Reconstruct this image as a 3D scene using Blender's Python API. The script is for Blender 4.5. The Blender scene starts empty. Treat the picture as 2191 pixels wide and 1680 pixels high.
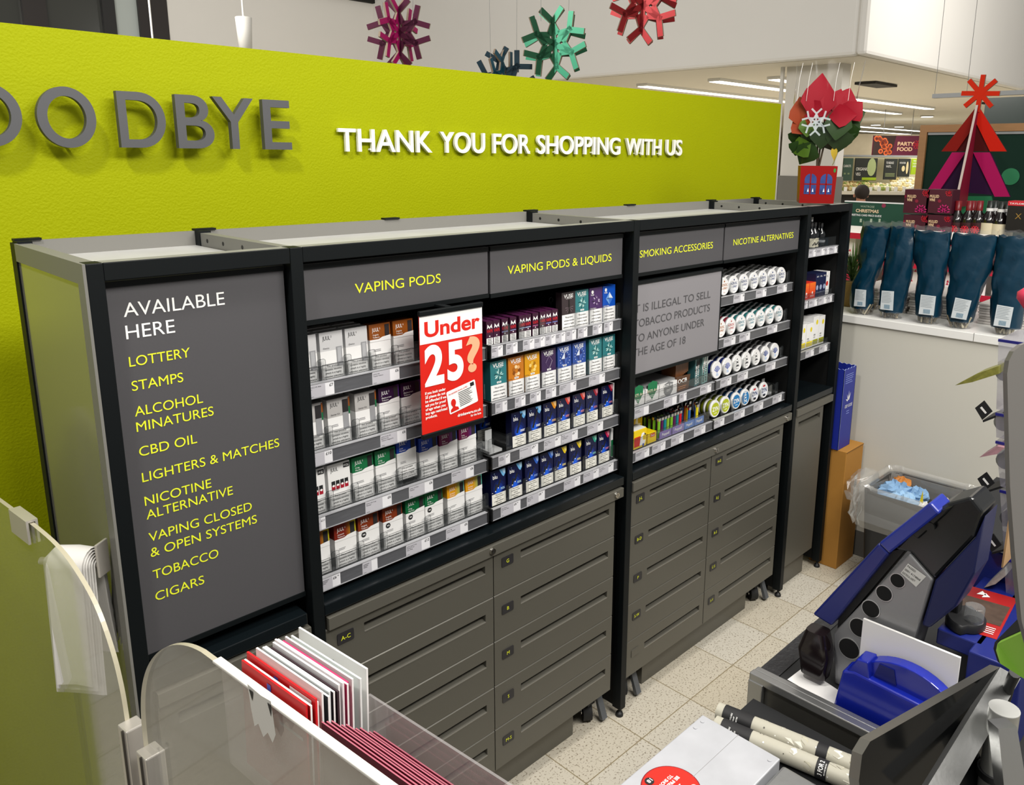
import bpy, bmesh, math, random
from mathutils import Vector, Matrix
random.seed(7)
SC = bpy.context.scene
COL = SC.collection
V = Vector

# ------------------------------------------------------------------ camera, world, lights, exposure
CAMP = V((-1.5508, -1.2368, 1.5505)); YAW, PIT, ROL = 0.8024, -0.2212, 0.0084
FPX, PCX, PCY = 1714.19, 1190.78, 721.22
cf = V((math.sin(YAW)*math.cos(PIT), math.cos(YAW)*math.cos(PIT), math.sin(PIT)))
cr = V((math.cos(YAW), -math.sin(YAW), 0)); cu_ = cr.cross(cf)
CR = math.cos(ROL)*cr + math.sin(ROL)*cu_; CU = -math.sin(ROL)*cr + math.cos(ROL)*cu_
cam_d = bpy.data.cameras.new('camera'); cam = bpy.data.objects.new('camera', cam_d); COL.objects.link(cam)
cam.matrix_world = Matrix(((CR.x, CU.x, -cf.x, CAMP.x), (CR.y, CU.y, -cf.y, CAMP.y), (CR.z, CU.z, -cf.z, CAMP.z), (0, 0, 0, 1)))
cam_d.sensor_fit = 'HORIZONTAL'; cam_d.sensor_width = 36; cam_d.lens = FPX*36/2191
cam_d.shift_x = (1095.5-PCX)/2191; cam_d.shift_y = (PCY-840)/2191
cam_d.clip_start = 0.05; cam_d.clip_end = 100
SC.camera = cam
SC.view_settings.view_transform = 'Standard'; SC.view_settings.look = 'None'
SC.view_settings.gamma = 1; SC.view_settings.use_curve_mapping = False
SC.view_settings.exposure = 0.0
W = bpy.data.worlds.new('world'); SC.world = W; W.use_nodes = True
W.node_tree.nodes['Background'].inputs[0].default_value = (1.0, 0.97, 0.92, 1)
W.node_tree.nodes['Background'].inputs[1].default_value = 0.32

def area(name, loc, target, sx, sy, power, col=(1, 0.96, 0.9)):
    d = bpy.data.lights.new(name, 'AREA'); d.shape = 'RECTANGLE'; d.size = sx; d.size_y = sy; d.energy = power; d.color = col
    o = bpy.data.objects.new(name, d); COL.objects.link(o); o.location = loc
    o.rotation_euler = (V(target)-V(loc)).to_track_quat('-Z', 'Y').to_euler(); return o
area('spot_over_checkout', (-1.95, -0.55, 3.2), (-1.0, 0.7, 1.3), 0.22, 0.22, 34)
area('ceiling_panel_aisle', (-0.2, -2.0, 3.1), (0.2, 0.0, 0.6), 2.4, 0.6, 108)
area('ceiling_panel_counter', (0.6, -0.75, 3.2), (0.6, -0.75, 0), 2.6, 0.4, 22)
area('ceiling_panel_entrance', (-1.5, 3.2, 3.4), (2.0, 6.5, 2.6), 2.5, 1.2, 150)
area('bulkhead_fill_light', (5.6, -0.6, 3.4), (7.2, 1.8, 3.1), 1.2, 1.2, 85)  # added fill light that brightens the bulkhead front face
area('ceiling_panel_store', (9.5, 4.2, 2.33), (9.5, 4.2, 0), 6.0, 3.0, 170)
area('ceiling_panel_produce', (17.0, 6.0, 2.33), (17.0, 6.3, 0), 3.0, 3.0, 160)

# ------------------------------------------------------------------ helpers
def at(px, py, d):
    return CAMP + d*(cf + (px-PCX)/FPX*CR - (py-PCY)/FPX*CU)
def on(ax, val, px, py):
    i = 'xyz'.index(ax); d = cf + (px-PCX)/FPX*CR - (py-PCY)/FPX*CU
    return CAMP + (val-CAMP[i])/d[i]*d
def lin(h):
    h = h.lstrip('#'); c = [int(h[i:i+2], 16)/255 for i in (0, 2, 4)]
    return tuple(x/12.92 if x <= 0.04045 else ((x+0.055)/1.055)**2.4 for x in c)
MATS = {}
def mat(name, hexc, r=0.5, m=0.0, spec=0.5, bump=0, bscale=60, vary=0, vscale=4, emit=0, coat=0, stretch=None):
    if name in MATS: return MATS[name]
    M = bpy.data.materials.new(name); M.use_nodes = True; nt = M.node_tree; b = nt.nodes['Principled BSDF']
    c = lin(hexc)
    b.inputs['Base Color'].default_value = (*c, 1); b.inputs['Roughness'].default_value = r; b.inputs['Metallic'].default_value = m
    b.inputs['Specular IOR Level'].default_value = spec
    if coat: b.inputs['Coat Weight'].default_value = coat; b.inputs['Coat Roughness'].default_value = 0.1
    if emit: b.inputs['Emission Color'].default_value = (*c, 1); b.inputs['Emission Strength'].default_value = emit
    if bump or vary:
        tc = nt.nodes.new('ShaderNodeTexCoord'); src = tc.outputs['Object']
        if stretch:
            mp = nt.nodes.new('ShaderNodeMapping'); mp.inputs['Scale'].default_value = stretch; nt.links.new(src, mp.inputs['Vector']); src = mp.outputs['Vector']
        if vary:
            n = nt.nodes.new('ShaderNodeTexNoise'); n.inputs['Scale'].default_value = vscale; n.inputs['Detail'].default_value = 4; nt.links.new(src, n.inputs['Vector'])
            mx = nt.nodes.new('ShaderNodeMix'); mx.data_type = 'RGBA'
            mx.inputs[6].default_value = (*[x*(1-vary) for x in c], 1); mx.inputs[7].default_value = (*[min(1, x*(1+vary)) for x in c], 1)
            nt.links.new(n.outputs['Fac'], mx.inputs[0]); nt.links.new(mx.outputs[2], b.inputs['Base Color'])
        if bump:
            n2 = nt.nodes.new('ShaderNodeTexNoise'); n2.inputs['Scale'].default_value = bscale; n2.inputs['Detail'].default_value = 3; nt.links.new(src, n2.inputs['Vector'])
            bp = nt.nodes.new('ShaderNodeBump'); bp.inputs['Strength'].default_value = bump; bp.inputs['Distance'].default_value = 0.004
            nt.links.new(n2.outputs['Fac'], bp.inputs['Height']); nt.links.new(bp.outputs['Normal'], b.inputs['Normal'])
    MATS[name] = M; return M
def clear(name, hexc, op=0.12, r=0.05, gl=1.0, ior=1.4):
    """see-through plastic: tinted transparency, a little body colour and a Fresnel reflection"""
    if name in MATS: return MATS[name]
    M = bpy.data.materials.new(name); M.use_nodes = True; nt = M.node_tree; nt.nodes.clear()
    out = nt.nodes.new('ShaderNodeOutputMaterial'); tr = nt.nodes.new('ShaderNodeBsdfTransparent'); df = nt.nodes.new('ShaderNodeBsdfDiffuse')
    gs = nt.nodes.new('ShaderNodeBsdfGlossy'); lw = nt.nodes.new('ShaderNodeLayerWeight'); lw.inputs[0].default_value = 0.5; pw = nt.nodes.new('ShaderNodeMath'); pw.operation = 'POWER'; pw.inputs[1].default_value = 5; fr = nt.nodes.new('ShaderNodeMath'); fr.operation = 'MULTIPLY_ADD'; m1 = nt.nodes.new('ShaderNodeMixShader'); m2 = nt.nodes.new('ShaderNodeMixShader')
    c = lin(hexc); tr.inputs[0].default_value = (*[0.9+0.1*x for x in c], 1); df.inputs[0].default_value = (*c, 1)
    gs.inputs['Roughness'].default_value = r; gs.inputs[0].default_value = (gl, gl, gl, 1); f0 = ((ior-1)/(ior+1))**2; fr.inputs[1].default_value = 1-f0; fr.inputs[2].default_value = f0; nt.links.new(lw.outputs['Facing'], pw.inputs[0]); nt.links.new(pw.outputs[0], fr.inputs[0]); m1.inputs[0].default_value = op
    nt.links.new(tr.outputs[0], m1.inputs[1]); nt.links.new(df.outputs[0], m1.inputs[2]); nt.links.new(fr.outputs[0], m2.inputs[0])
    nt.links.new(m1.outputs[0], m2.inputs[1]); nt.links.new(gs.outputs[0], m2.inputs[2]); nt.links.new(m2.outputs[0], out.inputs[0])
    MATS[name] = M; return M

TXT = {}
def text_geo(s, bold, res=3):
    k = (s, round(bold, 4), res)
    if k not in TXT:
        c = bpy.data.curves.new('t', 'FONT'); c.body = s; c.size = 1; c.offset = bold; c.resolution_u = res
        o = bpy.data.objects.new('t', c); COL.objects.link(o)
        me = bpy.data.meshes.new_from_object(o.evaluated_get(bpy.context.evaluated_depsgraph_get()))
        vs = [(v.co.x, v.co.y) for v in me.vertices]; fs = [tuple(p.vertices) for p in me.polygons]
        bpy.data.objects.remove(o); bpy.data.curves.remove(c); bpy.data.meshes.remove(me)
        xs = [v[0] for v in vs] or [0, 1]
        TXT[k] = (vs, fs, min(xs), max(xs))
    return TXT[k]
HCAP = None
def hcap():
    global HCAP
    if HCAP is None:
        vs = text_geo('H', 0)[0]; HCAP = max(v[1] for v in vs)-min(v[1] for v in vs)
    return HCAP

class MB:
    """collects shapes and links them as ONE mesh object"""
    def __init__(s): s.v = []; s.f = []; s.fm = []; s.ms = []; s.sm = []
    def mi(s, m):
        if m not in s.ms: s.ms.append(m)
        return s.ms.index(m)
    def add(s, vs, fs, m, smooth=False, M=None):
        b = len(s.v); i = s.mi(m)
        s.v += [tuple(M @ V(v)) if M else tuple(v) for v in vs]
        for f in fs: s.f.append([b+k for k in f]); s.fm.append(i); s.sm.append(smooth)
        return s
    def box(s, x0, x1, y0, y1, z0, z1, m, b=0, M=None):
        if not b:
            vs = [(x, y, z) for z in (z0, z1) for y in (y0, y1) for x in (x0, x1)]
            return s.add(vs, [(0, 2, 3, 1), (4, 5, 7, 6), (0, 1, 5, 4), (2, 6, 7, 3), (0, 4, 6, 2), (1, 3, 7, 5)], m, M=M)
        bm = bmesh.new(); bmesh.ops.create_cube(bm, size=1)
        for v in bm.verts: v.co = V(((x0+x1)/2+v.co.x*(x1-x0), (y0+y1)/2+v.co.y*(y1-y0), (z0+z1)/2+v.co.z*(z1-z0)))
        bmesh.ops.bevel(bm, geom=bm.edges[:], offset=b, segments=2, affect='EDGES', profile=0.5)
        bm.verts.index_update(); s.add([v.co[:] for v in bm.verts], [[v.index for v in f.verts] for f in bm.faces], m, M=M); bm.free(); return s
    def poly(s, pts, m, M=None): return s.add(pts, [list(range(len(pts)))], m, M=M)
    def prism(s, pts, ax, a0, a1, m, M=None):
        """pts in the plane across the axis ('x': (y,z), 'y': (x,z), 'z': (x,y))"""
        n = len(pts)
        def p(q, a): return {'x': (a, q[0], q[1]), 'y': (q[0], a, q[1]), 'z': (q[0], q[1], a)}[ax]
        vs = [p(q, a0) for q in pts]+[p(q, a1) for q in pts]
        fs = [list(range(n))[::-1], list(range(n, 2*n))]+[(i, (i+1) % n, n+(i+1) % n, n+i) for i in range(n)]
        return s.add(vs, fs, m, M=M)
    def cyl(s, a, b, r, m, n=16, r2=None, caps=True, smooth=True):
        a, b = V(a), V(b); r2 = r if r2 is None else r2; w = (b-a).normalized(); u = w.orthogonal().normalized(); t = w.cross(u)
        vs = [a+r*(math.cos(2*math.pi*i/n)*u+math.sin(2*math.pi*i/n)*t) for i in range(n)]+[b+r2*(math.cos(2*math.pi*i/n)*u+math.sin(2*math.pi*i/n)*t) for i in range(n)]
        s.add(vs, [(i, (i+1) % n, n+(i+1) % n, n+i) for i in range(n)], m, smooth)
        if caps: s.add(vs[:n], [list(range(n))[::-1]], m); s.add(vs[n:], [list(range(n))], m)
        return s
    def tube(s, path, r, m, n=8):
        P = [V(p) for p in path]; rings = []; u = None
        for i, p in enumerate(P):
            w = (P[min(i+1, len(P)-1)]-P[max(i-1, 0)]).normalized()
            u = w.orthogonal().normalized() if u is None else (u-u.dot(w)*w).normalized()
            t = w.cross(u); rr = r[i] if isinstance(r, (list, tuple)) else r
            rings.append([p+rr*(math.cos(2*math.pi*k/n)*u+math.sin(2*math.pi*k/n)*t) for k in range(n)])
        return s.loft(rings, m)
    def loft(s, rings, m, caps=True, closed=True, smooth=True):
        n = len(rings[0]); vs = [v for r in rings for v in r]; fs = []
        for i in range(len(rings)-1):
            for k in range(n if closed else n-1): fs.append((i*n+k, i*n+(k+1) % n, (i+1)*n+(k+1) % n, (i+1)*n+k))
        s.add(vs, fs, m, smooth)
        if caps: s.add(rings[0], [list(range(n))[::-1]], m); s.add(rings[-1], [list(range(n))], m)
        return s
    def lathe(s, prof, m, c=(0, 0, 0), ax='z', n=20, caps=True):
        c = V(c); E = {'z': (V((1, 0, 0)), V((0, 1, 0)), V((0, 0, 1))), 'y': (V((1, 0, 0)), V((0, 0, -1)), V((0, 1, 0))), 'x': (V((0, 1, 0)), V((0, 0, 1)), V((1, 0, 0)))}[ax]
        return s.loft([[c+r*(math.cos(2*math.pi*k/n)*E[0]+math.sin(2*math.pi*k/n)*E[1])+h*E[2] for k in range(n)] for r, h in prof], m, caps)
    def ball(s, c, r, m, n=10, sq=(1, 1, 1), jit=0):
        c = V(c); rings = []
        for i in range(1, n//2+1):
            a = math.pi*i/(n//2+1)
            rings.append([c+V((r*sq[0]*math.sin(a)*math.cos(2*math.pi*k/n), r*sq[1]*math.sin(a)*math.sin(2*math.pi*k/n), -r*sq[2]*math.cos(a)))*(1+random.uniform(-jit, jit)) for k in range(n)])
        return s.loft(rings, m)
    def text(s, t, m, O, cap, X=(1, 0, 0), Y=(0, 0, 1), al='L', width=None, bold=0.0, depth=0):
        vs, fs, x0, x1 = text_geo(t, bold, 10 if cap > 0.012 else 3); k = cap/hcap(); kx = k if width is None else width/max(x1-x0, 1e-6)
        O, X, Y = V(O), V(X).normalized(), V(Y).normalized(); off = {'L': x0, 'C': (x0+x1)/2, 'R': x1}[al]
        P = [O+(v[0]-off)*kx*X+v[1]*k*Y for v in vs]
        if not depth: return s.add(P, fs, m)
        N = X.cross(Y)*depth                                            # raised lettering: front face plus walls
        Q = [p+N for p in P]; ed = {}
        for f in fs:
            for i in range(len(f)):
                a, b = f[i], f[(i+1) % len(f)]; ed[(a, b)] = ed.get((a, b), 0)+1
        walls = [(a, b, len(P)+b, len(P)+a) for (a, b) in ed if (b, a) not in ed]
        return s.add(P+Q, [[len(P)+i for i in f] for f in fs]+[f[::-1] for f in fs]+walls, m)
    def bars(s, m, x0, x1, y, z0, z1, n, fill=0.45, ragged=0.25):
        """small unreadable print as thin lines"""
        h = (z1-z0)/n
        for i in range(n):
            e = x0+(x1-x0)*(1-random.random()*ragged); z = z1-(i+0.5)*h
            s.poly([(x0, y, z-h*fill/2), (e, y, z-h*fill/2), (e, y, z+h*fill/2), (x0, y, z+h*fill/2)], m)
        return s
    def fr(s, x0, x1, z0, z1, y, m): return s.poly([(x0, y, z0), (x1, y, z0), (x1, y, z1), (x0, y, z1)], m)
    def disc(s, cx, cz, rx, rz, y, m, n=20, a0=0, a1=2*math.pi):
        k = n if a1-a0 > 6.2 else n+1
        return s.poly([(cx+rx*math.cos(a0+(a1-a0)*i/n), y, cz+rz*math.sin(a0+(a1-a0)*i/n)) for i in range(k)], m)
    def build(s, name, parent=None, local=False, bevel=0, props=None):
        me = bpy.data.meshes.new(name); off = V((0, 0, 0)) if (local or parent is None) else wloc(parent)
        me.from_pydata([tuple(V(v)-off) for v in s.v], [], s.f)
        for m in s.ms: me.materials.append(m)
        me.polygons.foreach_set('material_index', s.fm); me.polygons.foreach_set('use_smooth', s.sm); me.update()
        o = bpy.data.objects.new(name, me); COL.objects.link(o)
        if parent: o.parent = parent
        if bevel:
            md = o.modifiers.new('bevel', 'BEVEL'); md.width = bevel; md.segments = 2; md.limit_method = 'ANGLE'; md.angle_limit = 0.6
        for k, v in (props or {}).items(): o[k] = v
        return o
WL = {}
def wloc(o):
    r = V((0, 0, 0))
    while o: r = r+V(o.location); o = o.parent
    return r
def tag(o, label, cat, group=None, kind=None):
    o['label'] = label; o['category'] = cat
    if group: o['group'] = group
    if kind: o['kind'] = kind
    return o
def thing(name, label, cat, loc=(0, 0, 0), group=None):
    o = bpy.data.objects.new(name, None); o.empty_display_size = 0.05; COL.objects.link(o); o.location = loc; return tag(o, label, cat, group)
def solo(mb, name, label, cat, loc=None, group=None, bevel=0):
    o = mb.build(name, bevel=bevel)
    if loc is not None:
        L = V(loc)
        for v in o.data.vertices: v.co -= L
        o.location = L
    return tag(o, label, cat, group)
def struct(mb, name, bevel=0): return mb.build(name, bevel=bevel, props={'kind': 'structure'})
def dup(o, parent=None):
    c = o.copy(); COL.objects.link(c)
    if parent: c.parent = parent
    for k in KIDS.get(o.name, []): dup(k, c)
    return c
KIDS = {}
PROTO = {}
def place(key, builder, loc, label, cat, group=None, rot=(0, 0, 0)):
    """first use builds the thing at the origin, later uses copy it and its parts"""
    if key not in PROTO:
        o = builder(); PROTO[key] = o
        def reg(p):
            KIDS[p.name] = [c for c in bpy.data.objects if c.parent == p]
            for c in KIDS[p.name]: reg(c)
        reg(o)
    else: o = dup(PROTO[key])
    o.location = loc; o.rotation_euler = rot
    return tag(o, label, cat, group)
ORD = ['first', 'second', 'third', 'fourth', 'fifth', 'sixth', 'seventh', 'eighth', 'ninth', 'tenth', 'eleventh', 'twelfth']

# ------------------------------------------------------------------ materials
BLK = mat('black_frame_paint', '#090e10', 0.5, spec=0.22)
BLKIN = mat('black_interior_paint', '#0d0e0e', 0.65, spec=0.2)
GREYP = mat('grey_steel_paint', '#787772', 0.45, spec=0.5)
DRAW = mat('warm_grey_drawer_paint', '#5d5b53', 0.38, m=0.25, spec=0.5, bump=0.03, bscale=900)
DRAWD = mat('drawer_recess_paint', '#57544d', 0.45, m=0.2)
SIGN = mat('charcoal_sign_board', '#4a494c', 0.6, vary=0.06, vscale=300)
SIGNL = mat('mid_grey_sign_board', '#858387', 0.55)
YEL = mat('yellow_print', '#e6ee2c', 0.6)
WHT = mat('white_print', '#f4f4f2', 0.55)
DGREY = mat('dark_grey_print', '#4c4b4e', 0.6)
INK = mat('black_ink', '#1b1b1d', 0.6)
STRIP = mat('grey_ticket_strip', '#56575b', 0.35, vary=0.25, vscale=30, stretch=(1, 1, 12))
STRIPE = mat('ticket_strip_lip', '#9a9b9f', 0.3)
TICK = mat('ticket_paper', '#e2e2e6', 0.6)
TICKG = mat('ticket_grey_print', '#b9b8bf', 0.6)
CLR = clear('clear_lane_plastic', '#8e9496', 0.03)
CLRE = clear('clear_plastic_edge', '#2a2e30', 0.62)
LIME = mat('lime_wall_paint', '#99a100', 0.6, spec=0.12, bump=0.35, bscale=190, vary=0.03, vscale=8)
CHAR = mat('charcoal_letter_paint', '#4b4c4f', 0.5)
WHITEL = mat('white_letter_paint', '#f2f2ec', 0.4)
WALLW = mat('white_wall_paint', '#e9e6e0', 0.8, vary=0.02, vscale=2)
STEEL = mat('brushed_steel', '#b9bab9', 0.32, m=0.9, bump=0.05, bscale=200, vary=0.12, vscale=12)
STEELD = mat('worn_steel', '#8f8d86', 0.38, m=0.85, vary=0.25, vscale=9)
RUB = mat('black_rubber', '#18191a', 0.7)
PLB = mat('black_plastic', '#101214', 0.22, spec=0.6)
PLBM = mat('matt_black_plastic', '#17181a', 0.5)
CHROME = mat('chrome', '#d8d8d8', 0.15, m=1)
CARDB = mat('brown_cardboard', '#a9772f', 0.75, vary=0.08, vscale=20)
CARDE = mat('cardboard_core', '#d8c8b4', 0.8)
WPAP = mat('white_paper', '#f1f0ee', 0.7)
GOLD = mat('pale_gold_print', '#ecc9a0', 0.5)

# ------------------------------------------------------------------ floor
def floor_material():
    M = bpy.data.materials.new('terrazzo_tile'); M.use_nodes = True; nt = M.node_tree; N = nt.nodes; L = nt.links; b = N['Principled BSDF']
    tc = N.new('ShaderNodeTexCoord'); sx = N.new('ShaderNodeSeparateXYZ'); L.new(tc.outputs['Object'], sx.inputs[0])
    def math_(op, a, bb=None):
        n = N.new('ShaderNodeMath'); n.operation = op
        for i, q in enumerate((a, bb)):
            if q is None: continue
            if isinstance(q, (int, float)): n.inputs[i].default_value = q
            else: L.new(q, n.inputs[i])
        return n.outputs[0]
    def grout(o, off):
        f = math_('FRACT', math_('DIVIDE', math_('ADD', o, 45.6-off), 0.228)); d = math_('MINIMUM', f, math_('SUBTRACT', 1.0, f)); return math_('LESS_THAN', d, 0.0065), math_('FLOOR', math_('DIVIDE', math_('ADD', o, 45.6-off), 0.228))
    gx, cx = grout(sx.outputs[0], -0.017); gy, cy = grout(sx.outputs[1], -0.093); g = math_('MAXIMUM', gx, gy)
    cv = N.new('ShaderNodeCombineXYZ'); L.new(cx, cv.inputs[0]); L.new(cy, cv.inputs[1]); wn = N.new('ShaderNodeTexWhiteNoise'); L.new(cv.outputs[0], wn.inputs[0])
    v = N.new('ShaderNodeTexNoise'); v.inputs['Scale'].default_value = 170; v.inputs['Detail'].default_value = 2; L.new(tc.outputs['Object'], v.inputs['Vector'])
    r1 = N.new('ShaderNodeValToRGB'); r1.color_ramp.elements[0].position = 0.34; r1.color_ramp.elements[1].position = 0.42
    r1.color_ramp.elements[0].color = (*lin('#8d8373'), 1); r1.color_ramp.elements[1].color = (*lin('#cdc8bb'), 1); L.new(v.outputs['Fac'], r1.inputs[0])
    v2 = N.new('ShaderNodeTexVoronoi'); v2.inputs['Scale'].default_value = 110; L.new(tc.outputs['Object'], v2.inputs['Vector'])
    r2 = N.new('ShaderNodeValToRGB'); r2.color_ramp.elements[0].position = 0.12; r2.color_ramp.elements[1].position = 0.2
    r2.color_ramp.elements[0].color = (0.42, 0.38, 0.32, 1); r2.color_ramp.elements[1].color = (1, 1, 1, 1); L.new(v2.outputs['Distance'], r2.inputs[0])
    mm = N.new('ShaderNodeMix'); mm.data_type = 'RGBA'; mm.blend_type = 'MULTIPLY'; mm.inputs[0].default_value = 0.75; L.new(r1.outputs[0], mm.inputs[6]); L.new(r2.outputs[0], mm.inputs[7])
    tint = N.new('ShaderNodeMix'); tint.data_type = 'RGBA'; tint.inputs[6].default_value = (1, 1, 1, 1); tint.inputs[7].default_value = (0.93, 0.89, 0.81, 1); L.new(wn.outputs[0], tint.inputs[0])
    m2 = N.new('ShaderNodeMix'); m2.data_type = 'RGBA'; m2.blend_type = 'MULTIPLY'; m2.inputs[0].default_value = 1; L.new(mm.outputs[2], m2.inputs[6]); L.new(tint.outputs[2], m2.inputs[7])
    m3 = N.new('ShaderNodeMix'); m3.data_type = 'RGBA'; L.new(g, m3.inputs[0]); L.new(m2.outputs[2], m3.inputs[6]); m3.inputs[7].default_value = (*lin('#8f8265'), 1)
    L.new(m3.outputs[2], b.inputs['Base Color']); b.inputs['Roughness'].default_value = 0.35
    return M
FLOOR = floor_material()
struct(MB().box(-4, 30, -4, 16, -0.05, 0, FLOOR), 'floor')

# ------------------------------------------------------------------ lime wall and raised letters
struct(MB().box(-1.62, 1.966, 0.717, 0.80, 0, 1.80, LIME), 'wall_lime')
def letter(ch, x0, x1, zb, cap, y, dep, m, label, cat, group, bold=0.0, circle=False):
    mb = MB()
    if circle:
        cx, cz = (x0+x1)/2, zb+cap/2; R = (x1-x0)/2; Rz = cap/2*1.06; n = 48; t = cap*0.16
        def ring(k, yy): return [(cx+(R-k)*math.cos(2*math.pi*i/n), yy, cz+(Rz-k)*math.sin(2*math.pi*i/n)) for i in range(n)]
        A, B, C, D = ring(0, y-dep), ring(t, y-dep), ring(t, y), ring(0, y)
        for P, Q in ((A, B), (B, C), (C, D), (D, A)): mb.add(P+Q, [(i, n+i, n+(i+1) % n, (i+1) % n) for i in range(n)], m)
    else:
        vs, fs, a, b = text_geo(ch, bold)
        mb.text(ch, m, (x0, y, zb), cap, width=(x1-x0), bold=bold, depth=dep)
    # stand-off pins that hold the letter on the wall
    o = solo(mb, 'sign_letter', label, cat, loc=((x0+x1)/2, y, zb), group=group)
    mp = MB()
    vx = [v.co for v in o.data.vertices]
    for px in ((x0*0.9+x1*0.1), ):
        c = min(vx, key=lambda q: q.z-q.x*0)
        mp.cyl((c.x, -dep/2, c.z+0.006), (c.x, 0.717-y, c.z+0.006), 0.003, m, 8)
    mp.build('wall_pin', o, local=True)
    return o
gb = [('O', -1.222, -1.107, True, 'charcoal raised letter O cut by the left edge of the photo'), ('O', -1.081, -0.973, True, 'charcoal raised letter O just left of the D on the lime wall'),
      ('D', -0.929, -0.832, False, 'charcoal raised letter D on the lime wall'), ('B', -0.808, -0.725, False, 'charcoal raised letter B on the lime wall'),
      ('Y', -0.724, -0.626, False, 'charcoal raised letter Y between the B and the E of the farewell'), ('E', -0.603, -0.532, False, 'charcoal raised letter E ending the large farewell word')]
for ch, x0, x1, ci, lb in gb: letter(ch, x0, x1, 1.564, 0.115, 0.69, 0.016, CHAR, lb, 'letter', 'charcoal farewell letters', 0.008, ci)
words = [('THANK', -0.383, -0.075), ('YOU', -0.046, 0.129), ('FOR', 0.163, 0.324), ('SHOPPING', 0.356, 0.785), ('WITH', 0.817, 1.035), ('US', 1.068, 1.172)]
for w, x0, x1 in words:
    tot = text_geo(w, 0.012); k = (x1-x0)/(tot[3]-tot[2]); pos = 0
    pen = 0.0
    for i, ch in enumerate(w):
        full = text_geo(w[:i+1], 0.012); g = text_geo(ch, 0.012)
        right = full[3]; left = right-(g[3]-g[2])
        n = w[:i+1].count(ch); same = w.count(ch)
        lb = f'white raised letter {ch} in the word {w} on the lime wall' if same == 1 else f'white raised letter {ch}, the {ORD[n-1]} {ch} of the word {w}'
        letter(ch, x0+(left-tot[2])*k, x0+(right-tot[2])*k, 1.561, 0.058, 0.710, 0.009, WHITEL, lb, 'letter', 'white thank-you letters', 0.012)

# ------------------------------------------------------------------ cabinets
ZT, DEP = 1.40, 0.39
XP = [-1.212, -0.907, 0.0, 0.898, 1.201]; PW = 0.0227
SCREW = mat('dark_screw', '#232323', 0.4, m=0.6)
TOPW = mat('pale_dusty_cabinet_top', '#b9b9b6', 0.4, spec=0.6, vary=0.1, vscale=15)
TOPF = mat('dusty_rail_top', '#84847c', 0.5, vary=0.2, vscale=40)
LOCKM = mat('lock_metal', '#c9c5bd', 0.2, m=1)
TAGM = mat('drawer_tag_black', '#28272a', 0.4)
def cabinet(i, label, last=False, end=False):
    x0, x1 = XP[i], XP[i+1]; T = thing('shop_cabinet', label, 'cabinet', ((x0+x1)/2, 0.2, 0))
    posts = [x0]+([x1] if last else [])
    for px in posts:
        MB().box(px, px+PW, 0, 0.03, 0.026, ZT, BLK).build('front_post', T, bevel=0.0012)
        MB().box(px, px+PW, DEP-0.03, DEP, 0.026, ZT+0.003, BLK).build('rear_post', T)
        MB().box(px+0.003, px+0.010, 0.03, DEP-0.03, 0.03, ZT-0.03, BLKIN).build('side_panel', T)
        # tie rail across the top, with screw holes
        tr = MB().box(px+0.002, px+PW-0.002, 0.03, DEP-0.03, ZT-0.032, ZT-0.001, GREYP)
        for yy in (0.10, 0.18, 0.26, 0.33): tr.cyl((px+0.0015, yy, ZT-0.014), (px+0.0025, yy, ZT-0.014), 0.004, SCREW, 8)
        tr.build('top_tie_rail', T)
        for yy in (0.012, DEP-0.015):
            MB().lathe([(0.004, 0.03), (0.004, 0.012), (0.009, 0.011), (0.0115, 0.004), (0.0115, 0)], PLBM, (px+PW/2, yy, 0), n=14).build('levelling_foot', T)
    a, b = x0+PW, x1
    fr_ = MB().box(a, b-0.0008, 0, 0.004, ZT-0.026, ZT, BLK).box(a, b-0.0008, 0.004, 0.03, ZT-0.004, ZT, TOPF).build('front_top_rail', T, bevel=0.001)
    MB().box(a, b, DEP-0.008, DEP, ZT-0.03, ZT+0.002, GREYP).build('rear_top_rail', T)
    for cx in ([x0+PW/2]+([x1+PW/2] if last else [])+([(x0+x1)/2] if b-a > 0.5 else [])):
        MB().box(cx-0.011, cx+0.03, DEP-0.012, DEP+0.006, ZT+0.0022, ZT+0.006, BLK).build('joint_cap', T)
    MB().box(a, b, 0.03, DEP-0.008, ZT-0.030, ZT-0.026, TOPW).build('top_panel', T)
    MB().box(a, b, DEP-0.02, DEP-0.01, 0.03, ZT-0.032, BLKIN).build('back_panel', T)
    # worktop half way up
    MB().box(a+0.0005, b-0.012 if not last else b-0.009, 0, DEP-0.021, 0.713, 0.735, mat('worktop_dark', '#0e1417', 0.25, spec=0.45, vary=0.08, vscale=10)).build('worktop', T, bevel=0.0015)
    if end:                                                              # grey end frame facing the entrance
        MB().box(x0-0.004, x0, 0.0, 0.028, 0.02, ZT, GREYP).box(x0-0.004, x0, DEP-0.028, DEP, 0.02, ZT, BLK).box(x0-0.004, x0, 0.028, DEP-0.028, ZT-0.03, ZT, GREYP).box(x0-0.004, x0, 0.028, DEP-0.028, 0.02, 0.06, GREYP).build('end_frame', T)
        MB().box(x0-0.001, x0+0.003, 0.028, DEP-0.028, 0.06, ZT-0.03, mat('end_panel_paint', '#807f78', 0.16, spec=0.8, coat=0.6)).build('end_panel', T)
    return T
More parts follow.
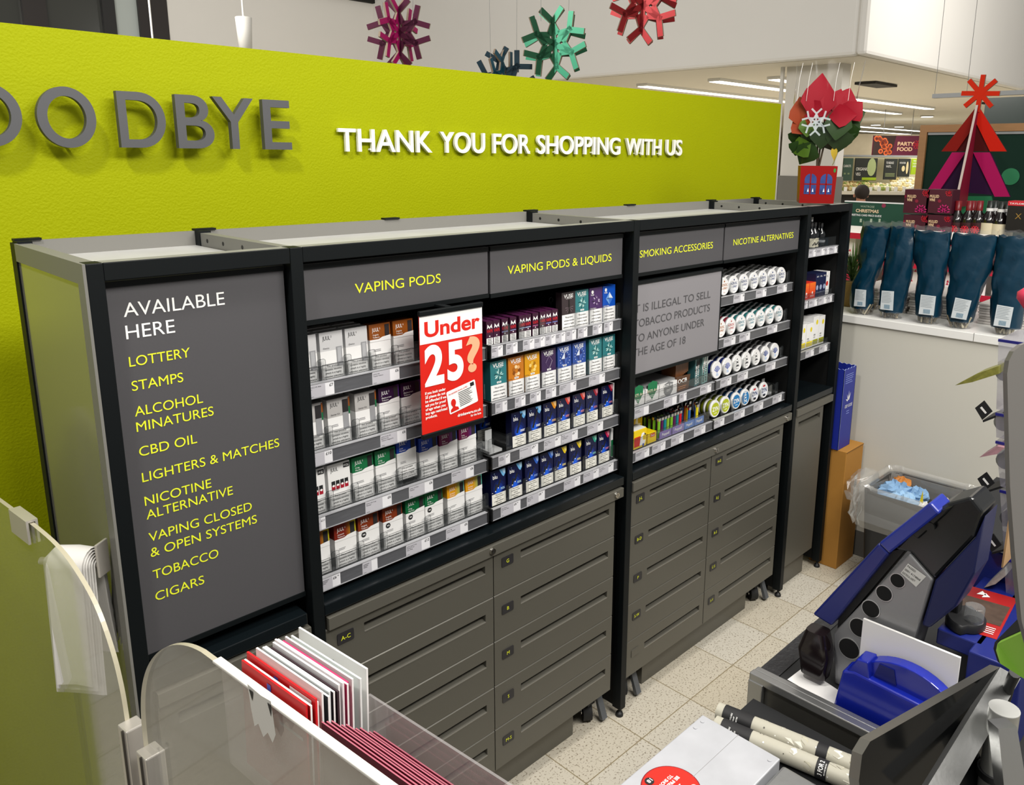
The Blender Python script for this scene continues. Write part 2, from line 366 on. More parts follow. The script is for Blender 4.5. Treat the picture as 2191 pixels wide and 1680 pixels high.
def sign(T, x0, x1, z0, z1, txts, y=0.02, m=SIGN, frame=0.009):
    mb = MB().box(x0, x1, y, y+0.012, z0, z1, m)
    for t, x, z, cap, w, mm, al in txts: mb.text(t, mm, (x, y-0.0006, z), cap, width=w, al=al, bold=0.0)
    o = mb.build('sign_board', T)
    MB().box(x0-0.001, x1+0.001, y-0.002, y+0.012, z0-frame, z0, BLK).build('sign_rail', o); MB().box(x0-0.001, x1+0.001, y-0.002, y+0.012, z1, z1+frame, BLK).build('sign_rail', o)
    return o
def lock(T, x, z=0.6965):
    MB().cyl((x, -0.0045, z), (x, -0.010, z), 0.008, LOCKM, 16, r2=0.0068).box(x-0.0008, x+0.0008, -0.0104, -0.0095, z-0.004, z+0.004, INK).build('lock', T)
def bar_top(T, x0, x1, locks):
    o = MB().box(x0, x1, -0.0045, 0.02, 0.682, 0.7075, mat('drawer_bar_paint', '#64625a', 0.36, m=0.3)).build('drawer_top_bar', T, bevel=0.0012)
    for l in locks: lock(o, l)
ROWS = [(0.5775, 0.695), (0.461, 0.5755), (0.3445, 0.459), (0.228, 0.3425), (0.115, 0.226)]
def drawers(T, x0, x1, tags):
    for r, (z0, z1) in enumerate(ROWS):
        zt = z1 if r else 0.681
        st, sb = z1-0.034, z1-0.053; sl, sr = x0+0.083, x1-0.023; y = 0.004
        mb = MB()
        c_ = 0.002; mb.box(x0, sl, y, y+0.018, z0, zt-c_, DRAW).box(sr, x1, y, y+0.018, z0, zt-c_, DRAW).box(sl, sr, y, y+0.018, st, zt-c_, DRAW).prism([(y, zt-c_), (y+c_, zt), (y+0.018, zt), (y+0.018, zt-c_)], 'x', x0, x1, DRAW).box(sl, sr, y, y+0.018, z0, sb, DRAW)
        o = mb.build('drawer', T)
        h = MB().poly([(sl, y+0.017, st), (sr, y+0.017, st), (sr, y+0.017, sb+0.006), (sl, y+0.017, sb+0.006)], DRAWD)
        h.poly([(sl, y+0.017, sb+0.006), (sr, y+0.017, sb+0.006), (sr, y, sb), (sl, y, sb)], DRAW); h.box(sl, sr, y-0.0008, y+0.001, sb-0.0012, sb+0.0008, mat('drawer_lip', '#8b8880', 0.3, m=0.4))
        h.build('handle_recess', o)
        t = tags[r]
        if t is not None:
            g = MB(); cx0, cx1, cz0, cz1 = x0+0.023, x0+0.059, z1-0.0565, z1-0.033; rr = 0.003
            pts = []
            for (qx, qz, a0) in ((cx1-rr, cz1-rr, 0), (cx0+rr, cz1-rr, 90), (cx0+rr, cz0+rr, 180), (cx1-rr, cz0+rr, 270)):
                for k in range(4): a = math.radians(a0+30*k); pts.append((qx+rr*math.cos(a), qz+rr*math.sin(a)))
            g.prism(pts, 'y', y-0.0015, y, TAGM if t else DRAW)
            if t: g.text(t, YEL, ((cx0+cx1)/2, y-0.002, cz0+0.0075), 0.0085, al='C', bold=0.0)
            else: g.prism([(cx0+0.001+(p[0]-cx0)*0.94, cz0+0.001+(p[1]-cz0)*0.92) for p in pts], 'y', y-0.0018, y-0.0014, DRAW)
            g.build('letter_tag', o)
def plinth(T, x0, x1):
    MB().box(x0+0.05, x1-0.05, 0.03, 0.32, 0.113, 0.12, BLKIN).build('drawer_base', T)
    MB().box(x0+0.14, x1-0.14, 0.052, 0.30, 0.001, 0.113, DRAW).build('plinth', T)
    for cx in (x0+0.065, x1-0.065):
        w = MB().cyl((cx-0.012, 0.075, 0.028), (cx+0.008, 0.06, 0.028), 0.027, RUB, 16)
        w.cyl((cx-0.013, 0.076, 0.028), (cx-0.014, 0.077, 0.028), 0.01, CHROME, 10); w.box(cx-0.016, cx+0.012, 0.05, 0.095, 0.055, 0.113, PLBM)
        cst = w.build('caster', T)
        MB().prism([(0.045, 0.075), (0.055, 0.08), (0.032, 0.008), (0.02, 0.012)], 'x', cx+0.014, cx+0.034, mat('caster_brake_grey', '#55585c', 0.5)).build('brake_pedal', cst)
def door(T, x0, x1):
    z0, z1 = 0.11, 0.681; st, sb = 0.655, 0.634; sl, sr = x0+0.03, x1-0.022; y = 0.004
    o = MB().box(x0, sl, y, y+0.018, z0, z1, DRAW).box(sr, x1, y, y+0.018, z0, z1, DRAW).box(sl, sr, y, y+0.018, st, z1, DRAW).box(sl, sr, y, y+0.018, z0, sb, DRAW).build('door', T)
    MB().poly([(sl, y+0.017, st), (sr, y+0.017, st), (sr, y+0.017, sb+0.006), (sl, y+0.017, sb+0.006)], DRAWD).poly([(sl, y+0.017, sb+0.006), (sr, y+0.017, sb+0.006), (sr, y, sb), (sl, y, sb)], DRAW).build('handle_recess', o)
    MB().box(x0, x1, 0.035, 0.06, 0.002, 0.108, DRAW).build('kick_board', T)

T0 = cabinet(0, 'narrow black cabinet at the left end with the AVAILABLE HERE list', end=True)
L0 = -1.164
lst = [('AVAILABLE', 1.316, 0.0205, -1.014, WHT), ('HERE', 1.2825, 0.0205, -1.094, WHT), ('LOTTERY', 1.2405, 0.0150, -1.075, YEL), ('STAMPS', 1.203, 0.0150, -1.089, YEL), ('ALCOHOL', 1.163, 0.0150, -1.062, YEL), ('MINATURES', 1.1385, 0.0150, -1.047, YEL),
       ('CBD OIL', 1.099, 0.0150, -1.077, YEL), ('LIGHTERS & MATCHES', 1.057, 0.0150, -0.940, YEL), ('NICOTINE', 1.018, 0.0150, -1.061, YEL), ('ALTERNATIVE', 0.995, 0.0150, -1.027, YEL), ('VAPING CLOSED', 0.957, 0.0150, -0.997, YEL), ('& OPEN SYSTEMS', 0.931, 0.0150, -0.990, YEL), ('TOBACCO', 0.893, 0.0150, -1.06, YEL), ('CIGARS', 0.855, 0.0150, -1.087, YEL)]
sb = sign(T0, -1.184, -0.911, 0.768, 1.361, [(t, L0, z, c, xr-L0, m, 'L') for t, z, c, xr, m in lst])
bar_top(T0, -1.184, -0.915, [])
door(T0, -1.184, -0.922)
T1 = cabinet(1, 'wide black cabinet with the VAPING PODS signs above ten grey drawers')
sign(T1, -0.880, -0.4585, 1.270, 1.3585, [('VAPING PODS', -0.776, 1.306, 0.0178, 0.194, YEL, 'L')])
sign(T1, -0.4515, -0.020, 1.268, 1.3585, [('VAPING PODS & LIQUIDS', -0.403, 1.3045, 0.0178, 0.342, YEL, 'L')])
bar_top(T1, -0.8795, -0.017, [-0.476, -0.048])
drawers(T1, -0.8835, -0.4665, ['A-C', None, None, None, None]); drawers(T1, -0.4638, -0.0425, ['G', 'B', 'M', 'S', 'M-S'])
plinth(T1, -0.8835, -0.0)
T2 = cabinet(2, 'wide black cabinet with SMOKING ACCESSORIES and NICOTINE ALTERNATIVES signs')
sign(T2, 0.0235, 0.4330, 1.264, 1.3585, [('SMOKING ACCESSORIES', 0.050, 1.303, 0.0178, 0.330, YEL, 'L')])
sign(T2, 0.4400, 0.882, 1.263, 1.3585, [('NICOTINE ALTERNATIVES', 0.487, 1.3025, 0.0178, 0.357, YEL, 'L')])
bar_top(T2, 0.0235, 0.882, [0.416, 0.846])
drawers(T2, 0.0235, 0.4055, ['J-L', 'B-D', 'P', 'S-W', '']); drawers(T2, 0.4090, 0.842, ['H-S', 'E-J', 'R-S', 'C-S', 'S-V'])
plinth(T2, 0.0235, 0.89)
il = MB().box(0.0235, 0.433, 0.02, 0.03, 0.9975, 1.2345, SIGNL)
for t, xl, xr, z in (('IT IS ILLEGAL TO SELL', 0.030, 0.381, 1.1615), ('TOBACCO PRODUCTS', 0.034, 0.381, 1.1225), ('TO ANYONE UNDER', 0.034, 0.356, 1.083), ('THE AGE OF 18', 0.034, 0.267, 1.0455)):
    il.text(t, DGREY, (xl, 0.0194, z), 0.0205, width=xr-xl)
ilo = il.build('tobacco_hatch', T2, props={'label': 'grey hatch with the over-eighteens tobacco notice'})
MB().box(0.0235, 0.436, 0.017, 0.03, 1.2345, 1.243, BLK).box(0.0235, 0.436, 0.017, 0.03, 0.989, 0.9975, BLK).box(0.433, 0.436, 0.018, 0.03, 0.9975, 1.2345, BLK).build('hatch_rail', ilo)
T3 = cabinet(3, 'narrow black cabinet at the far end with three shelves over a grey door', last=True)
bar_top(T3, 0.921, 1.193, [])
door(T3, 0.921, 1.135)

# ------------------------------------------------------------------ shelves: tray, ticket strip, tickets, clear lane stops
ROWZ = [1.150, 1.022, 0.896, 0.772]                                     # where the products stand
def shelf(x0, x1, zf, label, tickets, stops, lens=None, depth=0.30, strip_h=0.026, cat='shelf'):
    zb = zf-0.0245; T = thing('shelf_tray', label, cat, ((x0+x1)/2, 0.03, zb))
    MB().box(x0, x1, 0.034, depth, zf-0.004, zf-0.0005, BLKIN).box(x0, x1, depth-0.003, depth, zf, zf+0.03, BLKIN).build('tray', T)
    s = MB().box(x0, x1, 0.0262, 0.034, zb, zb+strip_h, STRIP).box(x0, x1, 0.0245, 0.0262, zb, zb+0.0012, STRIPE).box(x0, x1, 0.0245, 0.034, zb+strip_h, zb+strip_h+0.0014, STRIPE)
    s.build('ticket_strip', T)
    for e in (x0, x1): MB().box(e-0.0015, e+0.0015, 0.024, 0.055, zb-0.0005, zb+strip_h+0.003, PLBM).build('end_bracket', T)
    for t in tickets:
        a, b, price = t[:3]; name = t[3:] ; w = b-a; z0, z1 = zb+0.0016, zb+strip_h-0.0008; g = MB().box(a, b, 0.0252, 0.0262, z0, z1, TICK)
        y = 0.0250; sp = a+w*(0.64 if w > 0.045 else 0.6); g.fr(a+0.0004, sp, z0+0.0005, z1-0.0005, y, TICKG); y -= 0.0002
        if name:
            for k, ln in enumerate(name): g.text(ln, INK, (a+0.002, y, z1-0.0052-0.0037*k), 0.0022)
        else: g.bars(INK, a+0.002, a+(sp-a)*0.78, y, z1-0.012, z1-0.003, 3, 0.32, 0.4)
        g.bars(INK, a+0.002, a+0.009, y, z0+0.0015, z0+0.003, 1, 0.4)
        if price:
            if '.' in price:
                p, q = price.split('.'); g.text(p, INK, (sp+0.0015, y, z1-0.0078), 0.0052 if w > 0.045 else 0.0036, bold=0.012); g.text(q, INK, (sp+(0.0108 if w > 0.045 else 0.0068), y, z1-0.005), 0.0024)
            else: g.text(price, INK, (b-0.002, y, z1-0.0078), 0.0052 if w > 0.045 else 0.0036, al='R', bold=0.012)
        g.build('price_ticket', T)
    for cx in stops:
        h = 0.042; hw = 0.0088; yy = 0.0375; n = 5; p = [(cx-hw, zf), (cx+hw, zf)]
        for k in range(n+1): a = math.pi/2*k/n; p.append((cx+hw-0.005+0.005*math.cos(a), zf+h-0.005+0.005*math.sin(a)))
        for k in range(n+1): a = math.pi/2+math.pi/2*k/n; p.append((cx-hw+0.005+0.005*math.cos(a), zf+h-0.005+0.005*math.sin(a)))
        g = MB().prism(p, 'y', yy, yy+0.0012, CLR).box(cx-0.0008, cx+0.0008, yy+0.0012, 0.2, zf, zf+0.036, CLR)
        q = p[1:]+[p[0]]; m = len(q)
        for k in range(m-1):
            (ax, az), (bx, bz) = q[k], q[k+1]
            d = V((bx-ax, 0, bz-az)); 
            if d.length < 1e-6: continue
            nn = V((-d.z, 0, d.x)).normalized()*0.0009
            g.poly([(ax, yy-0.0002, az), (bx, yy-0.0002, bz), (bx+nn.x, yy-0.0002, bz+nn.z), (ax+nn.x, yy-0.0002, az+nn.z)], CLRE)
        g.build('lane_stop', T)
    if lens:
        a, b, h = lens
        MB().box(a, b, 0.0348, 0.0358, zf-0.001, zf+h, CLR).box(a, b, 0.0345, 0.036, zf+h, zf+h+0.0008, CLRE).build('front_lens', T)
    return T

PODS = 'under VAPING PODS'; LIQ = 'under PODS & LIQUIDS'; SMO = 'under SMOKING ACCESSORIES'; NIC = 'under NICOTINE ALTERNATIVES'; END = 'at the far end'
LEV = ['top', 'second', 'third', 'bottom']
A_X = [[(-0.891, -0.844), (-0.838, -0.790), (-0.786, -0.737), (-0.734, -0.6855), (-0.681, -0.632)], [(-0.886, -0.839), (-0.830, -0.783), (-0.7715, -0.7245), (-0.719, -0.671), (-0.667, -0.620)],
       [(-0.890, -0.843), (-0.837, -0.789), (-0.784, -0.738), (-0.732, -0.6865), (-0.682, -0.6355), (-0.627, -0.581), (-0.575, -0.528), (-0.522, -0.4755)],
       [(-0.888, -0.841), (-0.8295, -0.784), (-0.777, -0.7315), (-0.721, -0.674), (-0.6655, -0.619), (-0.6155, -0.5715), (-0.5575, -0.511), (-0.5065, -0.460)]]
def bounds(L): return [(L[i][1]+L[i+1][0])/2 for i in range(len(L)-1)]+[L[-1][1]+0.003]
shelf(-0.882, -0.461, ROWZ[0], f'top shelf {PODS}, grey strip with the £7 and £6 tickets', [(-0.875, -0.825, '£7', 'JUUL2 UK, Slate', 'Kit'), (-0.744, -0.683, '£6', 'JUUL2 UK', 'Virginia Tobacco')], bounds(A_X[0]), (-0.88, -0.63, 0.029))
shelf(-0.882, -0.461, ROWZ[1], f'second shelf {PODS}, grey strip with the £10 ticket', [(-0.881, -0.836, '£10', '', 'Starter'), (-0.732, -0.672, '£6', 'JUUL2 Pods UK', 'Blackcurrant', 'Tobacco 18mg/ml 2s')], bounds(A_X[1]), (-0.88, -0.617, 0.029))
shelf(-0.882, -0.461, ROWZ[2], f'third shelf {PODS}, grey strip with three £6 tickets', [(-0.881, -0.858, '£11'), (-0.772, -0.712, '£6', 'JUUL2 UK Crisp', 'Menthol'), (-0.670, -0.610, '£6', 'JUUL2 UK Polar', 'Menthol'), (-0.561, -0.500, '£6', 'JUUL2 UK Ruby', 'Menthol')], bounds(A_X[2]), (-0.88, -0.472, 0.029))
shelf(-0.882, -0.461, ROWZ[3], f'bottom shelf {PODS}, grey strip with the £12 ticket', [(-0.881, -0.834, '£6.99'), (-0.785, -0.751, ''), (-0.682, -0.622, '£12', 'JUUL 2pods Crisp', 'Menthol Twin', 'Pack 18mg'), (-0.579, -0.519, '£6', 'JUUL2 UK', 'Summer Menthol')], bounds(A_X[3]), (-0.88, -0.457, 0.029))
B2_X = [(-0.4315, -0.3845), (-0.3785, -0.331), (-0.327, -0.281), (-0.2735, -0.2265), (-0.2205, -0.172), (-0.168, -0.120), (-0.1075, -0.060), (-0.0555, -0.009)]
B3_X = [(-0.3685, -0.326), (-0.3175, -0.2755), (-0.267, -0.223), (-0.2195, -0.1745), (-0.1635, -0.121), (-0.1155, -0.0715), (-0.0575, -0.0115)]
B4_X = [(-0.434, -0.389), (-0.3815, -0.337), (-0.327, -0.2825), (-0.277, -0.2325), (-0.229, -0.1855), (-0.175, -0.1315), (-0.117, -0.0725), (-0.067, -0.0215)]
B1_X = [(-0.2025, -0.164), (-0.160, -0.114), (-0.109, -0.0625), (-0.060, -0.012)]
B1t = [(-0.447, -0.413), (-0.403, -0.369), (-0.352, -0.318), (-0.318, -0.283), (-0.282, -0.249), (-0.249, -0.215), (-0.213, -0.178), (-0.171, -0.138), (-0.118, -0.084), (-0.076, -0.043)]
shelf(-0.4485, -0.010, ROWZ[0], f'top shelf {LIQ}, its strip full of small tickets', [(a, b, '£5.99') for a, b in B1t], bounds(B1_X)+[-0.45+0.06, -0.345, -0.28], None)
shelf(-0.4485, -0.010, ROWZ[1], f'second shelf {LIQ}, holding the tall crystal-print boxes', [(-0.436, -0.401, '£7'), (-0.377, -0.345, '£6.99'), (-0.330, -0.296, '£6.99'), (-0.279, -0.245, '£6.99'), (-0.233, -0.175, '£7', 'Vuse ePod ePen', 'Blueberry Ice', '18mg 2s'), (-0.128, -0.069, '£7', 'Vuse ePod ePen', 'Mint Ice 18mg/ml', '2s')], bounds(B2_X), None)
shelf(-0.4485, -0.010, ROWZ[2], f'third shelf {LIQ}, with an empty lane at its left', [(-0.428, -0.393, '£5.99'), (-0.363, -0.304, '£9.99', 'Blu 2.0 Device Kit'), (-0.284, -0.227, '£6.99', 'Blu 2.0 Pods', 'Golden Tobacco', '18mg 2s'), (-0.225, -0.167, '£6.99', 'Blu 2.0', 'Strawberry Mint', 'Pods 18mg 2s'), (-0.131, -0.072, '£6.99', 'Blu 2.0 Pods', 'Berry Mix 18mg', '2s')], [-0.4395, -0.384]+bounds(B3_X), None)
shelf(-0.4485, -0.010, ROWZ[3], f'bottom shelf {LIQ}, just above the dark worktop', [(-0.422, -0.361, '£6.99', 'Blu 2.0 Pods', 'Fresh Mint 18mg', '2s'), (-0.340, -0.281, '£6.99', 'Blu 2.0 Pods', 'Blueberry Ice', '18mg 2s'), (-0.214, -0.155, '£6.99', 'Blu 2.0 Pod Fresh', 'Mango 18mg 2s'), (-0.143, -0.085, '£6.99', 'Blu 2.0 Pod Polar', 'Menthol 18mg 2s'), (-0.084, -0.026, '£6.99', 'Blu 2.0 Pods', 'Watermelon Ice', '18mg 2s')], bounds(B4_X), None)
shelf(0.0245, 0.4385, ROWZ[2], f'upper grey shelf {SMO}, with papers and tips', [(0.056, 0.117, ''), (0.186, 0.245, ''), (0.259, 0.293, '£1'), (0.362, 0.419, '£2')], [], (0.03, 0.436, 0.03))
shelf(0.0245, 0.4385, ROWZ[3], f'lower grey shelf {SMO}, with matches and lighters', [(0.066, 0.126, '£1.35'), (0.140, 0.200, '£1.75'), (0.228, 0.287, '£1.25'), (0.341, 0.399, '£1.5')], [], (0.03, 0.432, 0.034))
D_C = [[0.4935, 0.547, 0.6045, 0.663, 0.719, 0.777, 0.836], [0.4885, 0.545, 0.603, 0.663, 0.720, 0.777, 0.836], [0.478, 0.536, 0.593, 0.648, 0.706, 0.766, 0.827], [0.480, 0.538, 0.600, 0.654, 0.711, 0.771]]
Dt = [[(0.516, 0.576), (0.645, 0.706), (0.776, 0.837)], [(0.475, 0.539), (0.563, 0.623), (0.730, 0.792)], [(0.469, 0.529), (0.565, 0.625), (0.735, 0.797)], [(0.442, 0.502), (0.558, 0.620), (0.675, 0.734), (0.797, 0.856)]]
Dl = [f'top shelf {NIC}, with a row of blue-print cans', f'second shelf {NIC}, with teal-print cans', f'third shelf {NIC}, with navy and black cans', f'bottom shelf {NIC}, with yellow, blue and black cans']
for r in range(4):
    cc = D_C[r]; st = [(cc[i]+cc[i+1])/2 for i in range(len(cc)-1)]+[cc[-1]+0.029]+([0.84] if r == 3 else [])
    shelf(0.4415, 0.877, ROWZ[r], Dl[r], [(a, b, '£6.5' if r else '£6') for a, b in Dt[r]], st, None)
Et = [(1.250, [(0.973, 1.022), (1.025, 1.087), (1.087, 1.121), (1.121, 1.185)], 'top shelf of the narrow far-end cabinet, under the miniature bottles'), (1.0745, [(0.968, 0.993), (1.002, 1.064), (1.072, 1.134), (1.138, 1.176)], 'middle shelf of the narrow far-end cabinet, under the navy cartons'), (0.8945, [(1.007, 1.068), (1.110, 1.171)], 'lowest shelf of the narrow far-end cabinet, under the yellow-dot cartons')]
for z, tk, lb in Et: shelf(0.9255, 1.193, z, lb, [(a, b, '£4') for a, b in tk], [], (0.95, 1.188, 0.034 if z > 1.2 else 0.022))

# ------------------------------------------------------------------ pod cartons
GRAD = {}
def warn(mb, x0, x1, z0, z1, y, lines, cap, paper=None, frame=True):
    if paper: mb.fr(x0, x1, z0, z1, y, paper)
    if frame:
        t = 0.0006
        for a, b, c, d in ((x0, x1, z1-t, z1), (x0, x1, z0, z0+t), (x0, x0+t, z0, z1), (x1-t, x1, z0, z1)): mb.fr(a, b, c, d, y-0.0002, INK)
    n = len(lines)
    for i, l in enumerate(lines): mb.text(l, INK, ((x0+x1)/2, y-0.0003, z1-(i+1)*(z1-z0)/(n+0.25)+0.0008), cap, al='C', bold=0.006)
WL4 = ['This product', 'contains nicotine', 'which is a highly', 'addictive substance']
def two_tone(mb, x0, x1, z0, z1, y, ca, cb, n=8, horiz=True):
    """printed colour blend from ca to cb, in bands"""
    A, B = lin(ca), lin(cb)
    for i in range(n):
        f = (i+0.5)/n; hx = '#%02x%02x%02x' % tuple(int(round(255*(((1-f)*int(ca[1+2*k:3+2*k], 16)+f*int(cb[1+2*k:3+2*k], 16))/255))) for k in range(3))
        m = mat('print_'+hx[1:], hx, 0.4)
        if horiz: mb.fr(x0+(x1-x0)*i/n, x0+(x1-x0)*(i+1)/n, z0, z1, y, m)
        else: mb.fr(x0, x1, z0+(z1-z0)*i/n, z0+(z1-z0)*(i+1)/n, y, m)
CARTW = mat('carton_white', '#f0f0ef', 0.35, spec=0.5)
def juul(kind):
    def f():
        w, h, d = 0.047, 0.0875, 0.0215; x0, x1 = -w/2, w/2; top = {'device': '#cfcfd0', 'starter': '#b7b5b3', 'old': '#f0f0ef'}.get(kind)
        tc = {'virginia': '#8a4a16', 'virginia_twin': '#7c3216', 'blackcurrant': '#2d1236', 'crisp': '#0c6a3c', 'crisp_twin': '#0c6236', 'polar': '#12389a', 'ruby': '#6c1146', 'autumn': '#7a2416', 'summer': '#dd9a16'}.get(kind, top)
        m = mat('print_'+tc[1:], tc, 0.35); zc = h*(0.60 if kind in ('device', 'starter') else 0.66)
        mb = MB().box(x0, x1, 0, d, 0, zc, CARTW).box(x0, x1, 0, d, zc, h, m if kind != 'old' else CARTW); y = -0.0003
        if kind == 'autumn': two_tone(mb, 0, x1, zc, h, y, '#7a2416', '#c8c21c', 8)
        if kind == 'summer': two_tone(mb, -0.002, x1, zc, h, y, '#dd9a16', '#55b0a8', 8)
        if kind == 'ruby': two_tone(mb, 0, x1, zc, h, y, '#6c1146', '#2b4f9c', 7)
        if kind == 'blackcurrant': two_tone(mb, x1*0.6, x1, zc, h, y, '#2d1236', '#5a2a86', 4)
        ink = mat('print_4a4a4c', '#4a4a4c', 0.5) if kind in ('device', 'starter', 'old') else WHT
        y = -0.0006
        lw = 0.0155
        mb.text('JUUL', ink, (x0+0.006, y, h-0.0145), 0.0072, width=lw, bold=0.0)
        if kind != 'old': mb.text('2', ink, (x0+0.0225, y, h-0.0108), 0.0032)
        dv = mat('print_device_dark', '#2f2d2e', 0.3); dg = mat('print_device_grey', '#98999c', 0.3); dg2 = mat('print_device_light', '#b4b5b8', 0.3)
        if kind == 'device': mb.fr(x1-0.0145, x1-0.003, 0.022, 0.058, y, dg).fr(x1-0.0125, x1-0.005, 0.030, 0.056, y-0.0002, dg2)
        elif kind == 'starter':
            mb.fr(x1-0.0155, x1-0.0035, 0.058, 0.083, y, dv).fr(x1-0.0155, x1-0.0035, 0.026, 0.058, y, dg).fr(x1-0.003, x1, 0.068, 0.086, y, mat('print_8a4a16', '#8a4a16')).fr(x1-0.003, x1, 0.054, 0.068, y, mat('print_0c6a3c', '#0c6a3c'))
        elif kind == 'old':
            mb.fr(x1-0.0135, x1-0.001, h-0.012, h-0.003, y, INK).text('18', WHT, (x1-0.0128, y-0.0002, h-0.0092), 0.0036, bold=0.01); mb.bars(WHT, x1-0.0075, x1-0.002, y-0.0002, h-0.0105, h-0.005, 2)
            rd = mat('print_a5142a', '#a5142a')
            for k in range(4):
                px = x0+0.0065+k*0.0093; mb.fr(px, px+0.0075, h*0.42, h*0.52, y, rd).fr(px, px+0.0075, h*0.52, h*0.62, y, INK).disc(px+0.00375, h*0.515, 0.0026, 0.0022, y-0.0002, WHT, 10)
        else:
            mb.fr(x1-0.0125, x1-0.0025, zc+0.002, h-0.003, y, dv)
            n2 = [(x0, zc-0.0001), (x0+0.02, zc), (x0+0.028, zc+0.0035), (x1, zc+0.0055), (x1, zc-0.004), (x0, zc-0.004)]
            mb.poly([(a, y-0.0002, b) for a, b in n2], CARTW)
        sub = {'device': ['Device'], 'starter': ['Starter Kit'], 'virginia': ['Virginia', 'Tobacco'], 'virginia_twin': ['Virginia', 'Tobacco'], 'blackcurrant': ['Blackcurrant', 'Tobacco'], 'crisp': ['Crisp', 'Menthol'], 'crisp_twin': ['Crisp', 'Menthol'], 'polar': ['Polar', 'Menthol'], 'ruby': ['Ruby', 'Menthol'], 'autumn': ['Autumn', 'Tobacco'], 'summer': ['Summer', 'Menthol'], 'old': []}[kind]
        for i, t in enumerate(sub): mb.text(t, ink, (x0+0.0065, y-0.0003, zc+(0.0075 if len(sub) > 1 else 0.004)-0.0048*i), 0.0030)
        if kind.endswith('twin'): mb.disc(x0+0.0115, h*0.555, 0.0055, 0.0055, y, INK, 20); mb.bars(WHT, x0+0.0085, x0+0.0148, y-0.0002, h*0.535, h*0.575, 2, 0.5, 0.1)
        if kind not in ('device',): mb.bars(mat('print_9a9a9c', '#8c8c8e'), x0+0.0075, x0+0.024, y, 0.034, 0.0395, 2, 0.4)
        warn(mb, x0+0.0015, x1-0.0015, 0.001, 0.0285, y, WL4, 0.0034)
        return mb.build('pod_carton', local=True)
    return f
NA = {'device': 'pale grey device carton', 'starter': 'grey starter-kit carton', 'virginia': 'brown-topped pod carton', 'virginia_twin': 'red-brown twin-pack pod carton', 'blackcurrant': 'dark purple-topped pod carton', 'crisp': 'green-topped pod carton', 'crisp_twin': 'green twin-pack pod carton', 'polar': 'blue-topped pod carton', 'ruby': 'ruby-topped pod carton', 'autumn': 'rust-and-yellow-topped pod carton', 'summer': 'amber-topped pod carton', 'old': 'white carton picturing four red pods'}
A_K = [['device', 'device', 'device', 'virginia', 'virginia'], ['starter', 'starter', 'starter', 'blackcurrant', 'blackcurrant'], ['old', 'old', 'crisp', 'crisp', 'polar', 'polar', 'ruby', 'ruby'], ['autumn', 'autumn', 'virginia_twin', 'virginia_twin', 'crisp_twin', 'crisp_twin', 'summer', 'summer']]
for r in range(4):
    for i, k in enumerate(A_K[r]):
        x0, x1 = A_X[r][i]; n = A_K[r].count(k); j = A_K[r][:i+1].count(k)
        if i == 0: which = 'half hidden by post'
        elif n == 2: which = ['left of the pair', 'right of the pair'][j-1] if A_K[r][0] != k else 'second from left'
        else: which = ['', 'middle of the three', 'right of the three'][j-1]
        dz = 0.012 if (r == 2 and i == 4) else 0.0
        place('juul_'+k, juul(k), ((x0+x1)/2, 0.044, ROWZ[r]+dz), f'{NA[k]}, {which}, {LEV[r]} shelf {PODS}', 'carton', 'pod cartons on the shelves '+PODS, rot=(math.radians(-2), 0, 0))
        if (r == 0 and i < 3) or (r, i) in ((1, 1), (1, 2), (2, 1), (2, 2), (3, 4), (3, 6), (3, 2)):
            for q in (1, 2):
                place('juul_'+k, juul(k), ((x0+x1)/2+0.0012*q, 0.044+0.0235*q, ROWZ[r]), f'{NA[k]}, {["second", "third"][q-1]} back in lane {i+1}, {LEV[r]} shelf {PODS}', 'carton', 'pod cartons queued behind the front ones', rot=(math.radians(-2), 0, 0))
    MB  # noqa

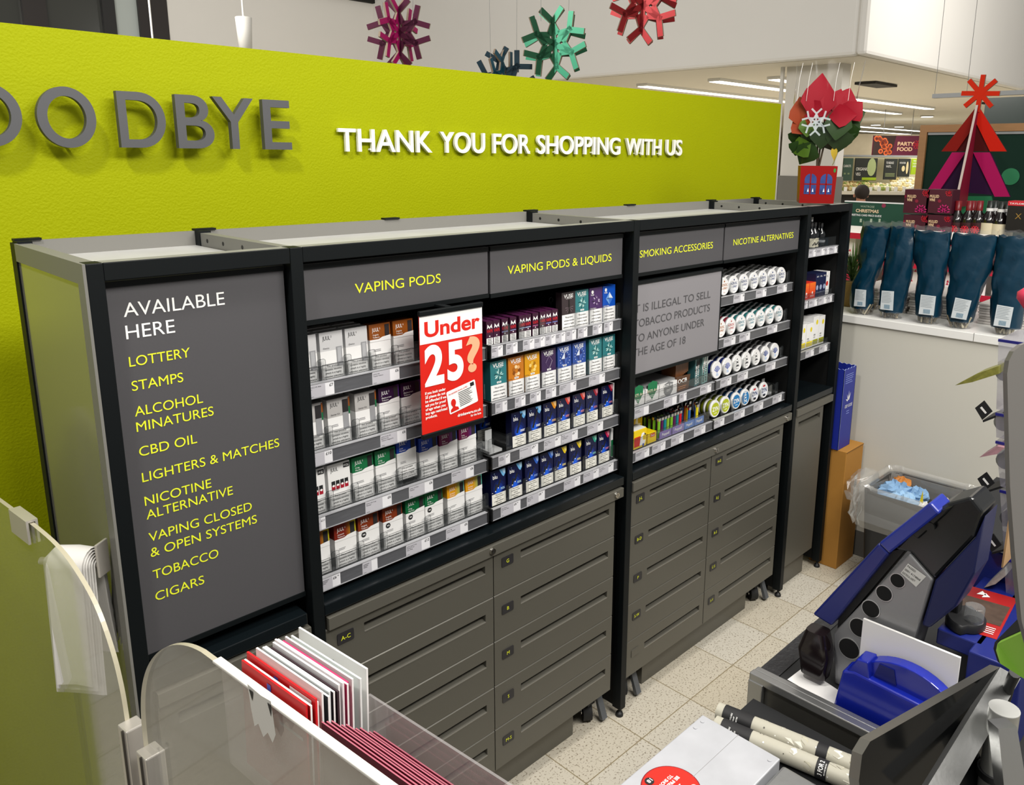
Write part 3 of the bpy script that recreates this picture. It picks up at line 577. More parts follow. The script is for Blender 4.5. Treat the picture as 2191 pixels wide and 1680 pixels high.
def vuse(bg, motif, style=0):
    def f():
        w, h, d = 0.0475, 0.0885, 0.020; x0, x1 = -w/2, w/2; zc = h*0.395; m = mat('print_'+bg[1:], bg, 0.35)
        mb = MB().box(x0, x1, 0, d, 0, h, m); y = -0.0003; rnd = random.Random(bg+str(style))
        lt = [mat('print_'+c[1:], c, 0.35) for c in motif]
        if style == 1: mb.fr(x0, x1, zc, h, y, m)
        cx, cz = 0.001, h*0.63; y2 = -0.0006
        if style in (0, 3):                                              # crystal burst
            nn = 16
            for k in range(nn):
                a = 2*math.pi*k/nn+rnd.random()*0.2; R = 0.0145*(0.75+0.35*rnd.random()); da = 0.17
                mb.poly([(cx+0.002*math.cos(a), y2-0.00005*(k % 3), cz+0.002*math.sin(a)), (cx+R*0.72*math.cos(a-da), y2-0.00005*(k % 3), cz+R*0.72*math.sin(a-da)), (cx+R*math.cos(a), y2-0.00005*(k % 3), cz+R*math.sin(a)), (cx+R*0.72*math.cos(a+da), y2-0.00005*(k % 3), cz+R*0.72*math.sin(a+da))], lt[k % len(lt)])
            if style == 3: mb.disc(cx, cz, 0.0065, 0.0065, y2-0.0002, m, 16)
        elif style == 1:                                                 # faceted lozenge
            P = [(0, 0.017), (0.011, 0.004), (0, -0.016), (-0.012, 0.001)]
            for k in range(4):
                a, b = P[k], P[(k+1) % 4]; mb.poly([(cx, y2, cz), (cx+a[0], y2, cz+a[1]), (cx+b[0], y2, cz+b[1])], lt[k % len(lt)])
            for k in range(14):
                a = 2*math.pi*k/14; R = 0.0155; mb.poly([(cx+R*math.cos(a), y2, cz+R*math.sin(a)), (cx+(R+0.003)*math.cos(a+0.08), y2, cz+(R+0.003)*math.sin(a+0.08)), (cx+R*math.cos(a+0.16), y2, cz+R*math.sin(a+0.16))], lt[-1])
        elif style == 4:                                                 # open lozenge outline
            P = [(0, 0.017), (0.011, 0.004), (0, -0.016), (-0.012, 0.001)]
            for k in range(4):
                a, b = P[k], P[(k+1) % 4]; mb.poly([(cx+a[0], y2, cz+a[1]), (cx+b[0], y2, cz+b[1]), (cx+b[0]*0.88, y2, cz+b[1]*0.88), (cx+a[0]*0.88, y2, cz+a[1]*0.88)], lt[k % len(lt)])
        elif style == 2:                                                 # ring of petals / leaf
            for k in range(7):
                a = 2*math.pi*k/7; px, pz = cx+0.0085*math.cos(a), cz+0.0095*math.sin(a); mb.disc(px, pz, 0.0046, 0.0046, y2-0.00004*k, lt[k % len(lt)], 6)
        elif style == 5:                                                 # pyramid with reflection
            for s_ in (1, -1):
                mb.poly([(cx-0.014, y2, cz), (cx, y2, cz+s_*0.016), (cx-0.003, y2, cz-s_*0.002)], lt[0]).poly([(cx-0.003, y2, cz-s_*0.002), (cx, y2, cz+s_*0.016), (cx+0.013, y2, cz)], lt[1 if s_ > 0 else 2])
        elif style == 6:                                                 # tall dark device shape
            mb.poly([(cx-0.0025, y2, cz-0.018), (cx+0.0025, y2, cz-0.018), (cx+0.002, y2, cz+0.014), (cx-0.002, y2, cz+0.014)], lt[0])
            for a in (-60, -30, 210, 240, 0, 180): mb.poly([(cx, y2, cz-0.004), (cx+0.013*math.cos(math.radians(a+8)), y2, cz-0.004+0.013*math.sin(math.radians(a+8))), (cx+0.014*math.cos(math.radians(a)), y2, cz-0.004+0.014*math.sin(math.radians(a)))], lt[1])
        if style in (3, 5): mb.disc(x0+0.011, h*0.885, 0.0042, 0.0045, y2, WHT, 14).text('VUSE', WHT, (x0+0.0045, y2, h*0.785), 0.0036, bold=0.015)
        else: mb.text('VUSE', WHT, (x0+0.0065, y2, h*0.845), 0.0088, width=w*0.68, bold=0.02).bars(WHT, x0+0.014, x1-0.013, y2, h*0.815, h*0.83, 1, 0.5, 0)
        if style not in (3, 5, 6): mb.fr(-0.006, 0.007, h*0.425, h*0.472, y2, WHT).bars(INK, -0.004, 0.005, y2-0.0002, h*0.435, h*0.462, 1, 0.4, 0)
        elif style != 6: mb.bars(WHT, x0+0.003, x1-0.02, y2, h*0.41, h*0.44, 2, 0.4)
        mb.fr(x0, x1, 0, zc, y, CARTW); warn(mb, x0+0.001, x1-0.001, 0.0005, zc-0.001, y-0.0003, WL4, 0.0035, None, False)
        return mb.build('pod_carton', local=True)
    return f
VK = {'teal': vuse('#2f7a80', ['#9fd6d2', '#d8f0ea', '#5aa6a4', '#17474c'], 0), 'orange': vuse('#c8781c', ['#8a4a10', '#e8b070', '#f6d9a8', '#b0661c'], 2), 'yellow': vuse('#dc9c10', ['#f6d47a', '#a8700c', '#e8b840'], 2), 'purple': vuse('#3b2450', ['#8d7a9c', '#c9bcd0', '#5b4570'], 4),
      'blue': vuse('#2a4c9c', ['#1e2f74', '#4563b4', '#22387e', '#dfe8f6'], 1), 'dark': vuse('#3a2f33', ['#15100f', '#7a6a70'], 6), 'plum': vuse('#4a2a62', ['#c9b8d6', '#7d5f93', '#2c1a3c'], 3), 'bright blue': vuse('#0f4fb8', ['#6f9fe0', '#dfeaf8', '#3c74cc'], 5)}
for i, k in enumerate(['dark', 'teal', 'plum', 'bright blue']):
    a, b = B1_X[i]; place('vuse_'+k, VK[k], ((a+b)/2, 0.044, ROWZ[0]), f'{k} crystal-print vape carton on the top shelf {LIQ}', 'carton', 'crystal-print cartons', rot=(math.radians(-1.5), 0, 0))
b2 = ['teal', 'orange', 'yellow', 'purple', 'blue', 'blue', 'teal', 'teal']; b2n = ['teal crystal-print carton far left', 'orange crystal-print carton', 'yellow crystal-print carton', 'purple lozenge-print carton', 'blue lozenge-print carton beside purple', 'right-hand blue lozenge-print carton', 'teal crystal carton second from right', 'teal crystal-print carton far right']
for i, k in enumerate(b2):
    a, b = B2_X[i]; place('vuse_'+k, VK[k], ((a+b)/2, 0.044, ROWZ[1]), f'{b2n[i]}, second shelf {LIQ}', 'carton', 'crystal-print cartons', rot=(math.radians(-1.5), 0, 0))
    for q in (1, 2): place('vuse_'+k, VK[k], ((a+b)/2, 0.044+0.022*q, ROWZ[1]), f'{b2n[i]}, {["second", "third"][q-1]} back in lane {i+1}, second shelf {LIQ}', 'carton', 'crystal-print cartons queued behind', rot=(math.radians(-1.5), 0, 0))
def blu(col, device=False):
    def f():
        w, h, d = 0.0445, 0.0835, 0.020; x0, x1 = -w/2, w/2; nav = mat('print_navy', '#10163f', 0.3); mb = MB().box(x0, x1, 0, d, 0, h, nav); y = -0.0003
        for k, c in enumerate(['#132058', '#172f80', '#1b47b4', '#1f5fdc']): mb.disc(0.001-0.001*k, h*0.47-0.0022*k, 0.0175-0.0035*k, 0.0185-0.004*k, y-0.00005*k, mat('print_'+c[1:], c, 0.3), 20)
        y = -0.0007; c1 = mat('print_'+col[1:], col, 0.35); c2 = mat('print_l'+col[1:], '#%02x%02x%02x' % tuple(min(255, int(int(col[1+2*k:3+2*k], 16)*0.55+110)) for k in range(3)), 0.35)
        mb.poly([(0.003, y, h-0.001), (x1-0.0006, y, h-0.001), (x1-0.0006, y, h*0.84), (x1-0.006, y, h*0.76), (x1-0.010, y, h*0.80)], c1).poly([(0.010, y-0.0001, h-0.001), (x1-0.001, y-0.0001, h-0.001), (x1-0.001, y-0.0001, h*0.86), (x1-0.005, y-0.0001, h*0.83)], c2)
        mb.text('blu', WHT, (x0+0.0055, y, h*0.76), 0.0086, width=0.0135, bold=0.012).fr(x0+0.0196, x0+0.0206, h*0.76, h*0.76+0.001, y, WHT).poly([(x0+0.009, y, h*0.92), (x0+0.012, y, h*0.92), (x0+0.0105, y, h*0.895)], c2)
        def rod(ax, az, bx, bz, r):
            dx, dz = bx-ax, bz-az; L = math.hypot(dx, dz); nx, nz = -dz/L*r, dx/L*r; mb.poly([(ax+nx, y-0.0002, az+nz), (ax-nx, y-0.0002, az-nz), (bx-nx*0.7, y-0.0002, bz-nz*0.7), (bx+nx*0.7, y-0.0002, bz+nz*0.7)], INK)
        if device: rod(-0.006, h*0.40, 0.010, h*0.93, 0.0028); mb.bars(WHT, 0.004, x1-0.002, y, h*0.40, h*0.47, 2, 0.5)
        else:
            rod(-0.010, h*0.42, -0.006, h*0.60, 0.0035); rod(-0.002, h*0.50, 0.006, h*0.70, 0.003); mb.disc(-0.001, h*0.48, 0.0016, 0.0016, y-0.0003, WHT, 8).disc(-0.0095, h*0.405, 0.0016, 0.0014, y-0.0003, WHT, 8); mb.bars(c2, 0.006, x1-0.0015, y, h*0.40, h*0.47, 2, 0.5)
            mb.bars(WHT, x0+0.002, x0+0.006, y, h*0.36, h*0.39, 1)
        warn(mb, x0+0.0012, x1-0.0012, 0.001, 0.0275, -0.0010, ['This product', 'contains nicotine', 'which is', 'a highly addictive', 'substance'], 0.0028, mat('carton_cream', '#e6e5dc', 0.5), False)
        return mb.build('pod_carton', local=True)
    return f
BC = {'ice blue device': ('#5fa8e0', True), 'golden': ('#e09018', False), 'red': ('#c82430', False), 'crimson': ('#a01830', False), 'pale blue': ('#70b4e4', False), 'royal blue': ('#2f62c4', False), 'yellow': ('#e8c81c', False), 'mint': ('#2aa088', False), 'pink': ('#d02a58', False), 'green-red': ('#d84038', False)}
def blupl(r, i, key, ab, txt, q=0):
    c, dv = BC[key]; place('blu_'+key, blu(c, dv), ((ab[0]+ab[1])/2, 0.044+0.022*q, ROWZ[r]), txt, 'carton', 'navy pod cartons', rot=(math.radians(-1.5), 0, 0))
b3 = [('ice blue device', 'navy device carton, slanting black pen, left of two'), ('ice blue device', 'navy device carton, slanting black pen, right of two'), ('golden', 'navy pod carton with an orange corner'), ('green-red', 'navy pod carton, red melon corner, next to orange-cornered one'), ('green-red', 'navy pod carton, red melon corner, third from right'), ('crimson', 'navy pod carton, crimson corner, second from right'), ('crimson', 'navy pod carton, crimson corner, far right')]
for i, (k, t) in enumerate(b3): blupl(2, i, k, B3_X[i], f'{t}, third shelf {LIQ}')
blupl(2, 0, 'ice blue device', (-0.4035+0.004, -0.3595+0.004), f'navy carton in shadow left of pen cartons, third shelf {LIQ}', 4)
b4 = [('pale blue', 'navy pod carton, pale blue corner, far left'), ('pale blue', 'navy pod carton, pale blue corner, second from left'), ('royal blue', 'navy pod carton, royal blue corner, left of two'), ('royal blue', 'navy pod carton, royal blue corner, right of two'), ('yellow', 'navy pod carton with a yellow corner, left of two'), ('yellow', 'navy pod carton with a yellow corner, right of two'), ('mint', 'navy pod carton with a mint green corner'), ('pink', 'navy pod carton, pink corner, far right')]
for i, (k, t) in enumerate(b4):
    blupl(3, i, k, B4_X[i], f'{t}, bottom shelf {LIQ}')
    if i == 0: blupl(3, i, k, B4_X[i], f'navy pod carton behind far-left one, bottom shelf {LIQ}', 1)
# empty-lane pusher on the third shelf
pu = thing('lane_pusher', f'clear upright pusher in the empty lane, third shelf {LIQ}', 'pusher', (-0.415, 0.05, ROWZ[2]))
MB().box(-0.428, -0.408, 0.07, 0.072, ROWZ[2]+0.006, ROWZ[2]+0.05, clear('pusher_plastic', '#d8dadb', 0.6)).build('paddle', pu, bevel=0.0008)
MB().box(-0.433, -0.395, 0.05, 0.17, ROWZ[2], ROWZ[2]+0.006, clear('pusher_plastic', '#d8dadb', 0.6)).build('track', pu)
# small dark vape cartons, three deep
def vape(strip):
    def f():
        w, h, d = 0.0192, 0.052, 0.0192; x0, x1 = -w/2, w/2; mb = MB().box(x0, x1, 0, d, 0, h, mat('print_maroon', '#3c1030', 0.35)); y = -0.0003; red = mat('print_c01c24', '#c01c24')
        mb.box(x0+0.002, x1-0.002, 0.002, d-0.002, h, h+0.0004, mat('print_maroon_top', '#551a4a'))
        mb.poly([(-0.006, y, h-0.006), (-0.001, y, h-0.0115), (-0.0075, y, h-0.0165)], WHT).poly([(0.006, y, h-0.006), (0.001, y, h-0.0115), (0.0075, y, h-0.0165)], WHT).poly([(-0.003, y, h-0.012), (0.003, y, h-0.012), (0, y, h-0.017)], WHT)
        mb.text('VAPE', red, (0, y, h-0.0245), 0.0065, al='C', width=w*0.9, bold=0.03); mb.fr(x0+0.001, x1-0.001, h*0.43, h*0.46, y, mat('print_'+strip[1:], strip)); mb.disc(0, h*0.37, 0.0016, 0.0016, y, WHT, 8)
        mb.fr(x0+0.0006, x1-0.0006, 0, h*0.29, y, CARTW); mb.bars(INK, x0+0.003, x1-0.003, y-0.0002, 0.001, h*0.28, 4, 0.4, 0.1)
        return mb.build('vape_carton', local=True)
    return f
vx = [-0.4315, -0.411, -0.387, -0.362, -0.3345, -0.316, -0.2925, -0.269, -0.2495, -0.2285]; vs_ = ['#3a1030', '#3a1030', '#8f9fd0', '#8f9fd0', '#a8c4e8', '#a8c4e8', '#d070a0', '#90303c', '#7f8fd8', '#7f8fd8']
for i, x in enumerate(vx):
    for q in range(3):
        t = f'maroon vape carton, {ORD[i]} from left, front row, top shelf {LIQ}' if q == 0 else f'maroon vape carton {["second", "third"][q-1]} back, {ORD[i]} file, top shelf {LIQ}'
        place('vape_'+vs_[i], vape(vs_[i]), (x, 0.047+0.0202*q, ROWZ[0]), t, 'carton', 'small maroon vape cartons')
for k, (px, py) in enumerate(((1179, 642), (1196, 644))):
    c = on('y', 0.15, px, py); solo(MB().tube([c+V((0.0065*math.sin(a), 0, 0.0065*math.cos(a))) for a in [math.pi*(0.15+1.7*i/14+0.5+0.5) for i in range(15)]], 0.0009, mat('grey_wire', '#8b8c8e', 0.4), 6).cyl(c+V((0, 0, -0.006)), (c.x, 0.15, ROWZ[0]), 0.0008, mat('grey_wire', '#8b8c8e')), 'ring_hook', f'{["left", "right"][k]} grey ring hook in the dark above the vape cartons', 'hook', loc=c)
# white cartons at the right wall of the bay
for r, z in ((2, ROWZ[2]), (3, ROWZ[3])):
    mb = MB().box(-0.010, -0.001, 0.05, 0.14, z, z+0.082, CARTW, 0.0006)
    if r == 3: mb.fr(-0.0095, -0.0015, z+0.004, z+0.05, 0.0497, mat('print_0c6a3c', '#0c6a3c'))
    solo(mb, 'side_card', f'narrow white card against the bay side, {LEV[r]} shelf {LIQ}', 'card', loc=(-0.005, 0.09, z))

# ------------------------------------------------------------------ pouch cans
def can(side, ink, style):
    def f():
        R, t = 0.0272, 0.0185; T = bpy.data.objects.new('pouch_can', None); COL.objects.link(T); T.empty_display_size = 0.02
        lid = mat('can_lid_white', '#eeeeee', 0.35); sm = mat('can_side_'+side[1:], side, 0.4); im = mat('can_ink_'+ink[1:], ink, 0.5)
        MB().lathe([(R*0.99, 0.0085), (R*0.99, t), (R*0.9, t+0.0008)], sm, (0, 0, R), 'y', 28).build('base', T, local=True)
        mb = MB().lathe([(R*0.86, 0.0006), (R*0.92, 0), (R, 0.0022), (R*1.01, 0.004), (R*1.01, 0.0084), (R*0.96, 0.0088)], lid, (0, 0, R), 'y', 28); y = 0.0003; z = R
        if style == 'nordic':
            mb.disc(0.001, z+0.0155, 0.0028, 0.0028, y, im, 12); mb.text('NORDIC', im, (0, y, z+0.001), 0.0075, al='C', width=0.035, bold=0.01); mb.text('SPIRIT', im, (0.005, y, z-0.0085), 0.0062, al='C', width=0.022, bold=0.01); mb.bars(im, -0.0145, -0.008, y, z-0.0075, z-0.0045, 1, 0.5, 0); mb.bars(im, -0.005, 0.006, y, z-0.019, z-0.0155, 2, 0.3)
        elif style == 'tree':
            for k in range(5): mb.poly([(-0.004-0.0022*k, y, z+0.012-0.0055*k), (0.004+0.0022*k, y, z+0.012-0.0055*k), (0.001, y, z+0.0165-0.0052*k)], im) if k % 2 == 0 else mb.bars(im, -0.006-0.001*k, 0.007+0.001*k, y, z+0.0105-0.0055*k, z+0.0135-0.0055*k, 1, 0.5, 0)
            mb.bars(im, -0.008, 0.008, y, z-0.018, z-0.014, 2, 0.35)
        elif style == 'leaf':
            for k in range(7):
                a = math.radians(30+k*20); mb.poly([(0, y, z-0.008), (0.016*math.cos(a-0.12), y, z-0.006+0.018*math.sin(a-0.12)), (0.018*math.cos(a), y, z-0.006+0.02*math.sin(a)), (0.016*math.cos(a+0.1), y, z-0.006+0.018*math.sin(a+0.1))], im)
            mb.bars(mat('can_ink_8fb4e0', '#8fb4e0'), -0.006, 0.008, y, z-0.018, z-0.009, 4, 0.5, 0.3)
        else:
            fill = {'zyn': im, 'zyn_side': im, 'zynw': mat('can_ink_dfe2ea', '#e6e8ee')}[style]; tx = WHT if style != 'zynw' else mat('can_ink_16356f', '#16356f')
            mb.disc(0, z-0.001, R*0.80, R*0.76, y, fill, 24)
            if style == 'zyn_side': mb.text('ZYN', tx, (0.007, y-0.0002, z-0.018), 0.014, X=(0, 0, 1), Y=(-1, 0, 0), width=0.036, bold=0.03)
            else: mb.text('ZYN', tx, (0, y-0.0002, z-0.006), 0.0125, al='C', width=0.033, bold=0.03); mb.bars(tx, -0.007, 0.007, y-0.0002, z-0.015, z-0.011, 1, 0.4, 0)
            if style == 'zynw': mb.disc(0, z+0.015, 0.008, 0.0035, y-0.0002, mat('print_c01c24', '#c01c24'), 14); mb.disc(0, z-0.016, 0.009, 0.004, y-0.0001, INK, 14)
        mb.build('lid', T, local=True)
        return T
    return f
CK = {'nb': (can('#c4c6c8', '#1f3f7c', 'nordic'), 'white can, blue lettering'), 'no': (can('#c4c6c8', '#b06a1c', 'nordic'), 'white can, orange lettering'), 'nr': (can('#a82a40', '#b8322c', 'nordic'), 'white can, red lettering'), 'nt': (can('#2f8f92', '#2a7f92', 'nordic'), 'white can, teal lettering'),
      'lf': (can('#152a7c', '#5468b4', 'leaf'), 'navy can, blue-leaf lid'), 'lk': (can('#8e8f94', '#33509c', 'leaf'), 'grey can, blue-leaf lid'), 'tr': (can('#26272a', '#33343a', 'tree'), 'black can, tree-print lid'),
      'zy': (can('#a4b012', '#b4c01c', 'zyn'), 'yellow-green can'), 'zb': (can('#0e4f8c', '#1478b8', 'zyn'), 'bright blue can'), 'zs': (can('#0e4f8c', '#1478b8', 'zyn_side'), 'bright blue can turned sideways'), 'zw': (can('#24252a', '#1478b8', 'zynw'), 'black-and-white can, red spot')}
D_K = [['no', 'nb', 'nb', 'nb', 'nb', 'nb', 'nb'], ['no', 'nr', 'nt', 'nt', 'nt', 'nt', 'nt'], ['lf', 'lf', 'tr', 'tr', 'tr', 'lk', 'lk'], ['zy', 'zy', 'zb', 'zs', 'zw', 'zw']]
for r in range(4):
    for i, k in enumerate(D_K[r]):
        for q in range(6):
            kk = 'nb' if (k == 'no' and q and r == 0) else ('zb' if k == 'zs' and q else k); bld, nm = CK[kk]
            t = f'{nm}, front of {ORD[i]} lane, {LEV[r]} shelf {NIC}' if q == 0 else f'{nm}, {ORD[q]} in {ORD[i]} lane, {LEV[r]} shelf {NIC}'
            place('can_'+kk, bld, (D_C[r][i]+0.0006*random.uniform(-1, 1), 0.0415+0.0205*q+0.002, ROWZ[r]+0.0003), t, 'can', 'round pouch cans', rot=(math.radians(-4), 0, 0))
pu = thing('lane_pusher', f'clear upright pusher in the empty right lane, bottom shelf {NIC}', 'pusher', (0.823, 0.06, ROWZ[3]))
MB().box(0.815, 0.833, 0.08, 0.082, ROWZ[3]+0.006, ROWZ[3]+0.05, clear('pusher_plastic', '#d8dadb', 0.6)).build('paddle', pu, bevel=0.0008)
MB().box(0.810, 0.838, 0.055, 0.17, ROWZ[3], ROWZ[3]+0.006, clear('pusher_plastic', '#d8dadb', 0.6)).build('track', pu)

# ------------------------------------------------------------------ hanging age-check board
RED = mat('sign_red', '#d51f12', 0.4); PEACH = mat('peach_print', '#f3b088', 0.5)
u = thing('age_check_board', 'red and white Under 25? board hanging in front of the pod cartons', 'sign', (-0.588, -0.02, 1.015))
mb = MB().box(-0.666, -0.5105, -0.0205, -0.0185, 1.018, 1.256, RED); y = -0.0209
mb.fr(-0.666, -0.5105, 1.199, 1.256, y, WHT); y -= 0.0003
mb.text('Under', mat('sign_red', ''), (-0.655, y, 1.2125), 0.0285, width=0.138, bold=0.028)
mb.text('2', WHT, (-0.657, y, 1.118), 0.072, width=0.047, bold=0.04).text('5', WHT, (-0.602, y, 1.1185), 0.071, width=0.041, bold=0.04).text('?', PEACH, (-0.554, y, 1.1265), 0.066, width=0.036, bold=0.035)
for i, t in enumerate(['If you look under', '25 please do not', 'be offended if we', 'ask you for proof', 'of age when you', 'buy age restricted', 'products.']): mb.text(t, WHT, (-0.6575, y, 1.0985-0.0082*i), 0.0052, width=[0.050, 0.049, 0.051, 0.050, 0.049, 0.053, 0.028][i], bold=0.03)
rx = V((0.985, 0, 0.17)).normalized(); rz = V((-0.17, 0, 0.985)).normalized(); O = V((-0.598, y, 1.045))
def cp(a, b, k=0): return O+rx*a+rz*b+V((0, -0.0003*k, 0))
mb.poly([cp(*q) for q in ((0.002, 0), (0.073, 0), (0.075, 0.002), (0.075, 0.047), (0.073, 0.049), (0.002, 0.049), (0, 0.047), (0, 0.002))], WHT)
mb.text('Acceptable forms of ID:', RED, cp(0.004, 0.040, 1), 0.0036, X=rx, Y=rz, width=0.05, bold=0.01)
mb.poly([cp(*q, 1) for q in ((0.061, 0.038), (0.071, 0.038), (0.071, 0.046), (0.061, 0.046))], INK)
hd = [cp(0.013+0.0062*math.cos(a), 0.0215+0.008*math.sin(a), 2) for a in [2*math.pi*k/18 for k in range(18)]]
mb.poly(hd, RED).poly([cp(*q, 1) for q in ((0.003, 0.003), (0.0245, 0.003), (0.023, 0.009), (0.0165, 0.012), (0.016, 0.018), (0.010, 0.018), (0.0095, 0.012), (0.004, 0.009))], RED)
for k in range(9): mb.poly([cp(*q, 1) for q in ((0.028, 0.0355-0.0036*k), (0.066-random.random()*0.016, 0.0355-0.0036*k), (0.066-random.random()*0.016, 0.0370-0.0036*k), (0.028, 0.0370-0.0036*k))], INK)
mb.text('drinkaware.co.uk', WHT, (-0.5165, y, 1.036), 0.0058, al='R', width=0.062, bold=0.03).text('for the facts', WHT, (-0.5165, y, 1.0285), 0.0045, al='R', width=0.028, bold=0.02)
mb.build('printed_board', u)
MB().box(-0.667, -0.5095, -0.024, -0.016, 1.254, 1.264, BLK).build('top_rail', u, bevel=0.0015); MB().box(-0.667, -0.5095, -0.024, -0.016, 1.009, 1.019, BLK).build('bottom_rail', u, bevel=0.0015)
MB().box(-0.60, -0.585, -0.017, 0.0178, 1.2605, 1.2645, BLK).build('hanging_arm', u)

# ------------------------------------------------------------------ smoking accessories
z3, z4 = ROWZ[2], ROWZ[3]
GRN = mat('print_0c7a4a', '#0c7a4a', 0.4); SIL = mat('print_silver', '#8d8f92', 0.35, m=0.3); BRN = mat('print_brown', '#5a3a24', 0.4); TEAL = mat('print_teal_dark', '#3f7478', 0.35)
def shield(mb, cx, zt, w, h, y, m): return mb.poly([(cx-w/2, y, zt-h*0.12), (cx, y, zt), (cx+w/2, y, zt-h*0.12), (cx+w/2, y, zt-h*0.55), (cx, y, zt-h), (cx-w/2, y, zt-h*0.55)], m)
for i, (x0, x1, m, nm, lb) in enumerate(((0.066, 0.120, GRN, 'RIZLA+', 'white paper box with a green shield, left of two, upper shelf '+SMO), (0.125, 0.184, GRN, 'RIZLA+', 'white paper box with a green shield, right of two, upper shelf '+SMO), (0.188, 0.270, SIL, 'RIZLA+', 'long white paper box with a grey shield, upper shelf '+SMO))):
    mb = MB().box(x0, x1, 0.044, 0.14, z3, z3+0.038, CARTW).box(x0+0.003, x1-0.003, 0.05, 0.135, z3+0.038, z3+0.044, mat('print_rolls', '#8c8d8e', 0.6))
    cx = (x0+x1)/2; shield(mb, cx, z3+0.058 if i < 2 else z3+0.042, min(0.042, (x1-x0)*0.72), 0.052, 0.0432, m); mb.text(nm, CARDE if i < 2 else WHT, (cx, 0.0428, z3+0.026), 0.0085, al='C', width=min(0.046, (x1-x0)*0.85), bold=0.02).bars(WHT, cx-0.01, cx+0.01, 0.0426, z3+0.012, z3+0.020, 2, 0.3)
    mb.bars(INK, x0+0.004, x0+(x1-x0)*0.6, 0.0437, z3+0.001, z3+0.006, 2, 0.3)
    solo(mb, 'rolling_paper_box', lb, 'box', loc=(cx, 0.09, z3))
solo(MB().box(0.068, 0.182, 0.142, 0.144, z3, z3+0.085, mat('backcard_grey', '#5c625c', 0.6)), 'back_card', 'grey backing card with rounded shoulders behind the green-shield boxes', 'card', loc=(0.125, 0.143, z3))
mb = MB().prism([(0.274, z3), (0.33, z3), (0.338, z3+0.042), (0.268, z3+0.046)], 'y', 0.046, 0.048, BRN).prism([(0.274, z3), (0.33, z3), (0.335, z3+0.03), (0.27, z3+0.03)], 'y', 0.048, 0.12, BRN).text('OCB', WHT, (0.276, 0.0455, z3+0.024), 0.0115, width=0.045, bold=0.03).bars(mat('print_copper', '#c07a44', 0.35), 0.28, 0.32, 0.0455, z3+0.004, z3+0.016, 2, 0.35)
solo(mb, 'paper_dispenser', 'brown dispenser of slim papers with white O-C-B lettering', 'box', loc=(0.303, 0.08, z3))
for k in range(9):
    x = 0.281+0.007*k
    solo(MB().box(-0.003, 0.003, 0, 0.05, 0, 0.05, mat('print_copper_pack', '#7a4c2c', 0.35)).box(-0.0032, 0.0032, -0.0004, 0.05, 0.044, 0.05, mat('print_copper', '#c07a44', 0.35)), 'paper_packet', f'slim brown paper packet, {ORD[k]} of the fan in the brown dispenser', 'packet', group='slim packets in the brown dispenser').location = (x, 0.056, z3+0.031+0.0022*k)
for k, x in enumerate((0.357, 0.372, 0.395, 0.413)):
    mb = MB().box(x, x+0.015 if k < 2 else x+0.017, 0.044+0.004*(k % 2), 0.07, z3, z3+0.09, TEAL if k < 2 else mat('print_teal_pale', '#7fa8a4', 0.35)); y = 0.0436+0.004*(k % 2)
    mb.poly([(x, y, z3+0.05), (x+0.015, y, z3+0.09), (x+0.015, y, z3+0.06), (x+0.006, y, z3+0.03)], WHT if k > 1 else INK).text('EXTREME', WHT if k < 2 else INK, (x+0.0105, y-0.0003, z3+0.006), 0.007, X=(0, 0, 1), Y=(-1, 0, 0), width=0.055, bold=0.02)
    solo(mb, 'filter_carton', f'tall slim teal carton, {ORD[k]} of four beside the navy cans, upper shelf '+SMO, 'carton', loc=(x+0.007, 0.055, z3), group='slim teal cartons')
solo(MB().box(0.215, 0.268, 0.15, 0.153, z3, z3+0.088, INK).text('B', WHT, (0.228, 0.1496, z3+0.06), 0.02, bold=0.03), 'back_card', 'black backing card with a white letter B behind the grey-shield box', 'card', loc=(0.24, 0.151, z3))
# matches
SWY = mat('print_yellow', '#f0cf10', 0.4); SWR = mat('print_swan_red', '#cf2216', 0.4)
def swan(mb, cx, z, k, y): return mb.poly([(cx-0.008*k, y, z), (cx+0.010*k, y, z+0.001*k), (cx+0.013*k, y, z+0.010*k), (cx+0.004*k, y, z+0.011*k), (cx+0.002*k, y, z+0.020*k), (cx+0.006*k, y, z+0.024*k), (cx+0.009*k, y, z+0.021*k), (cx+0.007*k, y, z+0.029*k), (cx-0.001*k, y, z+0.028*k), (cx-0.005*k, y, z+0.018*k)], WHT).poly([(cx+0.009*k, y-0.0001, z+0.021*k), (cx+0.015*k, y-0.0001, z+0.0225*k), (cx+0.0085*k, y-0.0001, z+0.0265*k)], INK)
mb = MB().box(0.080, 0.136, 0.044, 0.085, z4, z4+0.052, SWY, 0.001).fr(0.0815, 0.108, z4+0.006, z4+0.034, 0.0436, SWR); swan(mb, 0.115, z4+0.006, 1.25, 0.0432); mb.fr(0.118, 0.124, z4+0.002, z4+0.010, 0.043, mat('print_blue_small', '#2b4fb0')).box(0.082, 0.134, 0.046, 0.08, z4+0.0525, z4+0.054, WHT)
solo(mb, 'match_box', 'big yellow match box with a white swan, front left of the lower shelf', 'box', loc=(0.108, 0.06, z4))
mb = MB().box(0.120, 0.175, 0.09, 0.13, z4, z4+0.075, SWY, 0.001); swan(mb, 0.15, z4+0.034, 1.3, 0.0896); solo(mb, 'match_box', 'tall yellow match carton with a swan behind the big match box', 'box', loc=(0.147, 0.11, z4))
mb = MB().box(0.144, 0.184, 0.046, 0.085, z4, z4+0.03, SWY, 0.0008).fr(0.156, 0.176, z4+0.017, z4+0.027, 0.0456, mat('print_orange_red', '#e0481c', 0.4)).text('Swan', WHT, (0.158, 0.0452, z4+0.0195), 0.006, width=0.016, bold=0.01); solo(mb, 'match_box', 'low yellow and orange match carton between the swan box and the lighters', 'box', loc=(0.164, 0.06, z4))
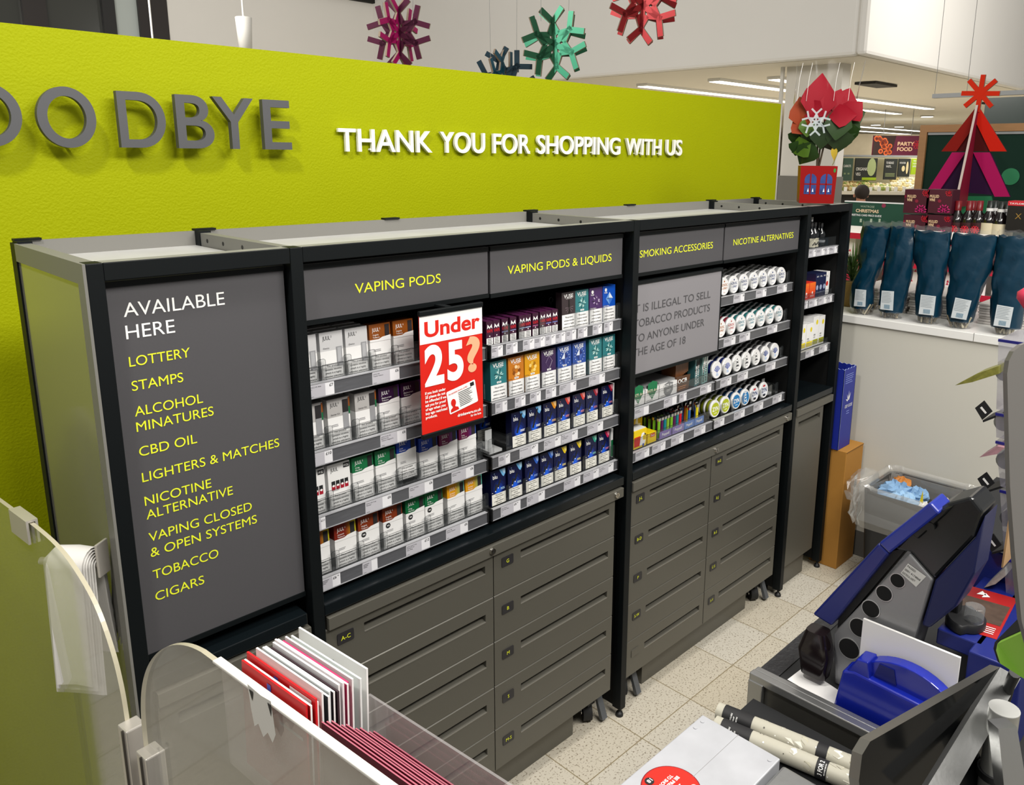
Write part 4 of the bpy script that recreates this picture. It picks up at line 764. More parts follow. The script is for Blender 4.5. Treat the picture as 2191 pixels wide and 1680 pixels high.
# lighter trays and lighters
def tray(x0, x1, c, lb):
    mb = MB().box(x0, x1, 0.046, 0.12, z4, z4+0.002, mat('print_'+c[1:], c, 0.4)).box(x0, x1, 0.0445, 0.046, z4, z4+0.022, mat('print_'+c[1:], c, 0.4)).box(x0, x1, 0.119, 0.12, z4, z4+0.03, mat('print_'+c[1:], c, 0.4)).text('Poppell', WHT, ((x0+x1)/2, 0.0441, z4+0.008), 0.0078, al='C', width=(x1-x0)*0.6, bold=0.02)
    solo(mb, 'lighter_tray', lb, 'tray', loc=((x0+x1)/2, 0.08, z4))
tray(0.197, 0.254, '#8a79b4', 'lilac lighter tray with white script, left of two'); tray(0.258, 0.314, '#9384bc', 'lilac lighter tray with white script, right of two'); tray(0.317, 0.366, '#5f86cc', 'pale blue lighter tray, left of two'); tray(0.369, 0.417, '#5f86cc', 'pale blue lighter tray beside the yellow-green cans')
def lighter(c):
    def f():
        T = bpy.data.objects.new('lighter', None); COL.objects.link(T); T.empty_display_size = 0.02
        m = mat('lighter_'+c[1:], c, 0.2, spec=0.6)
        n = 12; MB().loft([[V((0.0058*math.cos(2*math.pi*k/n), 0.0035*math.sin(2*math.pi*k/n), z)) for k in range(n)] for z in (0, 0.002, 0.05)], m).build('fuel_body', T, local=True)
        MB().box(-0.0052, 0.0052, -0.0032, 0.0032, 0.05, 0.058, CHROME).cyl((-0.003, 0.001, 0.0595), (0.001, 0.001, 0.0595), 0.003, mat('lighter_wheel', '#3a3a3c', 0.4, m=0.8), 10).box(0.001, 0.005, -0.003, 0.003, 0.058, 0.0605, INK).build('wheel_head', T, local=True)
        return T
    return f
LC = [('#7cb82c', 'green'), ('#5a1a52', 'plum'), ('#17808e', 'teal'), ('#86b434', 'green'), ('#7cb82c', 'lime green'), ('#5a1a52', 'plum'), ('#1a8088', 'teal'), ('#d0162c', 'red')]
for i, (c, nm) in enumerate(LC):
    x = 0.203+0.0142*i+(0.003 if i > 3 else 0)
    for q in range(4): place('lighter_'+c, lighter(c), (x, 0.053+0.0165*q, z4+0.0022), f'{nm} lighter, {ORD[q]} from front in the {ORD[i]} file of the lilac trays', 'lighter', 'lighters in the lilac trays')
for i, (x, q, c, nm) in enumerate(((0.327, 1, '#c01a20', 'red'), (0.351, 0, '#1b5fae', 'blue'), (0.366, 1, '#e0c81a', 'yellow'), (0.340, 2, '#c01a20', 'red'), (0.379, 2, '#d06a1c', 'orange'), (0.391, 0, '#e6d41c', 'yellow'), (0.408, 1, '#2257a8', 'blue'), (0.4, 2, '#c01a20', 'red'))):
    place('lighter_'+c, lighter(c), (x, 0.053+0.017*q, z4+0.0022), f'{nm} lighter in the pale blue trays, {ORD[i]} from left', 'lighter', 'lighters in the pale blue trays')

# ------------------------------------------------------------------ far-end cabinet goods
GLS = clear('bottle_glass', '#b8c4c6', 0.16, 0.03); GLSD = mat('dark_spirit_glass', '#14171a', 0.1, spec=0.7)
def bottle(R, H, neck, m, cap, lab, name='miniature_bottle'):
    def f():
        T = bpy.data.objects.new(name, None); COL.objects.link(T); T.empty_display_size = 0.03
        MB().lathe([(R*0.9, 0), (R, 0.004), (R, H*0.52), (R*0.85, H*0.62), (neck, H*0.74), (neck, H*0.92)], m, n=18).build('glass_body', T, local=True)
        MB().lathe([(neck*1.15, H*0.86), (neck*1.15, H), (neck*0.9, H+0.001)], cap, n=14).build('cap', T, local=True)
        if lab:
            lm, z0, z1, pr = lab; mb = MB().lathe([(R*1.012, H*z0), (R*1.012, H*z1)], lm, n=18, caps=False)
            a0 = -2.2
            if pr: pr(mb, R, H, z0, z1)
            mb.build('paper_label', T, local=True)
        return T
    return f
zb_ = 1.250
def blob(mb, R, H, z0, z1):
    for k in range(5): mb.ball((-R*0.5+R*0.2*k, -R*1.01*math.sqrt(max(0.05, 1-(0.5-0.2*k)**2)), H*(z0+(z1-z0)*(0.3+0.12*(k % 3)))), R*0.16, INK, 6)
bl = [(1.030, 0.052, 'sq', 'dark miniature bottle with a cream picture label, left of two'), (1.058, 0.054, 'sq', 'dark miniature bottle with a cream picture label, right of two'), (1.060, 0.10, 'tallA', 'clear miniature bottle with a silver cap, left of the tall pair'), (1.092, 0.085, 'tallB', 'clear miniature bottle with a bright silver cap, right of the tall pair'), (1.117, 0.058, 'dk', 'small dark miniature bottle right of the tall clear one'), (1.14, 0.08, 'dk', 'small dark miniature bottle at the right end of the bottle row')]
BB = {'sq': bottle(0.0165, 0.088, 0.006, GLSD, INK, (mat('cream_label', '#ddd8c2', 0.6), 0.06, 0.40, blob)), 'tallA': bottle(0.017, 0.105, 0.0055, GLS, CHROME, (mat('blue_grey_label', '#5d6d88', 0.6), 0.2, 0.42, None)), 'tallB': bottle(0.018, 0.102, 0.006, GLS, CHROME, (mat('blue_grey_label', '#5d6d88', 0.6), 0.36, 0.5, None)), 'dk': bottle(0.0155, 0.082, 0.005, GLSD, INK, (mat('silver_label', '#9a9ea2', 0.4), 0.2, 0.3, None))}
for x, yy, k, lb in bl: place('min_'+k, BB[k], (x, yy, zb_+0.0004), lb, 'bottle')
NAVYC = mat('print_navy_carton', '#1c2346', 0.4)
zc_ = 1.0745
def smallbox(x0, x1, y0, y1, z0, z1, m, lb, deco=None, grp=None):
    mb = MB().box(x0, x1, y0, y1, z0, z1, m, 0.0006)
    if deco: deco(mb, x0, x1, y0-0.0004, z0, z1)
    return solo(mb, 'carton', lb, 'carton', loc=((x0+x1)/2, (y0+y1)/2, z0), group=grp)
def d_red(mb, x0, x1, y, z0, z1): two_tone(mb, x0+0.001, x1-0.001, z0, z1, y, '#d8301c', '#f0761c', 6, False); mb.disc((x0+x1)/2, z0+(z1-z0)*0.35, 0.005, 0.005, y-0.0003, WHT, 6).bars(WHT, x0+0.008, x1-0.008, y-0.0003, z0+0.006, z0+0.012, 2, 0.35)
smallbox(1.000, 1.036, 0.046, 0.09, zc_, zc_+0.056, mat('print_d8301c', '#d8301c'), 'orange-red gradient carton, left of two, middle shelf '+END, d_red)
smallbox(1.038, 1.084, 0.046, 0.09, zc_, zc_+0.056, mat('print_d8301c', '#d8301c'), 'orange-red gradient carton, right of two, middle shelf '+END, d_red)
def d_navy(mb, x0, x1, y, z0, z1): mb.disc((x0+x1)/2, z0+0.033, 0.0085, 0.009, y, mat('print_moon', '#9ea8c4', 0.4), 18).bars(WHT, x0+0.004, x1-0.004, y, z1-0.014, z1-0.008, 2, 0.3); mb.fr(x0, x1, z0+0.015, z0+0.0158, y, mat('print_moon', ''))
for k in range(3): smallbox(1.087+0.0265*k, 1.112+0.0265*k, 0.048, 0.10, zc_, zc_+0.083, NAVYC, f'navy carton with pale moon disc, {ORD[k]} of three, middle shelf {END}', d_navy)
for k in range(3): smallbox(1.01+0.026*k, 1.034+0.026*k, 0.104, 0.15, zc_, zc_+0.083, NAVYC, f'navy carton, {ORD[k]} of three behind the orange-red cartons', None)
def d_red2(mb, x0, x1, y, z0, z1): mb.disc((x0+x1)/2, z0+0.040, 0.008, 0.009, y, SWR, 18).bars(INK, x0+0.004, x1-0.004, y, z1-0.02, z1-0.012, 2, 0.25)
for k in range(2): smallbox(1.1665+0.024*k-0.0, 1.189+0.0215*k-0.0, 0.05, 0.10, zc_, zc_+0.083, CARTW, f'white carton with a red disc, {["left", "right"][k]} of two, middle shelf {END}', d_red2) if k == 0 else smallbox(1.190, 1.1965, 0.05, 0.10, zc_, zc_+0.083, CARTW, f'white carton with a red disc, right of two, middle shelf {END}', None)
zd_ = 0.8945
def d_cbd(fl):
    def f(mb, x0, x1, y, z0, z1):
        mb.disc(x1-0.016, z1-0.022, 0.0072, 0.009, y, mat('print_sun_yellow', '#ecd81c', 0.4), 18).fr(x0+0.002, x1-0.002, z0+0.006, z0+0.024, y, mat('print_'+fl[1:], fl, 0.4)).text('CBD', INK, (x0+0.006, y, z0+(z1-z0)*0.36), 0.005, bold=0.01).bars(INK, x0+0.006, x1-0.02, y, z0+(z1-z0)*0.27, z0+(z1-z0)*0.33, 2, 0.3)
    return f
for k, (x0, x1, yy, h, fl, lb) in enumerate(((0.997, 1.040, 0.046, 0.092, '#ecd81c', 'short white carton with a yellow dot, left of two'), (1.043, 1.092, 0.046, 0.088, '#ecd81c', 'short white carton with a yellow dot, right of two'), (1.095, 1.138, 0.048, 0.108, '#9a9c14', 'tall yellow-dot carton with an olive band, left of two, lowest shelf at the far end'), (1.141, 1.184, 0.048, 0.104, '#9a9c14', 'tall yellow-dot carton with an olive band, right of two, lowest shelf at the far end'))):
    smallbox(x0, x1, yy, yy+0.04, zd_, zd_+h, CARTW, lb+', lowest shelf '+END if k < 2 else lb, d_cbd(fl))
for k in range(2): smallbox(1.0+0.046*k, 1.043+0.046*k, 0.092, 0.15, zd_, zd_+0.105, CARTW, f'white carton, {["left", "right"][k]} of two behind the short yellow-dot cartons', None)

# ------------------------------------------------------------------ potted poinsettia on the far cabinet
P0 = V((1.045, 0.055, 1.4062))
T = thing('potted_poinsettia', 'poinsettia in a clear snowflake sleeve standing in a red pot on the cabinet', 'plant', P0)
PRED = mat('pot_red', '#860a08', 0.4, spec=0.25); ex = V((0.53, -0.848, 0)); ey = V((0.848, 0.53, 0))           # ex runs along the pot front as seen from the till
def PP(a, b, z): return P0+ex*a+ey*b+V((0, 0, z))
mb = MB(); B = 0.055; Tt = 0.0585; Hh = 0.122
mb.loft([[PP(-B, -B, 0), PP(B, -B, 0), PP(B, B, 0), PP(-B, B, 0)], [PP(-Tt, -Tt, Hh), PP(Tt, -Tt, Hh), PP(Tt, Tt, Hh), PP(-Tt, Tt, Hh)]], PRED, caps=True, smooth=False)
WIN = mat('pot_window_night', '#2a3f7c', 0.4, vary=0.5, vscale=60)
def pf(a, z, k): return PP(a, -(B+(Tt-B)*z/Hh)-0.0006*k, z)
for c in (-0.024, 0.026):
    arch = [pf(c-0.019, 0.03, 1), pf(c+0.019, 0.03, 1)]+[pf(c+0.019*math.cos(a), 0.078+0.019*math.sin(a), 1) for a in [math.pi*k/10 for k in range(11)]]
    mb.poly(arch, WIN); mb.poly([pf(c-0.0022, 0.03, 2), pf(c+0.0022, 0.03, 2), pf(c+0.0022, 0.097, 2), pf(c-0.0022, 0.097, 2)], PRED).poly([pf(c-0.019, 0.061, 2), pf(c+0.019, 0.061, 2), pf(c+0.019, 0.065, 2), pf(c-0.019, 0.065, 2)], PRED)
    for k in range(5): q = (c-0.016+0.0075*k, 0.034+0.004*(k % 2)); mb.poly([pf(q[0], q[1], 1.5), pf(q[0]+0.005, q[1], 1.5), pf(q[0]+0.0025, q[1]+0.012, 1.5)], WHT if k % 2 else mat('print_tree_dark', '#182348'))
mb.add([pf(0.05+0.004*math.cos(a), 0.108+0.007*math.sin(a), 1) for a in [2*math.pi*k/10 for k in range(10)]], [list(range(10))], mat('print_leaf_green', '#2f7a2c'))
mb.build('pot', T)
STM = mat('plant_stem', '#3a2f1a', 0.7); tops = []
for a, b, h in ((-0.012, 0, 0.30), (0.010, 0.01, 0.33), (0.035, -0.01, 0.30)):
    path = [PP(0.0+a*0.1, b*0.1, Hh-0.01), PP(a*0.4, b*0.4, Hh+0.06), PP(a, b, Hh+0.12), PP(a*1.7, b*1.7, h)]
    MB().tube(path, [0.0032, 0.003, 0.0026, 0.002], STM, 7).build('stem', T); tops.append(path)
def leaf(c, dirv, up, L, Wd, m, nm):
    c = V(c); d = V(dirv).normalized(); s = d.cross(V(up)).normalized(); n = s.cross(d).normalized(); rows = []
    for k, (t, w) in enumerate(((0, 0.06), (0.18, 0.55), (0.38, 1), (0.6, 0.85), (0.8, 0.45), (1, 0.02))):
        droop = -0.28*L*t*t; ctr = c+d*(L*t)+n*droop
        rows.append([ctr-s*Wd/2*w+n*0.10*Wd*w, ctr+n*0, ctr+s*Wd/2*w+n*0.10*Wd*w])
    mb = MB(); mb.loft(rows, m, caps=False, closed=False); o = mb.build(nm, T); return o
GL = mat('poinsettia_green', '#1c340c', 0.55, spec=0.2); GL2 = mat('poinsettia_green_light', '#3f5c10', 0.55, spec=0.2); RL = mat('poinsettia_red', '#84041a', 0.6, spec=0.15); OL = mat('poinsettia_orange', '#803010', 0.6, spec=0.15)
rnd = random.Random(3)
YL = mat('yellowed_leaf', '#b49a20', 0.5); DG = mat('poinsettia_deep_green', '#1c3210', 0.5)
LV = [(-0.060, -0.03, 0.245, -0.15, 0.85, 0.10, 0.085, OL), (-0.045, -0.04, 0.225, -0.45, 0.55, 0.075, 0.08, OL), (-0.022, -0.035, 0.265, 0.12, 1.0, 0.155, 0.115, RL), (0.012, -0.035, 0.265, 0.45, 0.85, 0.115, 0.10, RL), (0.052, -0.03, 0.265, 0.35, 0.95, 0.115, 0.095, RL), (0.072, -0.03, 0.275, 0.55, 0.45, 0.07, 0.08, RL), (0.02, -0.045, 0.28, 0.9, 0.05, 0.085, 0.075, RL), (0.0, -0.045, 0.285, -0.6, 0.25, 0.08, 0.07, RL), (-0.02, 0.03, 0.27, -0.3, 0.9, 0.11, 0.1, RL), (0.04, 0.03, 0.27, 0.4, 0.8, 0.11, 0.1, RL)]
LV += [(-0.062, -0.035, 0.245, -0.15, -0.7, 0.07, 0.08, GL), (-0.045, -0.045, 0.215, 0.0, 0.9, 0.075, 0.06, GL2), (-0.062, -0.03, 0.205, -0.25, -0.75, 0.055, 0.07, GL), (-0.030, -0.03, 0.195, -0.85, -0.35, 0.065, 0.075, GL2), (-0.02, -0.03, 0.20, -0.5, -0.75, 0.085, 0.08, GL), (0.0, -0.04, 0.262, 0.05, -0.95, 0.085, 0.085, DG), (-0.028, -0.04, 0.262, -0.1, -0.95, 0.08, 0.075, DG), (0.028, -0.04, 0.255, 0.15, -0.95, 0.085, 0.08, DG), (0.045, -0.05, 0.205, 0.12, 1.0, 0.12, 0.09, GL), (0.075, -0.03, 0.27, 0.15, -0.95, 0.09, 0.085, GL), (0.06, -0.04, 0.245, 0.0, -0.95, 0.08, 0.09, DG), (0.088, -0.02, 0.21, 0.05, 0.95, 0.085, 0.07, GL), (0.02, 0.0, 0.25, 0.4, -0.7, 0.09, 0.09, DG), (0.0, 0.03, 0.26, -0.5, 0.3, 0.1, 0.1, GL), (0.05, 0.03, 0.26, 0.6, 0.2, 0.1, 0.1, GL), (0.045, -0.02, 0.19, 0.12, -0.95, 0.05, 0.022, YL)]
for a, b, z, dx, dz, L, Wd, m in LV:
    leaf(PP(a, b, z), ex*dx*0.8+ey*rnd.uniform(-0.15, 0.15)+V((0, 0, dz)), -ey, L, Wd, m, 'bract' if m in (RL, OL) else 'leaf')
CEL = clear('cellophane', '#e8eaea', 0.0, 0.08, 1.0, 1.13); n = 28; rings = []
for z, w, dd in ((Hh+0.002, 0.052, 0.05), (Hh+0.05, 0.065, 0.055), (0.24, 0.085, 0.06), (0.33, 0.098, 0.055), (0.42, 0.105, 0.04), (0.452, 0.108, 0.035)):
    sh = -0.004+0.02*(z-Hh)/0.33
    rings.append([PP(sh+w*math.cos(2*math.pi*k/n)*(1+0.03*math.sin(5*k+z*40)), dd*math.sin(2*math.pi*k/n)*(1+0.05*math.sin(7*k)), z+(0.008*math.sin(3.1*k) if z > 0.45 else 0)) for k in range(n)])
sl = MB().loft(rings, CEL, caps=False).build('clear_sleeve', T)
def flake2d(R, t):
    """flat snowflake made of bars: list of quads in the plane"""
    Q = []
    def bar(ax, az, bx, bz, w):
        d = V((bx-ax, bz-az)); L = d.length; nx, nz = -d.y/L*w/2, d.x/L*w/2; Q.append([(ax+nx, az+nz), (ax-nx, az-nz), (bx-nx, bz-nz), (bx+nx, bz+nz)])
    for k in range(6):
        a = math.pi/3*k+math.pi/6; c, s = math.cos(a), math.sin(a); bar(0, 0, 0.62*R*c, 0.62*R*s, t)
        for sg in (-1, 1):
            b = a+sg*0.80; bar(0.54*R*c, 0.54*R*s, 0.54*R*c+0.44*R*math.cos(b), 0.54*R*s+0.44*R*math.sin(b), t)
            m = a+sg*math.pi/6; bar(0.50*R*c, 0.50*R*s, 0.27*R*math.cos(m), 0.27*R*math.sin(m), t)
    return Q
fl = MB(); FROST = clear('frosted_print', '#c3ccd0', 0.6)
for q in flake2d(0.050, 0.0058): fl.poly([PP(-0.022+a, -0.0635-0.003*abs(a)/0.05, 0.262+b) for a, b in q], FROST)
fl.build('snowflake_print', sl)
hl = MB()                                                               # stiff creases of the film
for a in (-0.085, -0.055, 0.03, 0.075): hl.tube([PP(a, -0.035-0.01*rnd.random(), 0.33), PP(a+0.004, -0.04, 0.40), PP(a+0.012, -0.03, 0.45)], 0.0006, clear('film_crease', '#ffffff', 0.75), 5)
hl.build('film_crease', sl)

# ------------------------------------------------------------------ background room: bulkhead, window wall, store ceiling, pillar
struct(MB().box(5.236, 5.336, 1.882, 9.0, 2.4, 5.0, WALLW, 0.03), 'wall_bulkhead_left')
struct(MB().box(5.236, 16, 1.782, 1.882, 2.4, 5.0, WALLW, 0.03), 'wall_bulkhead_front')
struct(MB().box(2.42, 5.24, 8.965, 9.1, 0, 5.0, WALLW), 'wall_window_right')
struct(MB().box(-3, 5.3, 8.9, 9.05, 3.62, 5.0, mat('dark_ceiling_edge', '#17150f', 0.8)), 'trim_dark_ceiling_edge')
CEIL = mat('warm_white_ceiling', '#e6e0d2', 0.85, vary=0.02, vscale=1)
struct(MB().box(5.336, 30, 1.882, 16, 2.4, 2.46, CEIL), 'ceiling_store')
struct(MB().box(2.0, 16, -4, 1.78, 2.56, 2.62, CEIL), 'ceiling_checkout') if False else None
struct(MB().box(5.3, 30, 15.9, 16, 0, 2.4, mat('far_wall_paint', '#d8cfba', 0.8)), 'wall_store_back')
struct(MB().box(29.9, 30, -4, 16, 0, 4.0, mat('far_wall_paint', '')), 'wall_store_side')
FRD = mat('dark_window_frame', '#221b18', 0.5); GLW = mat('night_window_glass', '#3c3d38', 0.15, spec=0.6)
win = MB().box(-3, 2.42, 9.02, 9.05, 0, 3.62, GLW); wo = struct(win, 'window_1')
for x0, x1, m in ((0.95, 1.17, FRD), (2.10, 2.42, FRD), (1.72, 1.85, mat('dark_window_edge', '#181716', 0.5))):
    MB().box(x0, x1, 8.95, 9.03, 0, 3.62, m).build('window_frame', wo)
MB().box(1.85, 2.10, 9.0, 9.025, 0, 3.62, mat('pale_window_panel', '#b4bcb8', 0.4)).build('window_pane', wo)
LIT = mat('light_strip_glow', '#fffaf0', 0.5, emit=5.0)
def strip(x0, x1, y, label, w=0.10, z=2.4):
    t = thing('ceiling_light', label, 'light', ((x0+x1)/2, y, z)); MB().box(x0, x1, y-w/2, y+w/2, z-0.03, z-0.001, mat('light_housing', '#e8e8e4', 0.5)).build('housing', t); MB().box(x0+0.02, x1-0.02, y-w/2+0.01, y+w/2-0.01, z-0.036, z-0.03, LIT).build('diffuser', t)
strip(6.2, 12.6, 3.9, 'long strip light nearest the white bulkhead, on the store ceiling', 0.16); strip(6.2, 13.8, 4.9, 'second long strip light behind the poinsettia, on the store ceiling', 0.16)
strip(17.0, 24, 8.0, 'far strip light over the vegetables, nearer of two', 0.22); strip(19.0, 27, 9.4, 'far strip light over the vegetables, farther of two', 0.22); strip(6.4, 7.0, 3.3, 'short strip light left of the pillar top', 0.14)
for i, (px, py) in enumerate(((1855, 234), (1984, 248), (1820, 261), (1874, 266), (1924, 270))):
    c = on('z', 2.395, px, py); t = thing('downlight', f'round ceiling downlight, {ORD[i]} from the poinsettia outward' , 'light', c)
    MB().cyl(c, c-V((0, 0, 0.02)), 0.13, mat('light_housing', ''), 20).build('ring', t); MB().cyl(c-V((0, 0, 0.02)), c-V((0, 0, 0.024)), 0.11, LIT, 20).build('lens', t)
c = on('z', 2.395, 1875, 179); solo(MB().box(c.x-0.3, c.x+0.3, c.y-0.12, c.y+0.12, 2.37, 2.396, mat('vent_dark', '#1d1b18', 0.6)), 'ceiling_vent', 'dark slot vent in the store ceiling right of the poinsettia', 'vent', loc=(c.x, c.y, 2.39))
c = on('z', 2.395, 2145, 222); solo(MB().box(c.x-0.5, c.x+0.5, c.y-0.15, c.y+0.15, 2.37, 2.396, mat('vent_dark', '')), 'ceiling_vent', 'dark slot vent in the ceiling right of the cardboard tree', 'vent', loc=(c.x, c.y, 2.39))
PIL = mat('pillar_white', '#dcd8cf', 0.7); PILG = mat('pillar_grey_guard', '#77746c', 0.6)
struct(MB().box(5.7, 5.86, 2.20, 2.755, 1.39, 2.4, PIL).box(5.69, 5.87, 2.19, 2.765, 0, 1.39, PILG).box(5.685, 5.69, 2.24, 2.246, 0, 1.39, mat('pillar_seam', '#4c4a45', 0.6)), 'trim_pillar')
struct(MB().box(5.66, 5.69, 2.77, 2.80, 0, 2.4, mat('pale_post', '#d8d6d0', 0.5)), 'trim_pale_post')
# pendant lamp
pc = at(523, 70, 4.4); t = thing('pendant_lamp', 'white cone pendant lamp on a thin rod above the lime wall', 'lamp', pc)
MB().lathe([(0.042, 0.08), (0.044, 0.078), (0.032, -0.12), (0.030, -0.12)], mat('lamp_white', '#d8d6d0', 0.5), pc, n=24).build('lamp_shade', t)
MB().cyl(pc+V((0, 0, 0.078)), pc+V((0, 0, 1.4)), 0.006, mat('lamp_white', ''), 8).build('rod', t)
pc = at(320, 20, 4.6); solo(MB().cyl(at(324, 56, 4.6)-V((0, 0, .3)), pc+V((0, 0, 0.9)), 0.006, mat('lamp_white', ''), 8), 'suspension_rod', 'thin white rod hanging in front of the dark window', 'rod', loc=pc)
# snowflakes hung over the lime wall
def snowflake(c, R, cols, label, tilt, edge):
    c = V(c); t = thing('hanging_snowflake', label, 'decoration', c)
    for j, (cl, ang) in enumerate(cols):
        m = mat('foil_'+cl[1:], cl, 0.35, m=0.2, spec=0.35); mb = MB(); ca, sa = math.cos(ang), math.sin(ang)
        for q in flake2d(R, R*0.145):
            q = [(a*math.cos(tilt)-b*math.sin(tilt), a*math.sin(tilt)+b*math.cos(tilt)) for a, b in q]
            f = [c+V((a*ca, a*sa, b))+V((-sa, ca, 0))*0.006 for a, b in q]; g = [c+V((a*ca, a*sa, b))-V((-sa, ca, 0))*0.006 for a, b in q]
            mb.poly(f, m).poly(g[::-1], m); mb.add(f+g, [(i, (i+1) % 4, 4+(i+1) % 4, 4+i) for i in range(4)], edge)
        mb.build('slotted_panel', t)
    for s in (-0.5, 0.5): MB().cyl(c+V((s*R, 0, R*0.5)), c+V((s*R*1.25, 0, 2.2)), 0.0012, mat('thread', '#8a8a88', 0.6), 5).build('thread', t)
CE = mat('corrugated_edge', '#8d7d6c', 0.9)
snowflake(at(853, 70, 4.2), 0.19, (('#480a2c', -0.95), ('#b01464', 0.35)), 'maroon and pink cardboard snowflake hanging above the lime wall', 0.0, CE)
snowflake(at(1078, 172, 4.6), 0.20, (('#18323f', -0.95), ('#24566a', 0.3)), 'dark blue cardboard snowflake half hidden behind the lime wall', 0.25, CE)
snowflake(at(1187, 95, 4.4), 0.215, (('#084a2c', -0.35), ('#3c9c78', -1.35)), 'green cardboard snowflake hanging right of the dark blue one', 0.12, CE)
snowflake(at(1377, 12, 4.4), 0.225, (('#7c080c', -0.4), ('#a8121a', -1.4)), 'red cardboard snowflake cut by the top edge of the photo', -0.1, CE)

# ------------------------------------------------------------------ white counter beyond the cabinets
WC = mat('counter_grey_white', '#c9c7bd', 0.55, vary=0.02, vscale=3); WCT = mat('counter_top_white', '#e9e9e6', 0.3, spec=0.6)
struct(MB().box(1.414, 1.45, -3.0, 0.60, 0.105, 0.935, WC).box(1.42, 1.9, -3.0, 0.60, 0.0, 0.93, WC), 'trim_counter_front')
struct(MB().box(1.410, 1.418, -3.0, 0.60, 0.0, 0.105, mat('skirting_grey', '#5b5955', 0.6)), 'baseboard_counter')
struct(MB().box(1.405, 1.90, -3.0, 0.61, 0.936, 0.966, WCT, 0.002).box(1.4045, 1.41, -0.3925, -0.3905, 0.937, 0.9665, mat('counter_seam', '#8a8984')), 'trim_counter_top')
ZC = 0.9665
# teal wrapped bouquets
TW = mat('teal_wrapping', '#052e42', 0.3, spec=0.5, bump=0.8, bscale=14); CL2 = clear('bouquet_film', '#e4e8ea', 0.05, 0.06); STW = mat('dry_stalks', '#6d6350', 0.8)
def bouquet(i, L, Rr, lab, hole, label):
    """L, Rr: left and right outline as (px, py) pairs from the top down; the bag stands at x = 1.47"""
    X0 = 1.475; rows = []
    for (lx, ly), (rx_, ry) in zip(L, Rr):
        a = on('x', X0, lx, ly); b = on('x', X0, rx_, ry); rows.append((a.y, b.y, (a.z+b.z)/2))
    base = V((X0, (rows[-1][0]+rows[-1][1])/2, ZC)); zlow = rows[-1][2]
    rows = [(a, b, ZC+(z-zlow)) for a, b, z in rows]
    T = thing('wrapped_bouquet', label, 'flowers', base); n = 20; rr = random.Random(i)
    def ring(a, b, z, f, o=0): return [V((X0+0.035*f*math.sin(2*math.pi*k/n)*(1+0.12*math.sin(3*k+i)), (a+b)/2+(b-a)/2*math.cos(2*math.pi*k/n)*(1+o), z+0.004*math.sin(2*k+i)*(1 if z > ZC+0.06 else 0))) for k in range(n)]
    N = len(rows); mb = MB(); body = []
    for q in range((N-2)*4+1):
        i_, f_ = divmod(q, 4); f_ /= 4; r0, r1 = rows[i_], rows[min(i_+1, N-2)]; a, b, z = (r0[j]*(1-f_)+r1[j]*f_ for j in range(3)); R0 = ring(a, b, z, 0.7+0.5*(q/((N-2)*4)))
        body.append([p_+V((0.0045*math.sin(1.7*k+0.55*q+i)+rr.uniform(-.002, .002), 0.003*math.sin(2.6*k-0.8*q+2*i)+rr.uniform(-.0012, .0012), 0))*(1 if 0 < q < (N-2)*4 else 0.3) for k, p_ in enumerate(R0)])
    mb.loft(body, TW, caps=False); mb.build('teal_wrapping', T)
    a, b, z = rows[-2]; a2, b2, z2 = rows[-1]; MB().loft([ring(a, b, z+0.004, 1.22, 0.02), ring(a2, b2, z2+0.006, 1.2), ring(a2*0.9+b2*0.1, a2*0.1+b2*0.9, ZC+0.0005, 1.1)], CL2, caps=True).build('clear_base', T)
    a, b, z = rows[0]; MB().loft([ring(a, b, z-0.003, 0.72), ring(a*1.0, b, z+0.018, 0.72)], CL2, caps=False).build('clear_rim', T)
    st = MB()
    for k in range(26):
        yy = b2+(a2-b2)*(0.12+0.76*rr.random()); xx = X0+0.028*rr.uniform(-1, 1); st.tube([(xx, yy, ZC+0.004), (xx+rr.uniform(-.01, .01), yy+rr.uniform(-.02, .02), rows[-2][2]+0.02)], 0.0032, STW if k % 3 else mat('pale_stalks', '#b0a890', 0.8), 5)
    st.build('stems', T)
    (x0, y0), (x1, y1), (x2, y2), (x3, y3) = lab
    P = [on('x', X0-0.053, *q) for q in lab]; dz = ZC-zlow; P = [p+V((0, 0, dz)) for p in P]; g = MB().poly(P, mat('sticker_white', '#cfd6da', 0.5))
    def bl(u, v, k): return P[0].lerp(P[1], u).lerp(P[3].lerp(P[2], u), v)+V((-0.0006*k, 0, 0))
    for k in range(8): v = 0.06+0.075*k; g.poly([bl(0.06, v, 1), bl(0.94-0.3*rr.random(), v, 1), bl(0.9-0.3*rr.random(), v+0.022, 1), bl(0.06, v+0.022, 1)], mat('sticker_print', '#9aa4aa', 0.6))
    for k in range(9): u = 0.3+0.05*k; g.poly([bl(u, 0.72, 1), bl(u+0.028, 0.72, 1), bl(u+0.028, 0.94, 1), bl(u, 0.94, 1)], mat('sticker_barcode', '#5a86a0', 0.6))
    g.build('sticker', T)
Zo = lambda *L: [(1780+a/4.942, 400+b/4.942) for a, b in L]
bouquet(0, Zo((330, 378), (305, 520), (283, 700), (302, 830), (212, 1050), (205, 1265), (212, 1325)), Zo((622, 440), (600, 560), (572, 700), (520, 850), (445, 1010), (435, 1265), (425, 1330)), Zo((250, 1070), (365, 1080), (355, 1258), (232, 1250)), 0, 'teal wrapped bouquet with a twisted waist, nearest the black cabinets')
bouquet(1, Zo((628, 400), (600, 560), (575, 730), (545, 900), (515, 1080), (510, 1290), (512, 1355)), Zo((872, 400), (875, 560), (876, 720), (845, 900), (805, 1080), (750, 1295), (742, 1360)), Zo((530, 1072), (660, 1080), (648, 1285), (512, 1270)), 0, 'smooth narrow teal wrapped bouquet, second from the black cabinets')
